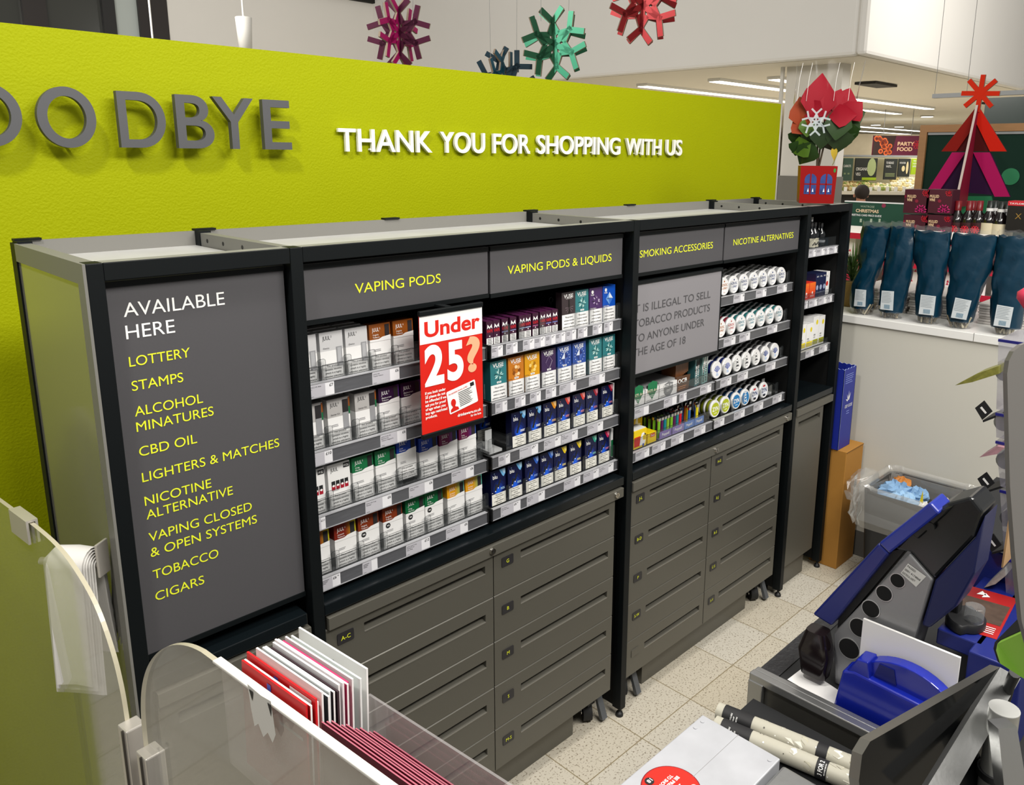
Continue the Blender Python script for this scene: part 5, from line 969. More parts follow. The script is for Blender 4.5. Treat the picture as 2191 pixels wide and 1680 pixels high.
bouquet(2, Zo((878, 430), (872, 580), (885, 760), (915, 920), (895, 1110), (890, 1320), (895, 1400)), Zo((1272, 440), (1262, 580), (1235, 760), (1205, 920), (1168, 1110), (1150, 1330), (1130, 1400)), Zo((945, 1102), (1105, 1120), (1080, 1325), (920, 1308)), 0, 'middle teal wrapped bouquet of the five on the white counter')
bouquet(3, Zo((1282, 470), (1265, 620), (1235, 800), (1250, 950), (1218, 1140), (1225, 1370), (1235, 1445)), Zo((1760, 460), (1740, 620), (1705, 800), (1630, 960), (1560, 1140), (1490, 1385), (1475, 1450)), Zo((1310, 1132), (1482, 1165), (1425, 1370), (1262, 1345)), 0, 'broad teal wrapped bouquet, second from the right of the five')
bouquet(4, Zo((1768, 460), (1745, 620), (1715, 800), (1700, 960), (1690, 1150), (1685, 1430), (1705, 1505)), Zo((2150, 500), (2140, 640), (2120, 800), (2090, 960), (2060, 1150), (2005, 1450), (1950, 1515)), Zo((1752, 1203), (1928, 1232), (1885, 1448), (1712, 1425)), 0, 'teal wrapped bouquet at the right edge of the white counter')
# spiky plant in a woven pot behind the end post
pp = V((1.60, 0.145, ZC)); t = thing('potted_plant', 'small spiky green plant in a woven pot behind the last cabinet post', 'plant', pp)
MB().lathe([(0.03, 0), (0.04, 0.03), (0.042, 0.085), (0.038, 0.10)], mat('woven_straw', '#8a6f38', 0.8, bump=0.8, bscale=120), pp, n=18).build('pot', t)
fo = MB(); rr = random.Random(11)
for k in range(70):
    a = rr.random()*6.28; e = rr.uniform(0.2, 1.4); L = rr.uniform(0.07, 0.15); d = V((math.cos(a)*math.cos(e), math.sin(a)*math.cos(e), math.sin(e))); s = d.cross(V((0, 0, 1))).normalized()*0.004; b0 = pp+V((0, 0, 0.10+0.05*rr.random()))
    fo.poly([b0-s, b0+s, b0+d*L*0.6+s*0.8, b0+d*L-V((0, 0, 0.01)), b0+d*L*0.6-s*0.8], mat('spiky_leaf', '#3d5c22', 0.5))
fo.build('foliage', t, props={'kind': 'stuff'})
# newspaper stacks, shelves and cards behind the bouquets
for j, (y0, y1, n) in enumerate(((0.05, 0.10, 9), (-0.06, -0.02, 9), (-0.25, -0.11, 9), (-0.50, -0.36, 8))):
    for k in range(n):
        rr = random.Random(j*20+k); dx, dy = rr.uniform(-.004, .004), rr.uniform(-.004, .004); z = ZC+0.0095*k
        solo(MB().box(1.60+dx, 1.85+dx, y0+dy-0.02, y1+dy+0.02, z, z+0.0085, mat('newsprint', '#c9c4c0', 0.8), 0.002), 'newspaper', f'folded newspaper {k+1} up in the {ORD[j]} pile behind the bouquets', 'newspaper', loc=(1.72, (y0+y1)/2, z), group='newspapers piled behind the bouquets')
RK = thing('card_rack', 'white card rack with red-trimmed shelves behind the bouquets', 'rack', (2.12, -0.1, 0))
MB().box(2.2, 2.22, -0.9, 0.46, 0, 1.24, mat('rack_white', '#ece9e6', 0.6)).build('back_panel', RK)
for z in (0.98, 1.09, 1.20):
    MB().box(2.05, 2.2, -0.9, 0.46, z, z+0.008, mat('rack_white', '')).build('rack_shelf', RK); MB().box(2.045, 2.05, -0.9, 0.46, z-0.004, z+0.022, mat('rack_trim', '#c01838' if z < 1.15 else '#d8d4d0', 0.5)).build('shelf_trim', RK)
rr = random.Random(5); cc = ['#b8284a', '#e8e4e0', '#ece8ea', '#c0485c', '#f0ecec', '#d8dce8', '#b03048', '#f0eeee']
for r, z in enumerate((0.99, 1.10)):
    for k in range(11):
        y = 0.40-0.115*k; c = cc[(k*3+r) % 8]; m = mat('card_'+c[1:], c, 0.5)
        mb = MB().box(2.08, 2.084, y-0.045, y+0.045, z, z+0.095, m)
        for q in range(6): a, b = rr.uniform(-0.035, 0.03), rr.uniform(0.015, 0.08); mb.poly([(2.0795, y+a, z+b), (2.0795, y+a+0.012, z+b), (2.0795, y+a+0.006, z+b+0.012)], mat('card_deco', '#c8304c', 0.5))
        solo(mb, 'greeting_card', f'boxed greeting card, {ORD[k]} from left on the {["lower", "upper"][r]} shelf of the white rack', 'card', loc=(2.082, y, z), group='boxed cards on the white rack')
# price-guide board
GRB = mat('board_dark_green', '#0e4632', 0.5, vary=0.2, vscale=2); XB = 3.0
def onb(px, py): return on('x', XB, px, py)
a, b = onb(1818, 432), onb(1945, 492); mb = MB().box(XB, XB+0.02, b.y-0.05, a.y+0.03, 0.0, a.z, GRB).box(XB-0.001, XB+0.021, b.y-0.05, a.y+0.03, a.z, a.z+0.006, WHT)
def tx(mb, t, m, px0, px1, py, cap, bold=0.0, X0=XB-0.002):
    A = on('x', X0, px0, py); Bq = on('x', X0, px1, py); mb.text(t, m, A, cap, X=(0, -1, 0), width=abs(A.y-Bq.y), bold=bold)
tx(mb, 'WAITROSE', mat('print_sage', '#a8b8a0', 0.5), 1841, 1871, 443.5, 0.0085*1.3); tx(mb, 'CHRISTMAS', mat('print_pale_gold', '#ecd0a8', 0.5), 1831, 1880, 453.5, 0.0135*1.25, 0.03); tx(mb, 'GREETING CARD PRICE GUIDE', WHT, 1819, 1886, 461, 0.008*1.3, 0.015)
cb = on('x', XB-0.002, 1891, 440); mb.add([cb+V((0, 0.012*math.cos(k*0.4), 0.012*math.sin(k*0.4))) for k in range(16)], [list(range(16))], mat('print_bauble', '#8c2848', 0.5))
for px in (1840, 1862, 1880): q = on('x', XB-0.002, px, 468); mb.poly([q, q+V((0, -0.012, 0)), q+V((0, -0.012, -0.02)), q+V((0, 0, -0.02))], mat('print_sage', ''))
solo(mb, 'price_guide_board', 'dark green board headed with a Christmas greeting-card price guide', 'sign', loc=(XB, (a.y+b.y)/2, 0))
# mulled-wine cartons
MW = mat('mulled_carton', '#4a1026', 0.5); MR = mat('mulled_red', '#d81c34', 0.5); MP = mat('mulled_pink', '#d02478', 0.5); XM = 2.55
for r, (py0, py1) in enumerate(((405, 458), (459, 512))):
    for k, (px0, px1) in enumerate(((1937, 1984), (1985, 2034))):
        sh = -3*r; A = on('x', XM, px0+sh, py0); Bq = on('x', XM, px1+sh, py1); mb = MB().box(XM, XM+0.1, Bq.y, A.y, Bq.z, A.z, MW); w = A.y-Bq.y; h = A.z-Bq.z; xx = XM-0.0012
        def mq(u, v): return V((xx, A.y-u*w, A.z-v*h))
        mb.text('MULLED', GOLD, mq(0.12, 0.34), h*0.11, X=(0, -1, 0), width=w*0.36, bold=0.03).text('WINE', GOLD, mq(0.12, 0.49), h*0.11, X=(0, -1, 0), width=w*0.22, bold=0.03)
        for cxx, czz, R, m in ((0.86, 0.12, 0.16, MR), (0.72, 0.86, 0.26, MP), (0.02, 0.3, 0.07, mat('mulled_rose', '#c02a50', 0.5))):
            for q in flake2d(R*w, R*w*0.16): 
                P = [V((xx-0.0003, A.y-cxx*w-p[0], A.z-czz*h+p[1])) for p in q]
                if all(Bq.y <= p.y <= A.y and Bq.z <= p.z <= A.z for p in P): mb.poly(P, m)
        mb.add([mq(0.52+0.07*math.cos(t), 0.48+0.07*math.sin(t)) for t in [k2*0.42 for k2 in range(15)]], [list(range(15))], mat('mulled_ring', '#8a1838', 0.5))
        solo(mb, 'mulled_wine_carton', f'maroon snowflake wine carton, {["upper", "lower"][r]} {["left", "right"][k]} of the stack of four', 'carton', loc=(XM+0.05, (A.y+Bq.y)/2, Bq.z))
lowz = on('x', XM, 1960, 512).z
solo(MB().box(XM-0.01, XM+0.4, -0.01, 0.35, 0, lowz-0.001, mat('stand_dark', '#2a2422', 0.6)), 'wine_stand', 'dark stand carrying the wine cartons and bottles behind the card rack', 'stand', loc=(XM+0.2, -0.2, 0))
# wine bottles
WG = mat('wine_glass_dark', '#120b0c', 0.12, spec=0.7)
def wine(cap, lab, deco):
    def f():
        T = bpy.data.objects.new('wine_bottle', None); COL.objects.link(T); T.empty_display_size = 0.05
        MB().lathe([(0.033, 0), (0.036, 0.005), (0.036, 0.19), (0.031, 0.212), (0.0145, 0.236), (0.0135, 0.27)], WG, n=20).build('glass_body', T, local=True)
        MB().lathe([(0.0152, 0.240), (0.0150, 0.285), (0.012, 0.286)], mat('capsule_'+cap[1:], cap, 0.35), n=16).build('capsule', T, local=True)
        mb = MB().lathe([(0.0366, 0.09), (0.0366, 0.184)], mat('winelabel_'+lab[1:], lab, 0.5), n=20, caps=False)
        if deco == 'red':
            for q in flake2d(0.022, 0.005): mb.poly([(-0.0372+abs(a)*0.15, a, 0.150+b) for a, b in q], MR)
        else:
            mb.lathe([(0.0165, 0.238), (0.0165, 0.252)], WHT, n=14, caps=False); mb.bars(INK, 0, 0.001, 0, 0.11, 0.12, 1)
        mb.build('paper_label', T, local=True); return T
    return f
for i, (px, py, cap, lab, dc, xx) in enumerate(((2052, 430, '#7a141c', '#3a0d14', 'red', 2.6), (2076, 430, '#7a141c', '#3a0d14', 'red', 2.6), (2083, 430, '#7a141c', '#3a0d14', 'red', 2.72), (2098, 430, '#7a141c', '#3a0d14', 'red', 2.6), (2121, 430, '#1c2420', '#e4d8b8', 'cream', 2.6), (2131, 430, '#1c2420', '#e4d8b8', 'cream', 2.72), (2145, 432, '#1c2420', '#e4d8b8', 'cream', 2.6), (2157, 432, '#1c2420', '#e4d8b8', 'cream', 2.72))):
    q = on('x', xx, px, py); nm = 'red-capped wine bottle with a red snowflake label' if dc == 'red' else 'black-capped wine bottle with a cream label'
    j = i if i < 4 else i-4; place('wine_'+dc, wine(cap, lab, dc), (q.x, q.y, q.z-0.285), f'{nm}, {ORD[j]} of four from left' , 'bottle')
    if i in (0, 4): pass
qz = on('x', 2.6, 2052, 430).z-0.285
solo(MB().box(2.54, 2.85, -0.75, -0.012, 0, qz-0.001, mat('stand_dark', '')), 'bottle_plinth', 'dark plinth under the row of wine bottles', 'stand', loc=(2.7, -0.37, 0))
q = on('x', 2.55, 2158, 432); q2 = on('x', 2.55, 2230, 492); mb = MB().box(2.55, 2.65, q2.y, q.y, q2.z-0.02, q.z, mat('gift_box_black', '#16120f', 0.5)).box(2.549, 2.651, q2.y-0.001, q.y+0.001, q.z-0.016, q.z+0.004, mat('gift_box_red', '#d01a2c', 0.5))
mb.text("TAYLOR'S", WHT, (2.547, q.y-0.006, q.z-0.010), 0.007, X=(0, -1, 0), width=0.07, bold=0.02).text('X', mat('gift_gold', '#b8924c', 0.4, m=0.5), (2.5485, q.y-0.035, q.z-0.075), 0.025, X=(0, -1, 0))
solo(mb, 'gift_box', 'black gift box with a red lid right of the wine bottles', 'box', loc=(2.6, (q.y+q2.y)/2, q2.z-0.02))
# green board in an oak frame
OAK = mat('oak_frame', '#a97c4e', 0.5, vary=0.15, vscale=6, stretch=(1, 1, 8)); XG = 3.9
A = on('x', XG, 1972, 268); T = thing('framed_board', 'large dark green board in an oak frame behind the cardboard tree', 'sign', (XG, A.y-0.4, 0))
MB().box(XG, XG+0.03, A.y-1.6, A.y-0.03, 0.2, A.z-0.045, mat('board_deep_green', '#082c20', 0.6, spec=0.2)).build('green_panel', T)
MB().box(XG-0.02, XG+0.03, A.y-0.045, A.y, 0.0, A.z, OAK).build('oak_upright', T); MB().box(XG-0.02, XG+0.03, A.y-1.6, A.y-0.045, A.z-0.045, A.z, OAK).build('oak_top_rail', T)
MB().box(XG-0.012, XG, A.y-1.6, A.y-0.05, A.z-0.062, A.z-0.047, mat('grey_track', '#9a9c9c', 0.4)).build('grip_rail', T)
q = on('x', XG-0.003, 2162, 378); MB().cyl(q, q-V((0.002, 0, 0)), 0.05, mat('print_green_dot', '#1c7a4c', 0.5), 28).build('printed_dot', T)
# cardboard tree
XT = 3.2
def tt(px, py): p_ = on('x', XT, px, py); return (p_.y, p_.z)
T = thing('cardboard_tree', 'slotted cardboard tree, red above and pink below, topped by a star', 'decoration', (XT, tt(2080, 420)[0], 0.9))
TR = mat('tree_red', '#c81c06', 0.6, spec=0.15); TRD = mat('tree_dark_red', '#4c0c0e', 0.6, spec=0.15); TPK = mat('tree_pink', '#a80f56', 0.6, spec=0.15); TPU = mat('tree_purple', '#2c0e34', 0.6, spec=0.15); TGR = mat('tree_green', '#0e6a40', 0.5)
def tp(name, pts, m, dx=0, th=0.012):
    o = MB().prism([tt(*p_) for p_ in pts], 'x', XT+dx, XT+dx+th, m)
    return o.build(name, T)
tp('tree_tier', [(2090, 225), (2153, 324), (2015, 324)], TRD, 0.010); tp('tree_band', [(2094, 228), (2153, 324), (2118, 324), (2088, 262)], TR, 0.0, 0.009)
tp('tree_band', [(2086, 232), (2090, 262), (2046, 324), (2014, 324)], mat('tree_mid_red', '#841209', 0.6, spec=0.15), 0.0, 0.009)
tp('tree_tier', [(2070, 326), (2118, 326), (2160, 421), (1986, 405)], TPU, 0.012); tp('tree_band', [(2082, 326), (2117, 326), (2160, 421), (2128, 421)], TPK, 0.0, 0.011); tp('tree_band', [(2037, 326), (2066, 326), (2012, 405), (1986, 405)], TPK, 0.0, 0.011)
tp('tree_tier', [(2050, 420), (2120, 420), (2136, 500), (2030, 500)], TGR, 0.012)
sp0, sp1 = on('x', XT, 2092, 225), on('x', XT, 2045, 440)                # the crossing panel, seen edge-on
fin = MB().prism([(XT-0.16, sp1.z), (XT+0.02, sp1.z), (XT+0.02, sp0.z), (XT-0.01, sp0.z)], 'y', sp0.y-0.006, sp0.y+0.006, mat('tree_wine', '#8a1030', 0.5)).box(0, 0.0001, 0, 0.0001, 0, 0.0001, CE) if False else MB().prism([(XT-0.17, sp1.z), (XT+0.0, sp1.z), (XT+0.0, sp0.z), (XT-0.012, sp0.z)], 'y', sp0.y-0.006, sp0.y+0.006, mat('tree_wine', '#8a1030', 0.5))
fin.build('crossing_panel', T)
MB().prism([(XT-0.172, sp1.z), (XT-0.169, sp1.z), (XT-0.011, sp0.z), (XT-0.014, sp0.z)], 'y', sp0.y-0.006, sp0.y+0.006, mat('corrugated_white', '#c8b8b0', 0.9)).build('corrugated_edge', T)
sc_ = on('x', XT, 2098, 200); st = MB()
for k in range(4):
    a = math.pi*k/4+0.05
    d = V((0, math.cos(a), math.sin(a))); nn = V((0, -math.sin(a), math.cos(a)))*0.012; P = [sc_+d*0.095+nn, sc_-d*0.095+nn, sc_-d*0.095-nn, sc_+d*0.095-nn]
    st.poly([p_+V((-0.006-0.0004*k, 0, 0)) for p_ in P], mat('star_red', '#c82808', 0.6, spec=0.15)).poly([p_+V((0.006, 0, 0)) for p_ in P][::-1], TRD); st.add([p_+V((-0.006, 0, 0)) for p_ in P]+[p_+V((0.006, 0, 0)) for p_ in P], [(i, (i+1) % 4, 4+(i+1) % 4, 4+i) for i in range(4)], CE)
st.build('star', T)
MB().box(XT-0.1, XT+0.1, tt(2095, 500)[0]-0.12, tt(2095, 500)[0]+0.1, 0.0, tt(2095, 500)[1]+0.005, mat('stand_dark', '')).build('base', T)
# hanging track with two wires
A, Bq = on('x', 3.6, 1997, 206), on('x', 3.6, 2230, 272); T = thing('hanging_track', 'grey track hanging on thin wires above the green board', 'track', A)
d = (Bq-A).normalized(); MB().box(3.58, 3.62, -0.9, A.y, A.z-0.012, A.z+0.012, mat('grey_track', '')).build('track', T)
for px, py in ((2000, 203), (2067, 210)): q = on('x', 3.6, px, py); MB().cyl((3.6, q.y, A.z+0.012), (3.6, q.y, 3.6), 0.0015, mat('thread', ''), 5).build('wire', T)
# far glazed screen above the board
struct(MB().box(5.8, 5.84, -2, 1.0, 1.5, 2.05, mat('far_glass_dark', '#3f4a46', 0.2)).box(5.78, 5.8, 0.55, 0.57, 1.5, 2.15, WHT).box(5.78, 5.8, -0.12, -0.04, 1.5, 2.1, WHT), 'window_2')

# ------------------------------------------------------------------ far produce area
DV = 17.0; er = V((CR.x, CR.y, 0)).normalized(); ef = V((cf.x, cf.y, 0)).normalized(); UZ = V((0, 0, 1))
def board(px0, py0, px1, py1, d, m, name, label, cat, deco=None, th=0.04):
    A = at((px0+px1)/2, (py0+py1)/2, d); w = (px1-px0)*d/FPX; h = (py1-py0)*d/FPX; mb = MB()
    P = lambda u, v, k=0: A+er*(u-0.5)*w+UZ*(0.5-v)*h-ef*(0.004+0.004*k)
    f = [P(0, 1), P(1, 1), P(1, 0), P(0, 0)]; bk = [p_+ef*th for p_ in f]
    mb.poly(f, m).poly(bk[::-1], m).add(f+bk, [(i, (i+1) % 4, 4+(i+1) % 4, 4+i) for i in range(4)], m)
    if deco: deco(mb, P, w, h)
    return solo(mb, name, label, cat, loc=A-UZ*h/2)
def t2(mb, P, t, m, u, v, cap, width=None, bold=0.01): mb.text(t, m, P(u, v, 1), cap, X=er, Y=UZ, width=width, bold=bold)
MAR = mat('party_maroon', '#5c1430', 0.5)
def d_party(mb, P, w, h):
    mb.poly([P(0, 0, 1), P(0.46, 0, 1), P(0.38, 1, 1), P(0, 1, 1)], mat('food_dark', '#2a0f08', 0.6)); rr = random.Random(2)
    for k in range(16):
        u, v = rr.uniform(0.04, 0.36), rr.uniform(0.12, 0.88)
        for s, m in ((1, mat('food_orange', '#d0602c', 0.5)), (0.5, mat('food_brown', '#6e2410', 0.6))): mb.add([P(u+0.05*s*math.cos(t), v+0.13*s*math.sin(t), 2 if s == 1 else 3) for t in [q*0.52 for q in range(12)]], [list(range(12))[::-1]], m)
    t2(mb, P, 'PARTY', GOLD, 0.50, 0.50, h*0.18, w*0.34, 0.02); t2(mb, P, 'FOOD', GOLD, 0.50, 0.77, h*0.18, w*0.31, 0.02)
    for q in flake2d(0.1*w, 0.016*w): 
        pts = [P(0.90+a/w, 0.45-b/h, 1) for a, b in q]; mb.poly(pts, mat('party_red', '#b02030', 0.5))
hs = board(1868, 291, 1972, 332, 14.0, MAR, 'hanging_sign', 'maroon hanging sign reading PARTY FOOD with a snack picture', 'sign', d_party)
for px in (1890, 1950): q = at(px, 291, 14.02); MB().cyl(q, (q.x, q.y, 2.4), 0.006, mat('thread', ''), 5).build('hanging_wire', hs)
ORG = mat('veg_sign_dark', '#2c302e', 0.6); ORG2 = mat('veg_sign_green', '#3f5a4e', 0.6)
def d_org(mb, P, w, h):
    t2(mb, P, 'ORGANIC', WHT, 0.05, 0.55, h*0.13, w*0.55); t2(mb, P, 'VEG', WHT, 0.05, 0.78, h*0.13, w*0.22)
    mb.add([P(0.75+0.2*math.cos(t), 0.4+0.4*math.sin(t), 1) for t in [q*0.45 for q in range(14)]], [list(range(14))[::-1]], mat('veg_pale', '#b8c890', 0.6)).poly([P(0.35, 0.86, 1), P(1, 0.86, 1), P(1, 0.98, 1), P(0.35, 0.98, 1)], mat('veg_lime', '#a8c81c', 0.6))
board(1829, 339, 1876, 386, DV, ORG, 'produce_sign', 'dark sign reading ORGANIC VEG above the far vegetables', 'sign', d_org)
def d_car(mb, P, w, h): t2(mb, P, 'CARROTS', WHT, 0.0, 0.4, h*0.1, w*0.8); [t2(mb, P, '=', mat('veg_pale', ''), 0.1+0.4*k, 0.75, h*0.12, w*0.2) for k in range(2)]
board(1804, 339, 1824, 386, DV, ORG2, 'produce_sign', 'green sign half hidden by the pillar above the far vegetables', 'sign', d_car)
def d_red_(mb, P, w, h): t2(mb, P, 'TO REDUCE', WHT, 0.1, 0.25, h*0.1, w*0.6); t2(mb, P, 'WASTE...', WHT, 0.1, 0.42, h*0.1, w*0.45); [mb.poly([P(0.1, 0.7+0.06*k, 1), P(0.85, 0.7+0.06*k, 1), P(0.85, 0.72+0.06*k, 1), P(0.1, 0.72+0.06*k, 1)], mat('veg_pale', '')) for k in range(3)]
board(1892, 340, 1919, 384, DV, ORG, 'produce_sign', 'dark sign about waste right of the organic veg sign', 'sign', d_red_)
def d_pot(mb, P, w, h): t2(mb, P, 'POTATOES', WHT, 0.08, 0.28, h*0.09, w*0.5); mb.add([P(0.75+0.1*math.cos(t), 0.5+0.35*math.sin(t), 1) for t in [q*0.45 for q in range(14)]], [list(range(14))[::-1]], mat('veg_cream', '#e8d8a8', 0.6)).add([P(0.42+0.14*math.cos(t), 0.55+0.16*math.sin(t), 1) for t in [q*0.45 for q in range(14)]], [list(range(14))[::-1]], mat('veg_cream', ''))
board(1922, 340, 1947, 378, DV, ORG, 'produce_sign', 'dark sign picturing potatoes right of the waste sign', 'sign', d_pot)
board(1950, 340, 1971, 373, DV, mat('veg_lime', '#a8c81c', 0.6), 'produce_sign', 'lime green sign at the right end of the produce signs', 'sign', lambda mb, P, w, h: [t2(mb, P, t, WHT, 0.12, 0.2+0.17*k, h*0.1, w*0.55) for k, t in enumerate(('THE', 'WAITROSE', 'DIFFERENCE'))])
def dbox(px0, px1, py0, py1, d, depth, m, mb=None):
    A = at(px0, py0, d); w = (px1-px0)*d/FPX; h = (py1-py0)*d/FPX; o = A; P = [o+er*a*w+ef*b*depth-UZ*c*h for c in (0, 1) for b in (0, 1) for a in (0, 1)]
    mb = mb or MB(); return mb.add(P, [(0, 1, 3, 2), (4, 6, 7, 5), (0, 4, 5, 1), (2, 3, 7, 6), (0, 2, 6, 4), (1, 5, 7, 3)], m)
PW_ = mat('produce_unit_white', '#ddd8c8', 0.6)
T = thing('produce_stand', 'long pale produce stand with white price tickets at the far end of the shop', 'stand', at(1885, 440, DV))
dbox(1790, 1975, 409, 416, DV-0.5, 1.2, PW_).build('front_edge', T); dbox(1790, 1975, 416, 497, DV-0.2, 1.0, mat('produce_unit_dark', '#2a2824', 0.7)).build('lower_cabinet', T)
struct(dbox(1790, 1975, 331, 335, DV+0.2, 0.6, mat('grey_track', '')), 'trim_produce_shelf'); struct(dbox(1790, 1975, 336, 497, DV+0.84, 0.05, mat('produce_back', '#d2c9a6', 0.6)), 'wall_produce')
for k in range(9): tag(dbox(1806+18*k, 1813+18*k, 400, 411, DV-0.515, 0.01, WHT).build('price_card'), f'white price card on the far produce stand, {ORD[k]} from the pillar', 'price card', 'white price cards on the produce stand')
struct(dbox(1780, 1985, 286, 332, DV+2.5, 0.1, mat('slatted_back', '#a39880', 0.7, vary=0.2, vscale=3)), 'wall_produce_back')
VEG = [('#d6c48c', 'pale parsnip-coloured vegetable', 'cream'), ('#8fa04c', 'green leafy vegetable', 'green'), ('#e4dfc8', 'white cauliflower-like vegetable', 'white'), ('#a8884c', 'brown potato-like vegetable', 'brown')]
def veg(c, sq):
    def f(): return MB().ball((0, 0, 0), 0.047, mat('veg_'+c[1:], c, 0.7), 9, sq, 0.09).build('vegetable', local=True)
    return f
rr = random.Random(9)
zones = [(1803, 1862, [0, 0, 3, 1], 'left of the far person', 392), (1862, 1905, [1, 2, 0], 'behind the far person', 396), (1905, 1972, [2, 2, 2, 0], 'at the right of the far stand', 384)]
for x0_, x1_, ks, where, ytop in zones:
    px = x0_+3.0
    while px < x1_-2:
        for row in range(5):
            c, nm, key = VEG[rr.choice(ks)]; d_ = DV-0.36+0.112*row; p_ = at(px+(2.6 if row % 2 else 0)+rr.uniform(-0.6, 0.6), 404-(404-ytop)*row/4+rr.uniform(-0.8, 0.8), d_)
            place('veg_'+key, veg(c, (1.1, 1.0, 0.85)), p_, f'{nm} in the heap {where}', 'vegetable', f'{key} vegetables in the heap {where}', rot=(rr.random()*3, rr.random()*3, 0))
        px += 6.2
# far shopper seen from behind
Hc = at(1843.5, 415, 8.6); hr = 0.085; sc = hr/0.105
T = thing('person', 'person with short dark hair seen from behind over the green board', 'person', (Hc.x, Hc.y, 0)); fz = Hc.z
def skin_body(joints, edges, m, name):
    me = bpy.data.meshes.new(name); me.from_pydata([j[0] for j in joints], edges, []); o = bpy.data.objects.new(name, me); COL.objects.link(o)
    sk = o.modifiers.new('s', 'SKIN'); su = o.modifiers.new('u', 'SUBSURF'); su.levels = 1
    for v, j in zip(me.skin_vertices[0].data, joints): v.radius = (j[1], j[1])
    me.skin_vertices[0].data[0].use_root = True
    m2 = bpy.data.meshes.new_from_object(o.evaluated_get(bpy.context.evaluated_depsgraph_get())); bpy.data.objects.remove(o); m2.materials.append(m)
    for p_ in m2.polygons: p_.use_smooth = True
    r = bpy.data.objects.new(name, m2); COL.objects.link(r); return r
k_ = fz/1.50; B_ = lambda x, y, z: (er*x+ef*y)*k_+UZ*z*k_
J = [(B_(0, 0, 0.90), 0.13*k_), (B_(0, 0, 1.12), 0.125*k_), (B_(0, 0, 1.30), 0.12*k_), (B_(0, 0.01, 1.38), 0.05*k_), (B_(0, 0.01, 1.46), 0.075*k_), (B_(0, 0.0, 1.53), 0.08*k_), (B_(0, 0, 1.58), 0.06*k_),
     (B_(-0.17, 0, 1.31), 0.06*k_), (B_(-0.23, 0.02, 1.06), 0.045*k_), (B_(-0.22, 0.12, 0.84), 0.035*k_), (B_(0.17, 0, 1.31), 0.06*k_), (B_(0.23, 0.02, 1.06), 0.045*k_), (B_(0.22, 0.12, 0.84), 0.035*k_),
     (B_(-0.09, 0, 0.82), 0.085*k_), (B_(-0.10, 0.01, 0.46), 0.06*k_), (B_(-0.10, -0.02, 0.09), 0.045*k_), (B_(-0.10, 0.13, 0.04), 0.038*k_), (B_(0.09, 0, 0.82), 0.085*k_), (B_(0.10, 0.01, 0.46), 0.06*k_), (B_(0.10, -0.02, 0.09), 0.045*k_), (B_(0.10, 0.13, 0.04), 0.038*k_)]
E_ = [(0, 1), (1, 2), (2, 3), (3, 4), (4, 5), (5, 6), (2, 7), (7, 8), (8, 9), (2, 10), (10, 11), (11, 12), (0, 13), (13, 14), (14, 15), (15, 16), (0, 17), (17, 18), (18, 19), (19, 20)]
SKIN = mat('skin', '#b98468', 0.6); bo = skin_body(J, E_, SKIN, 'body'); bo.parent = T
hb = MB().ball(B_(0, -0.008, 1.525), 0.098*k_, mat('dark_hair', '#241a14', 0.8, bump=0.6, bscale=200), 16, (0.92, 1.0, 1.08)).build('hair', T, local=True)
for s in (-1, 1): MB().ball(B_(0.088*s, 0.02, 1.475), 0.022*k_, SKIN, 8, (0.4, 0.8, 1.3)).build('ear', T, local=True)
cj = [(B_(0, 0, 0.86), 0.15*k_), (B_(0, 0, 1.12), 0.145*k_), (B_(0, 0, 1.32), 0.125*k_), (B_(-0.18, 0, 1.31), 0.07*k_), (B_(-0.235, 0.02, 1.06), 0.056*k_), (B_(-0.225, 0.10, 0.88), 0.046*k_), (B_(0.18, 0, 1.31), 0.07*k_), (B_(0.235, 0.02, 1.06), 0.056*k_), (B_(0.225, 0.10, 0.88), 0.046*k_)]
co = skin_body(cj, [(0, 1), (1, 2), (2, 3), (3, 4), (4, 5), (2, 6), (6, 7), (7, 8)], mat('dark_jacket', '#1e2226', 0.8), 'jacket'); co.parent = T
tj = [(B_(0, 0, 0.88), 0.14*k_), (B_(-0.09, 0, 0.80), 0.095*k_), (B_(-0.10, 0.01, 0.46), 0.072*k_), (B_(-0.10, -0.02, 0.12), 0.06*k_), (B_(0.09, 0, 0.80), 0.095*k_), (B_(0.10, 0.01, 0.46), 0.072*k_), (B_(0.10, -0.02, 0.12), 0.06*k_)]
to = skin_body(tj, [(0, 1), (1, 2), (2, 3), (0, 4), (4, 5), (5, 6)], mat('dark_trousers', '#23252c', 0.8), 'trousers'); to.parent = T

# ------------------------------------------------------------------ bin, cartons by the counter
T = thing('waste_bin', 'dark grey waste bin with a clear liner by the pale counter', 'bin', (1.27, -0.32, 0))
BG = mat('bin_dark_grey', '#262523', 0.5)
def rr_ring(x0, x1, y0, y1, r, z, n=5):
    P = []
    for cx, cy, a0 in ((x1-r, y1-r, 0), (x0+r, y1-r, 90), (x0+r, y0+r, 180), (x1-r, y0+r, 270)):
        for k in range(n): a = math.radians(a0+90*k/(n-1)); P.append(V((cx+r*math.cos(a), cy+r*math.sin(a), z)))
    return P
bx0, bx1, by0, by1 = 1.125, 1.40, -0.475, -0.165
MB().loft([rr_ring(bx0+0.03, bx1-0.02, by0+0.03, by1-0.02, 0.04, 0.001), rr_ring(bx0, bx1, by0, by1, 0.04, 0.40), rr_ring(bx0+0.012, bx1-0.012, by0+0.012, by1-0.012, 0.04, 0.40), rr_ring(bx0+0.04, bx1-0.03, by0+0.04, by1-0.03, 0.03, 0.02)], BG).build('bin_body', T)
LN = clear('bin_liner', '#dcdcd8', 0.2, 0.12, 1.0, 1.6); rg = []; rnd = random.Random(4)
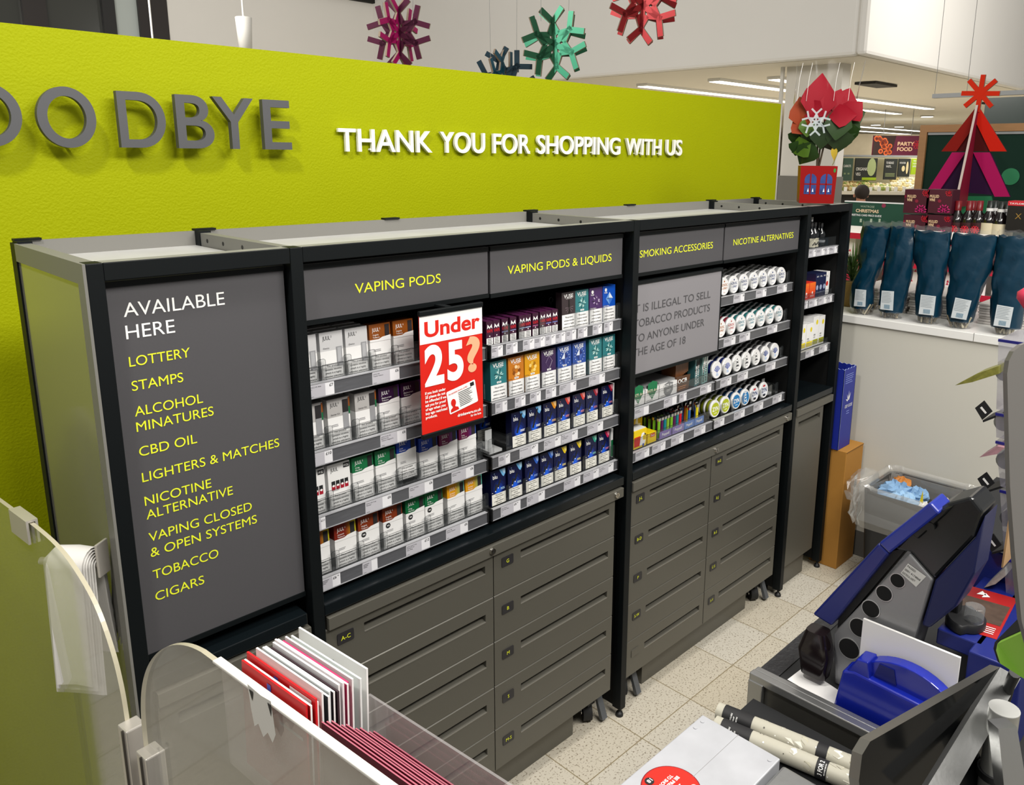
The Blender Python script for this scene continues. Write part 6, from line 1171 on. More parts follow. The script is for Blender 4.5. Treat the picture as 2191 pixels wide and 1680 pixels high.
prof = [(0.33, -0.014), (0.36, -0.015), (0.39, -0.013), (0.415, -0.008), (0.425, 0.0), (0.421, 0.012), (0.405, 0.020), (0.38, 0.024), (0.355, 0.030), (0.33, 0.027), (0.305, 0.034), (0.28, 0.024)]
for j, (z, o) in enumerate(prof):
    R_ = rr_ring(bx0-o, bx1+min(o, 0.004), by0-o, by1+o, 0.045, z, 17); m_ = len(R_)
    for q in range(m_):
        w1 = math.sin(q*0.9+j*0.8)+0.7*math.sin(q*2.3-j*1.3)+rnd.uniform(-0.8, 0.8); amp = 0.0045 if o > 0.01 else 0.002
        d = (R_[q]-V(((bx0+bx1)/2, (by0+by1)/2, z))).normalized(); step = amp*w1; R_[q] = R_[q]+V((min(0.0, d.x*step) if d.x > 0.5 else d.x*step, d.y*step, 0.006*math.sin(q*1.7+j)*(1 if j > 7 else 0.4)))
    rg.append(R_)
MB().loft(rg, LN, caps=False, smooth=False).build('liner', T)
# a bunched twist of the liner towards the cartons
tw = [[V((1.26+0.07*math.cos(2*math.pi*k/12)*s, -0.155+0.028*i+0.01*math.sin(k*3), 0.375+0.055*math.sin(2*math.pi*k/12)*s-0.008*i)) + V((rnd.uniform(-.008, .008), 0, rnd.uniform(-.008, .008))) for k in range(12)] for i, s in enumerate((0.9, 1.2, 1.1, 0.5))]
MB().loft(tw, LN, caps=True, smooth=False).build('liner_bunch', T)
def crumple(c, r, m, name, label, cat, sq=(1, 1, 0.7), j=0.35):
    mb = MB(); random.seed(hash(label) % 1000 if False else len(label)*7); mb.ball((0, 0, 0), r, m, 18, sq, j*0.85); mb.sm = [False]*len(mb.sm); o = solo(mb, name, label, cat); o.location = c; return o
BT = mat('blue_tissue', '#7fa4c8', 0.8); zt_ = 0.365
crumple((1.27, -0.235, zt_), 0.06, BT, 'blue_tissue', 'crumpled blue paper towel, largest in the waste bin', 'tissue'); crumple((1.21, -0.285, zt_), 0.05, mat('blue_tissue_pale', '#94b8d8', 0.8), 'blue_tissue', 'paler crumpled blue paper towel at the front of the waste bin', 'tissue'); crumple((1.31, -0.29, zt_-0.005), 0.042, BT, 'blue_tissue', 'crumpled blue paper towel at the back of the waste bin', 'tissue')
crumple((1.345, -0.225, zt_+0.01), 0.035, mat('orange_peel', '#b8742c', 0.6), 'orange_peel', 'brown-orange curl of packaging at the back of the bin', 'wrapper', (1, 1, 0.8), 0.2)
crumple((1.20, -0.36, zt_-0.01), 0.035, WPAP, 'crumpled_receipt', 'crumpled white receipt in the middle of the bin', 'paper', (1, 0.7, 0.9)); crumple((1.28, -0.41, zt_-0.01), 0.045, mat('pinkish_paper', '#d0c0bc', 0.8), 'crumpled_paper', 'crumpled pinkish paper at the far right of the bin', 'paper'); crumple((1.20, -0.42, zt_-0.015), 0.04, mat('grey_print_paper', '#bdbcb8', 0.8), 'crumpled_paper', 'crumpled grey printed paper at the front right of the bin', 'paper')
solo(MB().prism([(-0.335, 0.36), (-0.352, 0.36), (-0.345, 0.425)], 'x', 1.215, 1.217, mat('yellow_card', '#d8c41c', 0.5)), 'yellow_wrapper', 'pointed yellow wrapper sticking out of the bin', 'wrapper', loc=(1.216, -0.345, 0.36))
mb = MB().box(1.242, 1.392, -0.052, 0.062, 0.0005, 0.48, CARDB, 0.002)
mb.poly([(1.2415, -0.04, 0.30)]*0 or [(1.36, -0.0525, 0.28), (1.36, -0.0525, 0.36), (1.335, -0.0525, 0.36), (1.335, -0.0525, 0.28)][::-1], mat('shipping_label', '#c8c8c8', 0.5)).bars(INK, 1.338, 1.356, -0.0528, 0.31, 0.345, 5, 0.4, 0.1)
mb.box(1.243, 1.391, -0.0535, -0.052, 0.475, 0.478, mat('cardboard_seam', '#7c5622', 0.8))
solo(mb, 'cardboard_box', 'tall brown cardboard box standing beside the last cabinet post', 'box', loc=(1.317, 0.0, 0))
BLU = mat('royal_blue_card', '#1c2a8c', 0.4, spec=0.4); mb = MB(); bx = (1.236, 1.335, -0.02, 0.055); n = 8
for (ax, ay, cx_, cy_) in ((bx[0], bx[2], bx[1], bx[2]), (bx[1], bx[2], bx[1], bx[3]), (bx[1], bx[3], bx[0], bx[3]), (bx[0], bx[3], bx[0], bx[2])):
    d = V((cx_-ax, cy_-ay, 0)); L = d.length; d.normalize(); nn = V((-d.y, d.x, 0))*0.002
    pts = [(0, 0.4815), (L, 0.4815)]+[(L*(1-k/n), 0.792+(0.004 if k % 2 else 0)) for k in range(n+1)]
    A = V((ax, ay, 0)); f = [A+d*s+UZ*z for s, z in pts]; g = [p_+nn for p_ in f]; m_ = len(f)
    mb.poly(f, BLU).poly(g[::-1], BLU); mb.add(f+g, [(i, (i+1) % m_, m_+(i+1) % m_, m_+i) for i in range(m_)], mat('torn_card_edge', '#9fb0d8', 0.7))
mb.poly([(bx[0], bx[2], 0.482), (bx[1], bx[2], 0.482), (bx[1], bx[3], 0.482), (bx[0], bx[3], 0.482)], BLU)
yb = bx[2]-0.0006; mb.text('GREY GOOSE', WHT, (1.262, yb, 0.640), 0.012, width=0.062, bold=0.0).bars(mat('pale_blue_print', '#7c8cd0', 0.5), 1.25, 1.315, yb, 0.735, 0.775, 5, 0.35).bars(mat('pale_blue_print', ''), 1.278, 1.305, yb, 0.612, 0.63, 2, 0.35)
for a, b, c_ in (((0, 0), (0.018, 0.030), (0.010, 0.002)), ((0.004, 0.002), (-0.012, 0.026), (-0.004, 0.002)), ((0, 0.004), (0.003, 0.038), (0.008, 0.004)), ((-0.002, 0.002), (-0.020, 0.008), (-0.006, -0.004))): mb.poly([(1.285+q[0], yb, 0.668+q[1]) for q in (a, c_, b)], WHT)
solo(mb, 'blue_carton', 'tall open royal blue carton standing on the brown cardboard box', 'box', loc=(1.285, 0.018, 0.482))
# grey crate with a notice sheet beyond the till
solo(MB().box(0.90, 1.06, -0.68, -0.50, 0.0005, 0.485, mat('slate_plastic', '#6b7078', 0.5), 0.004), 'grey_crate', 'slate grey crate on the floor beyond the lottery terminal', 'crate', loc=(0.98, -0.59, 0))
nz = 0.4862; mb = MB().poly([(0.925, -0.665, nz), (0.925, -0.575, nz), (1.05, -0.545, nz), (1.05, -0.64, nz)][::-1], WPAP)
for r0, m, k in ((0.030, RED, 1), (0.025, WPAP, 2), (0.017, RED, 3)): mb.add([(1.005+r0*math.cos(t), -0.602+r0*0.8*math.sin(t), nz+0.0003*k) for t in [q*0.3 for q in range(21)]], [list(range(21))], m)
solo(mb, 'notice_sheet', 'white notice sheet with a red ring lying on the grey crate', 'paper', loc=(0.98, -0.6, nz))

# ------------------------------------------------------------------ till counter
ZTC = 0.795
struct(MB().box(-2.0, 0.55, -1.20, -0.728, 0.0, 0.70, mat('till_carcass', '#3a3a3a', 0.6)), 'trim_till_counter')
struct(MB().box(-0.555, 0.55, -1.20, -0.728, 0.70, 0.785, RUB).box(-0.735, -0.555, -1.20, -0.722, 0.70, 0.722, RUB).box(-0.555, 0.3, -0.738, -0.708, 0.778, 0.7875, mat('ribbed_rubber', '#202022', 0.6, bump=0.8, bscale=120)), 'trim_till_top')
WPL = mat('scratched_white_steel', '#c3c5ca', 0.35, m=0.25, vary=0.2, vscale=18)
T = thing('checkout_plate', 'scratched white steel plate with an age sticker at the near till end', 'plate', (-0.86, -0.77, 0.70))
MB().box(-1.02, -0.7125, -0.832, -0.7135, 0.70, 0.80, WPL, 0.0015).build('steel_plate', T)
mb = MB(); sc0 = V((-0.852, -0.762, 0.8004))
for r0, m, k in ((0.037, mat('sticker_rim', '#7d1420', 0.4), 0), (0.0355, mat('sticker_red', '#e0281c', 0.4), 1)): mb.add([sc0+V((r0*math.cos(t), r0*math.sin(t), 0.0003*k)) for t in [q*math.pi/24 for q in range(48)]], [list(range(48))], m)
XS, YS = V((-1, 0, 0)), V((0, -1, 0)); q0 = sc0+V((0, 0, 0.0008))
for t, dy, cap, w in (('UNDER', -0.0155, 0.010, 0.05), ('25?', -0.004, 0.009, 0.026), ('BE PREPARED', 0.0065, 0.0045, 0.042), ('TO SHOW ID', 0.0135, 0.0045, 0.034)): mb.text(t, WHT, q0+V((0, -0.0, 0))-XS*w/2+V((0, dy, 0)), cap, X=XS, Y=YS, width=w, bold=0.03)
mb.add([q0+V((-0.010+0.006*math.cos(t), 0.0255+0.006*math.sin(t), 0)) for t in [q*0.3 for q in range(21)]], [list(range(21))], INK); mb.text('18', WHT, q0+V((-0.006, 0.0235, 0.0003))+V((0, 0.0045, 0)), 0.005, X=XS, Y=YS, width=0.007, bold=0.02)
mb.build('round_sticker', T, props={'label': 'round red UNDER 25? sticker'})
MB().box(-1.02, -0.7125, -0.7705, -0.7700, 0.8002, 0.8005, mat('plate_seam', '#9a9a9c')).build('plate_seam', T)
for x, yy in ((-0.725, -0.722), (-0.725, -0.824), (-0.742, -0.722)): MB().cyl((x, yy, 0.8002), (x, yy, 0.8009), 0.0028, WPL, 12).build('rivet', T)
solo(MB().box(-1.02, -0.716, -0.90, -0.838, 0.70, 0.797, STEEL, 0.004), 'steel_block', 'grey steel end block right of the scratched white plate', 'block', loc=(-0.85, -0.87, 0.70))
solo(MB().box(-0.711, -0.60, -0.98, -0.728, 0.7225, 0.7727, PLBM), 'roll_ledge', 'black ledge under the two wrapping-paper rolls', 'ledge', loc=(-0.66, -0.85, 0.7225))
# steel guard plate with double lip
T = thing('steel_guard', 'upright stainless steel guard with a double lip behind the wrapping rolls', 'guard', (-0.57, -0.83, 0.70))
MB().box(-0.580, -0.562, -0.98, -0.714, 0.70, 0.788, STEELD).build('guard_face', T, bevel=0.001)
MB().box(-0.586, -0.573, -0.98, -0.711, 0.788, 0.801, STEEL).build('lip', T, bevel=0.0015); MB().box(-0.571, -0.560, -0.98, -0.711, 0.788, 0.799, STEEL).build('lip', T, bevel=0.0015)
MB().box(-0.588, -0.580, -0.735, -0.711, 0.70, 0.790, STEEL).build('end_flange', T, bevel=0.001)
# wrapping paper rolls
def roll(base, dirv, L, r, label, brown, bands):
    base = V(base); d = V(dirv).normalized(); T = thing('wrapping_roll', label, 'roll', base); PB = mat('roll_paper', '#b3b0a1', 0.5, vary=0.06, vscale=30)
    body = MB().cyl(base, base+d*L, r, PB, 24).cyl(base-d*0.0003, base+d*0.001, r*0.6, mat('roll_core', '#8d7a5c', 0.8), 16); s = d.orthogonal().normalized(); t = d.cross(s); rr = random.Random(label)
    for k in range(60):
        u = rr.uniform(0.06, 0.97)*L; a = rr.random()*6.28; kind = k % 4; sz = (0.008 if kind == 0 else 0.0011)*(0.7+0.6*rr.random()); m = (mat('roll_petal', '#e8e6da', 0.4), mat('roll_dot', '#4a463e', 0.5), mat('roll_foil', '#f4f4f0', 0.2), mat('roll_leaf', '#bdb9a4', 0.5))[kind]
        if kind == 3: sz = 0.006
        pts = []
        for q in range(5 if sz > 0.004 else 6):
            an = 6.28*q/(5 if sz > 0.004 else 6); R_ = sz*(0.7+0.5*rr.random()) if sz > 0.004 else sz; du, da = R_*math.cos(an), R_*math.sin(an)/r; pts.append(base+d*(u+du)+(math.cos(a+da)*s+math.sin(a+da)*t)*(r+0.0004))
        body.poly(pts, m).poly(pts[::-1], m)
    body.build('paper_roll', T)
    for u0, u1, kind in bands:
        o = MB().cyl(base+d*u0, base+d*u1, r+0.0006, INK, 24, caps=False); up = V((-0.62, -0.45, 0.65)); up = (up-up.dot(d)*d).normalized(); side = d.cross(up)
        def cyl_text(txt, a0, u, cap, w):
            # lettering wrapped round the tube, reading around it
            vs, fs, x0, x1 = text_geo(txt, 0.02); kk = w/(x1-x0); h_ = cap/hcap()
            P = []
            for vx, vy in vs:
                an = -a0-(vx-x0)*kk/r; P.append(base+d*(u-vy*h_)+(math.cos(an)*up+math.sin(an)*side)*(r+0.001))
            o.add(P, fs, WHT)
        if kind == 'logo':
            cyl_text('RECYCLABLE', -0.75, u0+0.014, 0.0020, 0.012); cyl_text('WRAP', -0.6, u0+0.018, 0.0020, 0.007); cyl_text('2 METRES', -0.6, u0+0.022, 0.0018, 0.008)
            pw = [base+d*(u0+0.018+du)+(math.cos(an)*up+math.sin(an)*side)*(r+0.001) for du, an in ((0, 0.85), (0, 1.5), (0.022, 1.5), (0.022, 0.85))]; o.poly(pw, WHT).poly(pw[::-1], WHT)
        elif kind == 'offer': cyl_text('3 FOR 2', -0.75, u0+0.009, 0.0055, 0.018); cyl_text('MIX AND MATCH', -0.6, u0+0.0125, 0.0014, 0.014)
        o.build('paper_band', T)
    return T
roll((-0.7005, -0.7275, 0.785), (0.18, -1, 0.0), 0.30, 0.0120, 'front cream wrapping-paper roll with a 3 FOR 2 band, nearest the white plate', 0, [(0.010, 0.052, 'logo'), (0.140, 0.154, 'offer')])
roll((-0.674, -0.7145, 0.785), (0.18, -1, 0.0), 0.30, 0.0120, 'rear cream wrapping-paper roll beside the steel guard', 0, [(0.010, 0.052, 'logo'), (0.140, 0.154, 'plain')])

# ------------------------------------------------------------------ lottery terminal
NB = mat('navy_blue_plastic', '#16226e', 0.3, spec=0.6); NBLIT = mat('navy_blue_lit_gloss', '#1f2f90', 0.18, spec=0.7, coat=0.4); NBD = mat('deep_blue_plastic', '#141c4c', 0.4); GYM = mat('grey_metal_paint', '#8f9092', 0.35, m=0.4, bump=0.04, bscale=900)
XT0 = -0.50
T = thing('lottery_terminal', 'blue and grey lottery terminal leaning over the black till counter', 'terminal', (-0.4, -0.86, 0.786))
MB().prism([(-0.805, 0.7865), (-0.796, 0.866), (-0.890, 1.029), (-0.923, 1.003), (-0.892, 0.7865)], 'x', XT0, XT0+0.06, GYM).build('side_bracket', T, bevel=0.002)
for y, z, r in ((-0.822, 0.853, 0.0150), (-0.8335, 0.892, 0.0135), (-0.847, 0.928, 0.0122), (-0.863, 0.959, 0.0108), (-0.879, 0.985, 0.0096)):
    h = MB().cyl((XT0-0.0012, y, z), (XT0-0.0002, y, z), r*1.1, mat('hole_rim', '#c2c3c4', 0.3, m=0.6), 24).cyl((XT0-0.0018, y, z), (XT0-0.001, y, z), r, mat('hole_black', '#050505', 0.9), 24); h.build('vent_hole', T)
sl = MB(); slab = [(-0.767, 0.889), (-0.852, 1.035), (-0.912, 1.115), (-0.926, 1.104), (-0.868, 1.025), (-0.797, 0.883)]
sl.prism([slab[0], slab[1], slab[4], slab[5]], 'x', XT0-0.012, XT0+0.035, NB).prism([slab[1], slab[2], slab[3], slab[4]], 'x', XT0-0.012, XT0+0.035, NBLIT); sl.build('screen_shell', T, bevel=0.003)  # upper facet lighter blue: the light on its angle is painted in
MB().prism([(-0.80, 0.895), (-0.862, 1.02), (-0.885, 1.035), (-0.80, 0.872)], 'x', XT0+0.004, XT0+0.05, PLBM).build('screen_hinge', T)
bt = [(-0.868, 1.027), (-0.905, 1.088), (-0.930, 1.115), (-0.956, 1.132), (-0.972, 1.116), (-0.966, 1.08), (-0.925, 1.004), (-0.892, 1.030)]
MB().prism(bt, 'x', XT0+0.002, XT0+0.06, PLB).build('printer_head', T, bevel=0.004)
MB().prism([(-0.885, 1.062), (-0.915, 1.098), (-0.938, 1.116), (-0.930, 1.10), (-0.90, 1.055)], 'x', XT0-0.004, XT0+0.006, PLB).build('lid_ridge', T, bevel=0.002)
MB().cyl((XT0+0.0, -0.913, 1.078), (XT0-0.005, -0.913, 1.078), 0.0065, PLB, 16).build('release_button', T)
MB().prism([(-0.925, 1.002), (-0.966, 1.078), (-0.974, 1.112), (-0.972, 1.03), (-0.955, 0.975), (-0.925, 0.93), (-0.915, 0.93)], 'x', XT0+0.004, XT0+0.06, NBD).build('rear_shell', T, bevel=0.003)
st = MB(); uS, vS = V((0, -0.62, -0.785)).normalized()*0.05, V((0, 0.785, -0.62)).normalized()*-0.026; A = V((XT0-0.0008, -0.884, 1.010))
def sp(a, b, k=0): return A+uS*a+vS*b+V((-0.0003*k, 0, 0))
A = V((XT0-0.0008, -0.8905, 1.013)); uS = V((0, -0.026, -0.036)); vS = V((0, 0.012, -0.014))
SP = [on('x', XT0-0.0008, 1600+q[0]/2.667, 1050+q[1]/2.667) for q in ((915, 415), (1018, 490), (960, 550), (872, 470))]
st.poly(SP, mat('asset_sticker', '#d4d4d0', 0.5)); eu, ev = SP[1]-SP[0], SP[3]-SP[0]
for t, v_, w in (('PASSED', 0.26, 0.45), ('0001 4174868', 0.60, 0.85), ('ELECTRICAL SAFETY', 0.92, 0.7)): st.text(t, INK, SP[0]+eu*0.05+ev*v_-V((0.0003, 0, 0)), 0.0030, X=eu, Y=-ev, width=eu.length*w)
st.build('asset_sticker', T)
MB().loft([rr_ring(XT0-0.03, XT0-0.002, -0.80, -0.762, 0.008, 0.80), rr_ring(XT0-0.035, XT0-0.002, -0.805, -0.757, 0.008, 0.84), rr_ring(XT0-0.03, XT0-0.002, -0.795, -0.765, 0.008, 0.872)], mat('smoked_plastic', '#1c1517', 0.15)).build('smoked_catcher', T)
# papers under and beside the terminal
solo(MB().poly([(-0.545, -0.752, 0.7885), (-0.50, -0.755, 0.7885), (-0.515, -0.82, 0.7885), (-0.553, -0.828, 0.7885)][::-1], WPAP), 'paper_sheet', 'torn white sheet lying left of the lottery terminal', 'paper', loc=(-0.53, -0.79, 0.7885))
solo(MB().box(-0.512, -0.508, -0.972, -0.842, 0.787, 0.915, WPAP), 'white_card', 'white card standing between the terminal and the blue ticket printer', 'card', loc=(-0.51, -0.907, 0.787))
# blue ticket printer with drum cover
T = thing('ticket_printer', 'royal blue ticket printer with a rounded drum cover in front of the terminal', 'printer', (-0.53, -0.90, 0.786))
RB = mat('royal_blue_plastic', '#1426a0', 0.22, spec=0.6, coat=0.3); RBD = mat('royal_blue_shadow', '#0d1868', 0.35)
MB().prism([(-0.826, 0.7865), (-0.834, 0.846), (-0.85, 0.852), (-0.965, 0.846), (-0.985, 0.7865)], 'x', -0.548, -0.515, RB).build('printer_body', T, bevel=0.003)
arc = [(-0.905+0.078*math.cos(t), 0.822+0.062*math.sin(t)) for t in [math.pi*(0.02+0.80*k/20) for k in range(21)]]
arc = [(-0.915-0.078*math.cos(math.pi-t), 0.818+0.066*math.sin(t)) for t in [math.pi*k/22 for k in range(23)]]
MB().prism(arc, 'x', -0.536, -0.516, RB).build('drum_cover', T, bevel=0.0015)
MB().prism([(-0.838, 0.845), (-0.852, 0.872), (-0.868, 0.874), (-0.872, 0.848)], 'x', -0.546, -0.516, RB).build('hinge_block', T, bevel=0.002)
MB().prism([(-0.874, 0.853), (-0.905, 0.853), (-0.90, 0.874), (-0.880, 0.874)], 'x', -0.5375, -0.5355, RBD).build('paper_slot', T)
# blue play stand with scratch pad and magnifier
T = thing('play_stand', 'deep blue play stand right of the lottery terminal', 'stand', (-0.37, -0.99, 0.786))
MB().box(-0.495, -0.27, -1.04, -0.976, 0.7865, 0.92, NB).box(-0.47, -0.27, -0.985, -0.928, 0.8965, 0.92, NB).box(-0.27, -0.265, -1.04, -0.905, 0.7865, 0.965, NB).build('stand_body', T, bevel=0.002)
zp = 0.9204; pad = [(-0.318, -0.922, zp), (-0.452, -0.932, zp), (-0.442, -0.995, zp), (-0.308, -0.985, zp)]
mb = MB().poly(pad, mat('pad_red', '#a01c1c', 0.4)); pA = [V(q) for q in pad]
def pq(u, v, k): return pA[0].lerp(pA[1], u).lerp(pA[3].lerp(pA[2], u), v)+V((0, 0, 0.0003*k))
mb.poly([pq(0.25, 0.05, 1), pq(0.72, 0.05, 1), pq(0.72, 0.95, 1), pq(0.25, 0.95, 1)], mat('pad_brown_photo', '#4a3a30', 0.5, vary=0.6, vscale=80)).poly([pq(0.05, 0.3, 2), pq(0.16, 0.22, 2), pq(0.13, 0.42, 2)], WHT).poly([pq(0.08, 0.38, 2), pq(0.2, 0.35, 2), pq(0.15, 0.5, 2)], WHT)
for k in range(4): mb.poly([pq(0.80+0.04*k, 0.45, 2), pq(0.815+0.04*k, 0.45, 2), pq(0.815+0.04*k, 0.9, 2), pq(0.80+0.04*k, 0.9, 2)], mat('pad_white', '#e8e0dc', 0.5))
solo(mb, 'scratchcard_mat', 'red printed scratchcard mat on the deep blue play stand', 'mat', loc=(-0.38, -0.958, zp))
T = thing('magnifier', 'round black stand magnifier with a clear cup on the red mat', 'magnifier', (-0.432, -0.957, zp+0.001))
MB().loft([[V((-0.432+0.026*math.cos(t)*s*(1.35 if math.sin(t) > 0 else 1), -0.957+0.020*math.sin(t)*s*(1.5 if math.sin(t) > 0 else 1), z)) for t in [2*math.pi*k/24 for k in range(24)]] for z, s in ((zp+0.001, 1), (zp+0.010, 1), (zp+0.013, 0.9))], PLBM).build('base', T)
MB().lathe([(0.0125, zp+0.013), (0.0125, zp+0.034), (0.0115, zp+0.0345)], clear('magnifier_cup', '#e8eced', 0.10), (-0.438, -0.963, 0), n=24).build('clear_cup', T)
MB().box(-0.437, -0.418, -0.942, -0.930, zp+0.010, zp+0.030, PLBM).build('grip_block', T, bevel=0.002)
# scratchcard dispenser tower, leaning
T = thing('scratchcard_dispenser', 'stacked clear scratchcard dispenser with dark blue lines right of the terminal', 'dispenser', (-0.30, -1.0, 0.92))
DSP = clear('dispenser_plastic', '#9a98a6', 0.25, 0.05, 1.0, 1.6); DBL = mat('dispenser_blue_line', '#1a1a70', 0.4); DGR = clear('dispenser_dark_part', '#3a3a40', 0.5)
lev = [(2137, 722), (2131, 880), (2131, 940), (2140, 1045), (2148, 1190), (2160, 1390)]
pts = [on('x', -0.30, *q) for q in lev]
for i in range(5):
    a, b = pts[i], pts[i+1]; mb = MB(); g = 0.003
    mb.prism([(a.y, a.z-g), (b.y, b.z+g), (b.y-0.075, b.z+g), (a.y-0.075, a.z-g)], 'x', -0.30, -0.20, DSP); mb.build('clear_drawer', T)
    MB().box(-0.3015, -0.3, a.y-0.075, a.y, a.z-0.006, a.z-0.002, DBL).build('blue_edge', T)
    MB().cyl((-0.28, (a.y+b.y)/2-0.004, (a.z+b.z)/2), (-0.22, (a.y+b.y)/2-0.004, (a.z+b.z)/2), 0.013, DGR, 16).build('card_roller', T)
for (px, py) in ((2100, 885), (2105, 1038), (2120, 1170), (2125, 1290)):
    c = on('x', -0.30, px, py); mb = MB().prism([(c.y-0.035, c.z+0.012), (c.y+0.0, c.z-0.013), (c.y-0.001, c.z-0.016), (c.y-0.036, c.z+0.009)], 'x', -0.29, -0.24, PLBM)
    mb.build('cutting_bar', T); MB().prism([(c.y+0.012, c.z+0.004), (c.y+0.001, c.z+0.018), (c.y-0.012, c.z+0.004), (c.y+0.0, c.z-0.012)], 'x', -0.292, -0.290, PLBM).prism([(c.y+0.005, c.z+0.006), (c.y+0.003, c.z+0.0085), (c.y-0.005, c.z+0.0005), (c.y-0.003, c.z-0.0015)], 'x', -0.2925, -0.2921, WHT).build('bar_plate', T)
def scard(pxs, m, label, x=-0.31):
    P = [on('x', x, *q) for q in pxs]; mb = MB().poly(P, m).poly([p_+V((0.04, 0, 0)) for p_ in P][::-1], m); n_ = len(P); mb.add(P+[p_+V((0.04, 0, 0)) for p_ in P], [(i, (i+1) % n_, n_+(i+1) % n_, n_+i) for i in range(n_)], m); c = sum(P, V((0, 0, 0)))/n_
    return solo(mb, 'scratchcard', label, 'card', loc=c)
scard([(2043, 825), (2090, 800), (2137, 783), (2137, 800), (2080, 818)], mat('scratch_green_gold', '#7d7c34', 0.4, vary=0.7, vscale=150), 'green and gold scratchcard hanging from the top of the dispenser')
scard([(2095, 979), (2133, 955), (2150, 958), (2133, 972)], mat('scratch_pink', '#a88088', 0.4, vary=0.4, vscale=120), 'dull pink scratchcard poking out of the middle of the dispenser')
scard([(2105, 1258), (2150, 1215), (2152, 1232), (2130, 1250)], mat('scratch_grey', '#9a9894', 0.4, vary=0.5, vscale=150), 'grey scratchcard with a white end poking out low on the dispenser')
scard([(2105, 1392), (2150, 1345), (2156, 1360), (2122, 1383)], mat('scratch_red', '#c01c2c', 0.4, vary=0.3, vscale=150), 'red scratchcard with a white tip at the foot of the dispenser')
scard([(2164, 1065), (2169, 1068), (2146, 1215), (2142, 1215)], mat('wood_tan', '#b89468', 0.5), 'thin tan card strip hanging down the dispenser front', -0.36)

# ------------------------------------------------------------------ till screen, card reader and poles at the right edge
def slabpx(pts, d_list, th, m, name, parent=None, edge=None):
    P = [at(px, py, d) for (px, py), d in zip(pts, d_list)]; n_ = len(P); nn = (P[1]-P[0]).cross(P[2]-P[0]).normalized()
    if nn.dot(cf) < 0: nn = -nn
    Q = [p_+nn*th for p_ in P]; mb = MB().poly(P, m).poly(Q[::-1], edge or m).add(P+Q, [(i, (i+1) % n_, n_+(i+1) % n_, n_+i) for i in range(n_)], edge or m)
    return mb.build(name, parent) if parent else mb
T = thing('till_screen', 'black glass back of the till screen leaning at the bottom right', 'screen', at(2000, 1640, 0.86))
p0, p1, p2 = at(1862, 1587, 0.80), at(2140, 1428, 0.93), at(1842, 1632, 0.79); e1 = (p1-p0); e2 = (p2-p0).normalized()
e2 = (e2-e2.dot(e1.normalized())*e1.normalized()).normalized(); nn = e1.cross(e2).normalized(); nn = nn if nn.dot(cf) > 0 else -nn
def sq(u, v): return p0+e1*u+e2*v
f = [sq(0.0, 0), sq(1.0, 0), sq(1.0, 0.30), sq(-0.10, 0.30), sq(-0.10, 0.030), sq(-0.06, 0.008)]; g = [q+nn*0.012 for q in f]; n_ = len(f)
MB().poly(f, mat('black_glass', '#08090a', 0.12, spec=0.35)).poly(g[::-1], PLBM).add(f+g, [(i, (i+1) % n_, n_+(i+1) % n_, n_+i) for i in range(n_)], STEELD).build('glass_back', T)
bw = nn*-0.006
def bar3(a, b, w, th, m, name, par):
    a, b = V(a), V(b); d = (b-a).normalized(); s = w; P = [a, b, b+s, a+s]; nq = d.cross(s).normalized()*th; Q = [p_+nq for p_ in P]
    return MB().poly(P, m).poly(Q[::-1], m).add(P+Q, [(i, (i+1) % 4, 4+(i+1) % 4, 4+i) for i in range(4)], m).build(name, par)
bar3(at(2140, 1428, 0.925), at(1980, 1690, 0.80), at(2184, 1452, 0.925)-at(2140, 1428, 0.925), -0.012, STEEL, 'steel_edge_bar', T)
T = thing('card_reader', 'lime green card-payment reader with a white contactless sticker', 'card reader', at(2175, 1400, 0.86))
LG = mat('reader_lime', '#8fc04a', 0.4); mb = slabpx([(2131, 1392), (2134, 1378), (2195, 1316), (2240, 1330), (2240, 1470), (2190, 1452), (2140, 1420)], [0.86]*3+[0.82]*2+[0.85]*2, 0.005, LG, '', None, PLBM); mb.build('reader_face', T)
mb = slabpx([(2161, 1375), (2170, 1357), (2192, 1370), (2184, 1386)], [0.855]*4, 0.003, WHT, '', None); A = at(2168, 1376, 0.8545); B3 = at(2184, 1381, 0.8545); C3 = at(2173, 1365, 0.8545)
mb.text('Pay', INK, A, 0.0045, X=(B3-A), Y=(C3-A), width=0.008, bold=0.01); mb.add([A-(B3-A)*0.12+(C3-A)*0.25+0.0018*(math.cos(t)*(B3-A).normalized()+math.sin(t)*(C3-A).normalized()) for t in [k*0.63 for k in range(10)]], [list(range(10))], INK); mb.build('contactless_sticker', T)
MB().tube([at(2172, 1440, 0.88), at(2160, 1465, 0.90), at(2150, 1500, 0.93), at(2146, 1545, 0.97)], 0.006, PLBM, 10).build('cable', T)
T = thing('reader_pole', 'grey cylindrical pole with a flat cap at the bottom right corner', 'pole', at(2142, 1690, 0.86))
GP = mat('pole_grey', '#9a9b98', 0.35, m=0.4); a = at(2149, 1518, 0.86); b = a-UZ*0.16
MB().cyl(b, a, 0.0152, GP, 28).build('pole', T); MB().cyl(a, a+UZ*0.0012, 0.0153, mat('pole_cap', '#b5b6b3', 0.4), 28).build('pole_cap', T); MB().cyl(a-UZ*0.075, a-UZ*0.083, 0.018, PLBM, 28).build('collar', T)
T = thing('reader_bracket', 'flat pale steel bracket right of the grey pole', 'bracket', at(2175, 1690, 0.80))
slabpx([(2136, 1560), (2176, 1556), (2200, 1700), (2150, 1700)], [0.80]*4, 0.02, STEEL, 'bracket_plate', T)
T = thing('monitor_back', 'blurred grey rounded panel at the right edge in front of the dispenser', 'screen', at(2180, 1000, 0.80))
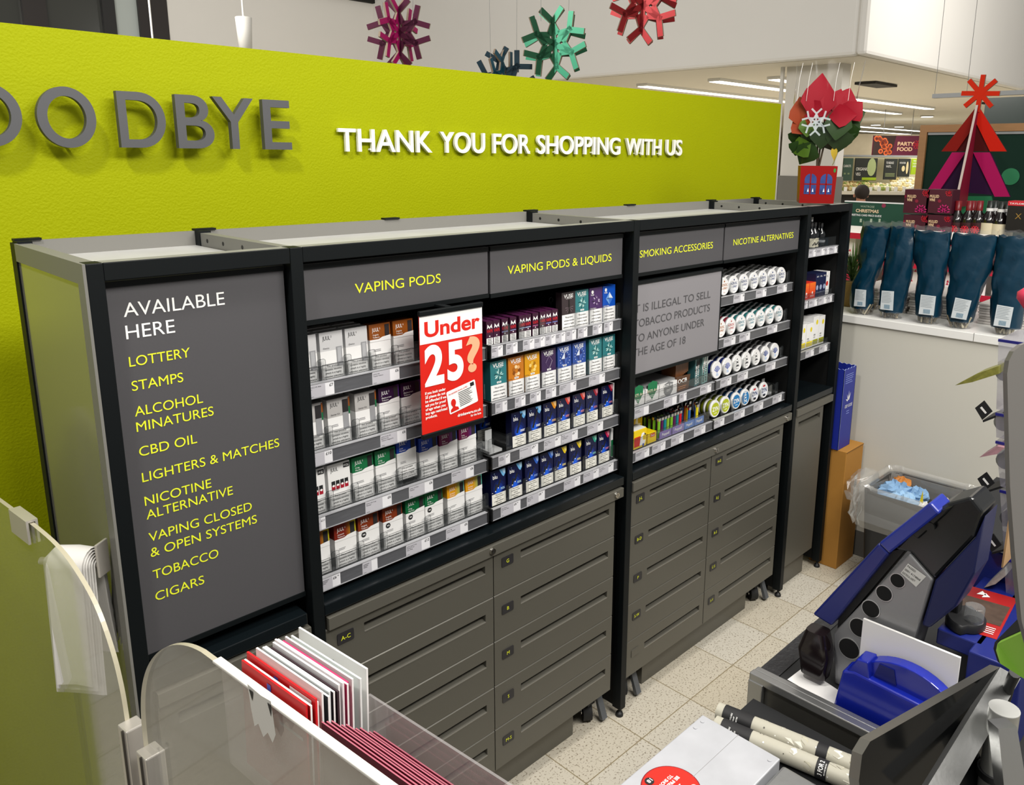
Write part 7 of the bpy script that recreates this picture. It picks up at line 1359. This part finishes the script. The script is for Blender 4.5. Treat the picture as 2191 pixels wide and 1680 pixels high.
slabpx([(2186, 1330), (2172, 1190), (2161, 1040), (2155, 800), (2159, 772), (2169, 752), (2186, 738), (2210, 730), (2330, 720), (2330, 1420), (2210, 1420), (2200, 1380)], [0.80]*12, 0.008, mat('monitor_grey', '#6c6a67', 0.4), 'panel', T)
c = at(2200, 640, 1.0); solo(MB().lathe([(0.004, -0.012), (0.013, 0.0), (0.013, 0.008), (0.006, 0.014)], mat('pink_plastic', '#d03a58', 0.4), c, n=14), 'pink_knob', 'pinkish red edge of a knob cut by the right border', 'knob', loc=c)

# ------------------------------------------------------------------ clear checkout screens at the left
ACR = clear('acrylic_sheet', '#d8d8d0', 0.12, 0.05, 1.0, 1.6); ACE = mat('acrylic_cut_edge', '#b9b39c', 0.3, spec=0.6); ALU = mat('aluminium_post', '#c9c4bc', 0.35, m=0.45)
PO = V((-1.247, -0.422, 0)); DS = V((-0.1, 1, 0)).normalized(); NS = V((1, 0.1, 0)).normalized()
def SZ(s, z, k=0): return PO+DS*s+NS*k+UZ*z
def smooth_path(P, n=5):
    out = []
    for i in range(1, len(P)-2):
        for k in range(n):
            t = k/n; a, b, c, d = (V(P[j]) for j in (i-1, i, i+1, i+2)); q = 0.5*(2*b+(c-a)*t+(2*a-5*b+4*c-d)*t*t+(3*b-a-3*c+d)*t**3); out.append((q.x, q.y))
    return out+[P[-2]]
def sheet(T, outline, th=0.006):
    f = [SZ(s, z, 0) for s, z in outline]; g = [SZ(s, z, th) for s, z in outline]; n_ = len(f)
    mb = MB().poly(f, ACR).poly(g[::-1], ACR); mb.build('clear_sheet', T)
    MB().add(f+g, [(i, (i+1) % n_, n_+(i+1) % n_, n_+i) for i in range(n_)], ACE).build('sheet_edge', T)
T = thing('checkout_screen', 'clear acrylic checkout screen with white paper draped behind it', 'screen', SZ(0.5, 0))
crv = [(0.267, 0.03), (0.267, 0.794)]+smooth_path([(0.267, 0.74), (0.267, 0.794), (0.272, 0.845), (0.288, 0.896), (0.323, 0.948), (0.376, 0.981), (0.437, 0.999), (0.521, 1.005), (0.6, 1.005)])+[(1.12, 1.005), (1.12, 0.03)]
sheet(T, crv)
q = [SZ(0.523, 0.978, -0.004), SZ(0.61, 0.978, -0.004)]
cl = MB().prism([(-0.005, 0.972), (-0.005, 1.010), (0.011, 1.010), (0.011, 0.972), (0.0075, 0.972), (0.0075, 1.0065), (-0.0015, 1.0065), (-0.0015, 0.972)], 'y', 0.53, 0.60, ALU, M=Matrix(((NS.x, DS.x, 0, PO.x), (NS.y, DS.y, 0, PO.y), (0, 0, 1, 0), (0, 0, 0, 1)))); cl.build('edge_clip', T)
FRM = Matrix(((NS.x, DS.x, 0, PO.x), (NS.y, DS.y, 0, PO.y), (0, 0, 1, 0), (0, 0, 0, 1)))
MB().box(-0.010, 0.016, 0.242, 0.268, 0.0, 0.795, ALU, 0.002, M=FRM).box(-0.013, -0.010, 0.249, 0.2505, 0.0, 0.795, mat('aluminium_groove', '#6c6862', 0.4, m=0.7), M=FRM).build('channel_post', T)
bA, bB = V((-1.297, 0.044, 0.966)), V((-1.254, -0.010, 0.966)); bA, bB = CAMP+(bA-CAMP)*1.05, CAMP+(bB-CAMP)*1.05; bd = (bB-bA).normalized(); bn = V((-bd.y, bd.x, 0)); bn = bn if bn.y > 0 else -bn   # bn points away from the till
MB().cyl(bA-bd*0.01, bB+bd*0.02, 0.006, ALU, 12).build('hook_bar', T)
MB().box(-0.013, 0.013, -0.002, 0.002, -0.02, 0.034, ALU, 0.0012, M=Matrix.Translation(bB+bd*0.02+UZ*0.004) @ Matrix(((bn.x, bd.x, 0, 0), (bn.y, bd.y, 0, 0), (0, 0, 1, 0), (0, 0, 0, 1)))).build('hook_plate', T)
L = (bB-bA).length
for k in range(6):
    r = 0.008+0.0035*k; hf = 0.215-0.006*k+0.004*(k % 2); hb_ = 0.165-0.008*k; off = 0.006*k; prof = [(-r-0.010, -hf), (-r-0.005, -hf*0.5), (-r, 0)]+[(-r*math.cos(math.pi*j/8), r*math.sin(math.pi*j/8)) for j in range(1, 8)]+[(r, 0), (r+0.004, -hb_*0.5), (r+0.012, -hb_)]
    A0 = bA+bd*(off*0.6); A1 = bB+bd*(0.012-off*0.3); rows = [[P_+bn*u+UZ*w for P_ in (A0, A0.lerp(A1, 0.5)+bn*0.002*(k % 3), A1)] for u, w in prof]
    solo(MB().loft(rows, mat('soft_white_paper', '#e6e4e0', 0.85, bump=0.1, bscale=90), caps=False, closed=False), 'draped_paper', 'white folded paper draped over the hook bar behind the left acrylic screen', 'paper', loc=bA, group='white papers on the hook bar')
T = thing('checkout_screen', 'nearer clear acrylic checkout screen holding the greeting-card rack', 'screen', SZ(-0.2, 0))
sheet(T, ([(0.216, 0.03), (0.216, 0.74)]+smooth_path([(0.216, 0.70), (0.216, 0.785), (0.211, 0.84), (0.196, 0.886), (0.168, 0.928), (0.128, 0.964), (0.080, 0.990), (0.03, 1.002), (-0.03, 1.002)])+[(-0.55, 1.002), (-0.55, 0.03)])[::-1])
MB().box(-0.010, 0.016, 0.190, 0.218, 0.0, 0.780, ALU, 0.002, M=FRM).box(-0.013, -0.010, 0.200, 0.2015, 0.0, 0.780, mat('aluminium_groove', ''), M=FRM).build('channel_post', T)
# greeting-card rack hung on the screen
T = thing('greeting_card_rack', 'clear acrylic card rack hung on the nearer screen, full of greeting cards', 'rack', SZ(-0.2, 0.87, 0.05))
RKM = clear('rack_acrylic', '#d8d4d4', 0.24, 0.08); LIPM = mat('rack_lip_white', '#d9d7d0', 0.35)
def RX(k0, k1, s0, s1, z0, z1, m, nm, b=0): return MB().box(k0, k1, s0, s1, z0, z1, m, b, M=FRM).build(nm, T)
RX(0.0065, 0.0095, -0.45, 0.0, 0.872, 0.992, RKM, 'front_plate'); RX(0.0065, 0.105, -0.45, 0.0, 0.868, 0.872, RKM, 'base_plate'); RX(0.0065, 0.105, -0.003, 0.0, 0.872, 0.945, RKM, 'end_plate'); RX(0.102, 0.105, -0.45, -0.134, 0.872, 0.965, RKM, 'back_plate')
RX(-0.003, 0.0075, -0.45, -0.0, 1.0025, 1.006, LIPM, 'hanging_lip', 0.001); RX(0.010, 0.016, -0.45, 0.002, 0.986, 0.992, LIPM, 'front_lip', 0.001)
mb = MB(); pts = [(-0.075, 1.012), (-0.10, 1.010), (-0.118, 1.012), (-0.122, 0.975), (-0.115, 0.962), (-0.107, 0.970), (-0.098, 0.960), (-0.09, 0.972), (-0.082, 0.965), (-0.078, 0.985)]
mb.poly([SZ(s, z, -0.005) for s, z in pts][::-1], mat('tape_white', '#dcdad4', 0.6)).poly([SZ(s, z, -0.0056) for s, z in ((-0.078, 1.008), (-0.086, 1.008), (-0.083, 0.996))], INK).poly([SZ(s, z, -0.0056) for s, z in ((-0.112, 1.008), (-0.119, 1.008), (-0.117, 0.994))], INK); mb.build('torn_tape', T)
cards = [(0.016, '#c81a1e', 'red card', 1.018, 'red'), (0.020, '#b01418', 'dark red card', 1.016, 'red'), (0.025, '#d42024', 'bright red card', 1.022, 'red2'), (0.029, '#c01c22', 'red envelope', 1.014, None), (0.034, '#f0eeec', 'white card', 1.024, None), (0.040, '#26282c', 'charcoal card', 1.016, None), (0.044, '#dfe6e6', 'pale grey envelope', 1.018, None), (0.048, '#2c2024', 'black card', 1.016, None), (0.052, '#3a2a30', 'plum-black card', 1.015, None), (0.056, '#e6e2e4', 'off-white envelope', 1.019, None), (0.060, '#efe9ea', 'white card behind the dark ones', 1.020, None), (0.064, '#c03060', 'pink envelope', 1.017, None), (0.067, '#c8386a', 'rose envelope', 1.016, None), (0.072, '#dfe4e2', 'pale green-white card', 1.018, None), (0.081, '#e4e8e6', 'pale card with a faint green wash', 1.014, None), (0.093, '#f2f2f0', 'large white card with a dark ribbon, rearmost', 1.018, 'bow')]
for i, (k, c, nm, z, dc) in enumerate(cards):
    lean = 0.012*random.Random(i).random(); z -= 0.0155; s0, s1 = -0.140-0.002*(i % 3), -0.020+0.002*(i % 4); m = mat('gcard_'+c[1:], c, 0.45)
    mb = MB(); A0, A1, B0, B1 = SZ(s0, 0.873, k), SZ(s1, 0.873, k), SZ(s0, z, k+0.004), SZ(s1, z, k+0.004); o = NS*0.0022; P = [A0, A1, B1, B0]; Q = [p_+o for p_ in P]
    mb.poly(P, m).poly(Q[::-1], m).add(P+Q, [(a, (a+1) % 4, 4+(a+1) % 4, 4+a) for a in range(4)], WPAP if i % 2 else m)
    if dc in ('red', 'red2'):
        def cq(u, v): return A0.lerp(A1, u).lerp(B0.lerp(B1, u), v)-NS*0.0006
        if dc == 'red2': mb.poly([cq(0.05, 0.70), cq(0.35, 0.70), cq(0.35, 0.97), cq(0.05, 0.97)], WPAP).poly([cq(0.1, 0.75), cq(0.3, 0.75), cq(0.3, 0.93), cq(0.1, 0.93)], mat('barcode_grey', '#6a6464', 0.6))
        for u, v in ((0.52, 0.9), (0.58, 0.82)): mb.poly([cq(u, v), cq(u+0.06, v), cq(u+0.06, v+0.06), cq(u, v+0.06)], mat('card_blue_dot', '#4a5cc0', 0.5))
        mb.poly([cq(0.05, 0.66), cq(0.4, 0.66), cq(0.4, 0.69), cq(0.05, 0.69)], WPAP)
    if dc == 'bow':
        def cq(u, v): return A0.lerp(A1, u).lerp(B0.lerp(B1, u), v)-NS*0.0006
        mb.poly([cq(0.45, 0.72), cq(0.40, 0.84), cq(0.47, 0.90), cq(0.50, 0.76)], mat('ribbon_dark', '#3c4448', 0.6)).poly([cq(0.52, 0.74), cq(0.62, 0.86), cq(0.68, 0.82), cq(0.55, 0.73)], mat('ribbon_dark', '')).poly([cq(0.50, 0.74), cq(0.53, 0.74), cq(0.44, 0.58), cq(0.41, 0.60)], mat('ribbon_dark', ''))
    solo(mb, 'greeting_card', f'{nm} in the clear rack, {ORD[i] if i < 12 else ["thirteenth", "fourteenth", "fifteenth", "last"][i-12]} from its front', 'card', loc=SZ(-0.09, 0.873, k))
for i in range(12):
    k = 0.026+0.0058*i; z = 0.984+0.002*(i % 3)-0.005*i; m = mat('burgundy_envelope' if i % 2 else 'burgundy_envelope_dark', '#7c1830' if i % 2 else '#5c0f22', 0.5)
    mb = MB(); A0, A1, B0, B1 = SZ(-0.43, 0.873, k), SZ(-0.152, 0.873, k), SZ(-0.43, z, k+0.003), SZ(-0.152, z, k+0.003); P = [A0, A1, B1, B0]; Q = [p_+NS*0.0016 for p_ in P]
    mb.poly(P, m).poly(Q[::-1], m).add(P+Q, [(a, (a+1) % 4, 4+(a+1) % 4, 4+a) for a in range(4)], mat('pink_paper_edge', '#b06070', 0.6))
    solo(mb, 'greeting_card', f'burgundy card, {ORD[i]} from the front of the right half of the clear rack', 'card', loc=SZ(-0.3, 0.873, k), group='burgundy cards in the right half of the rack')
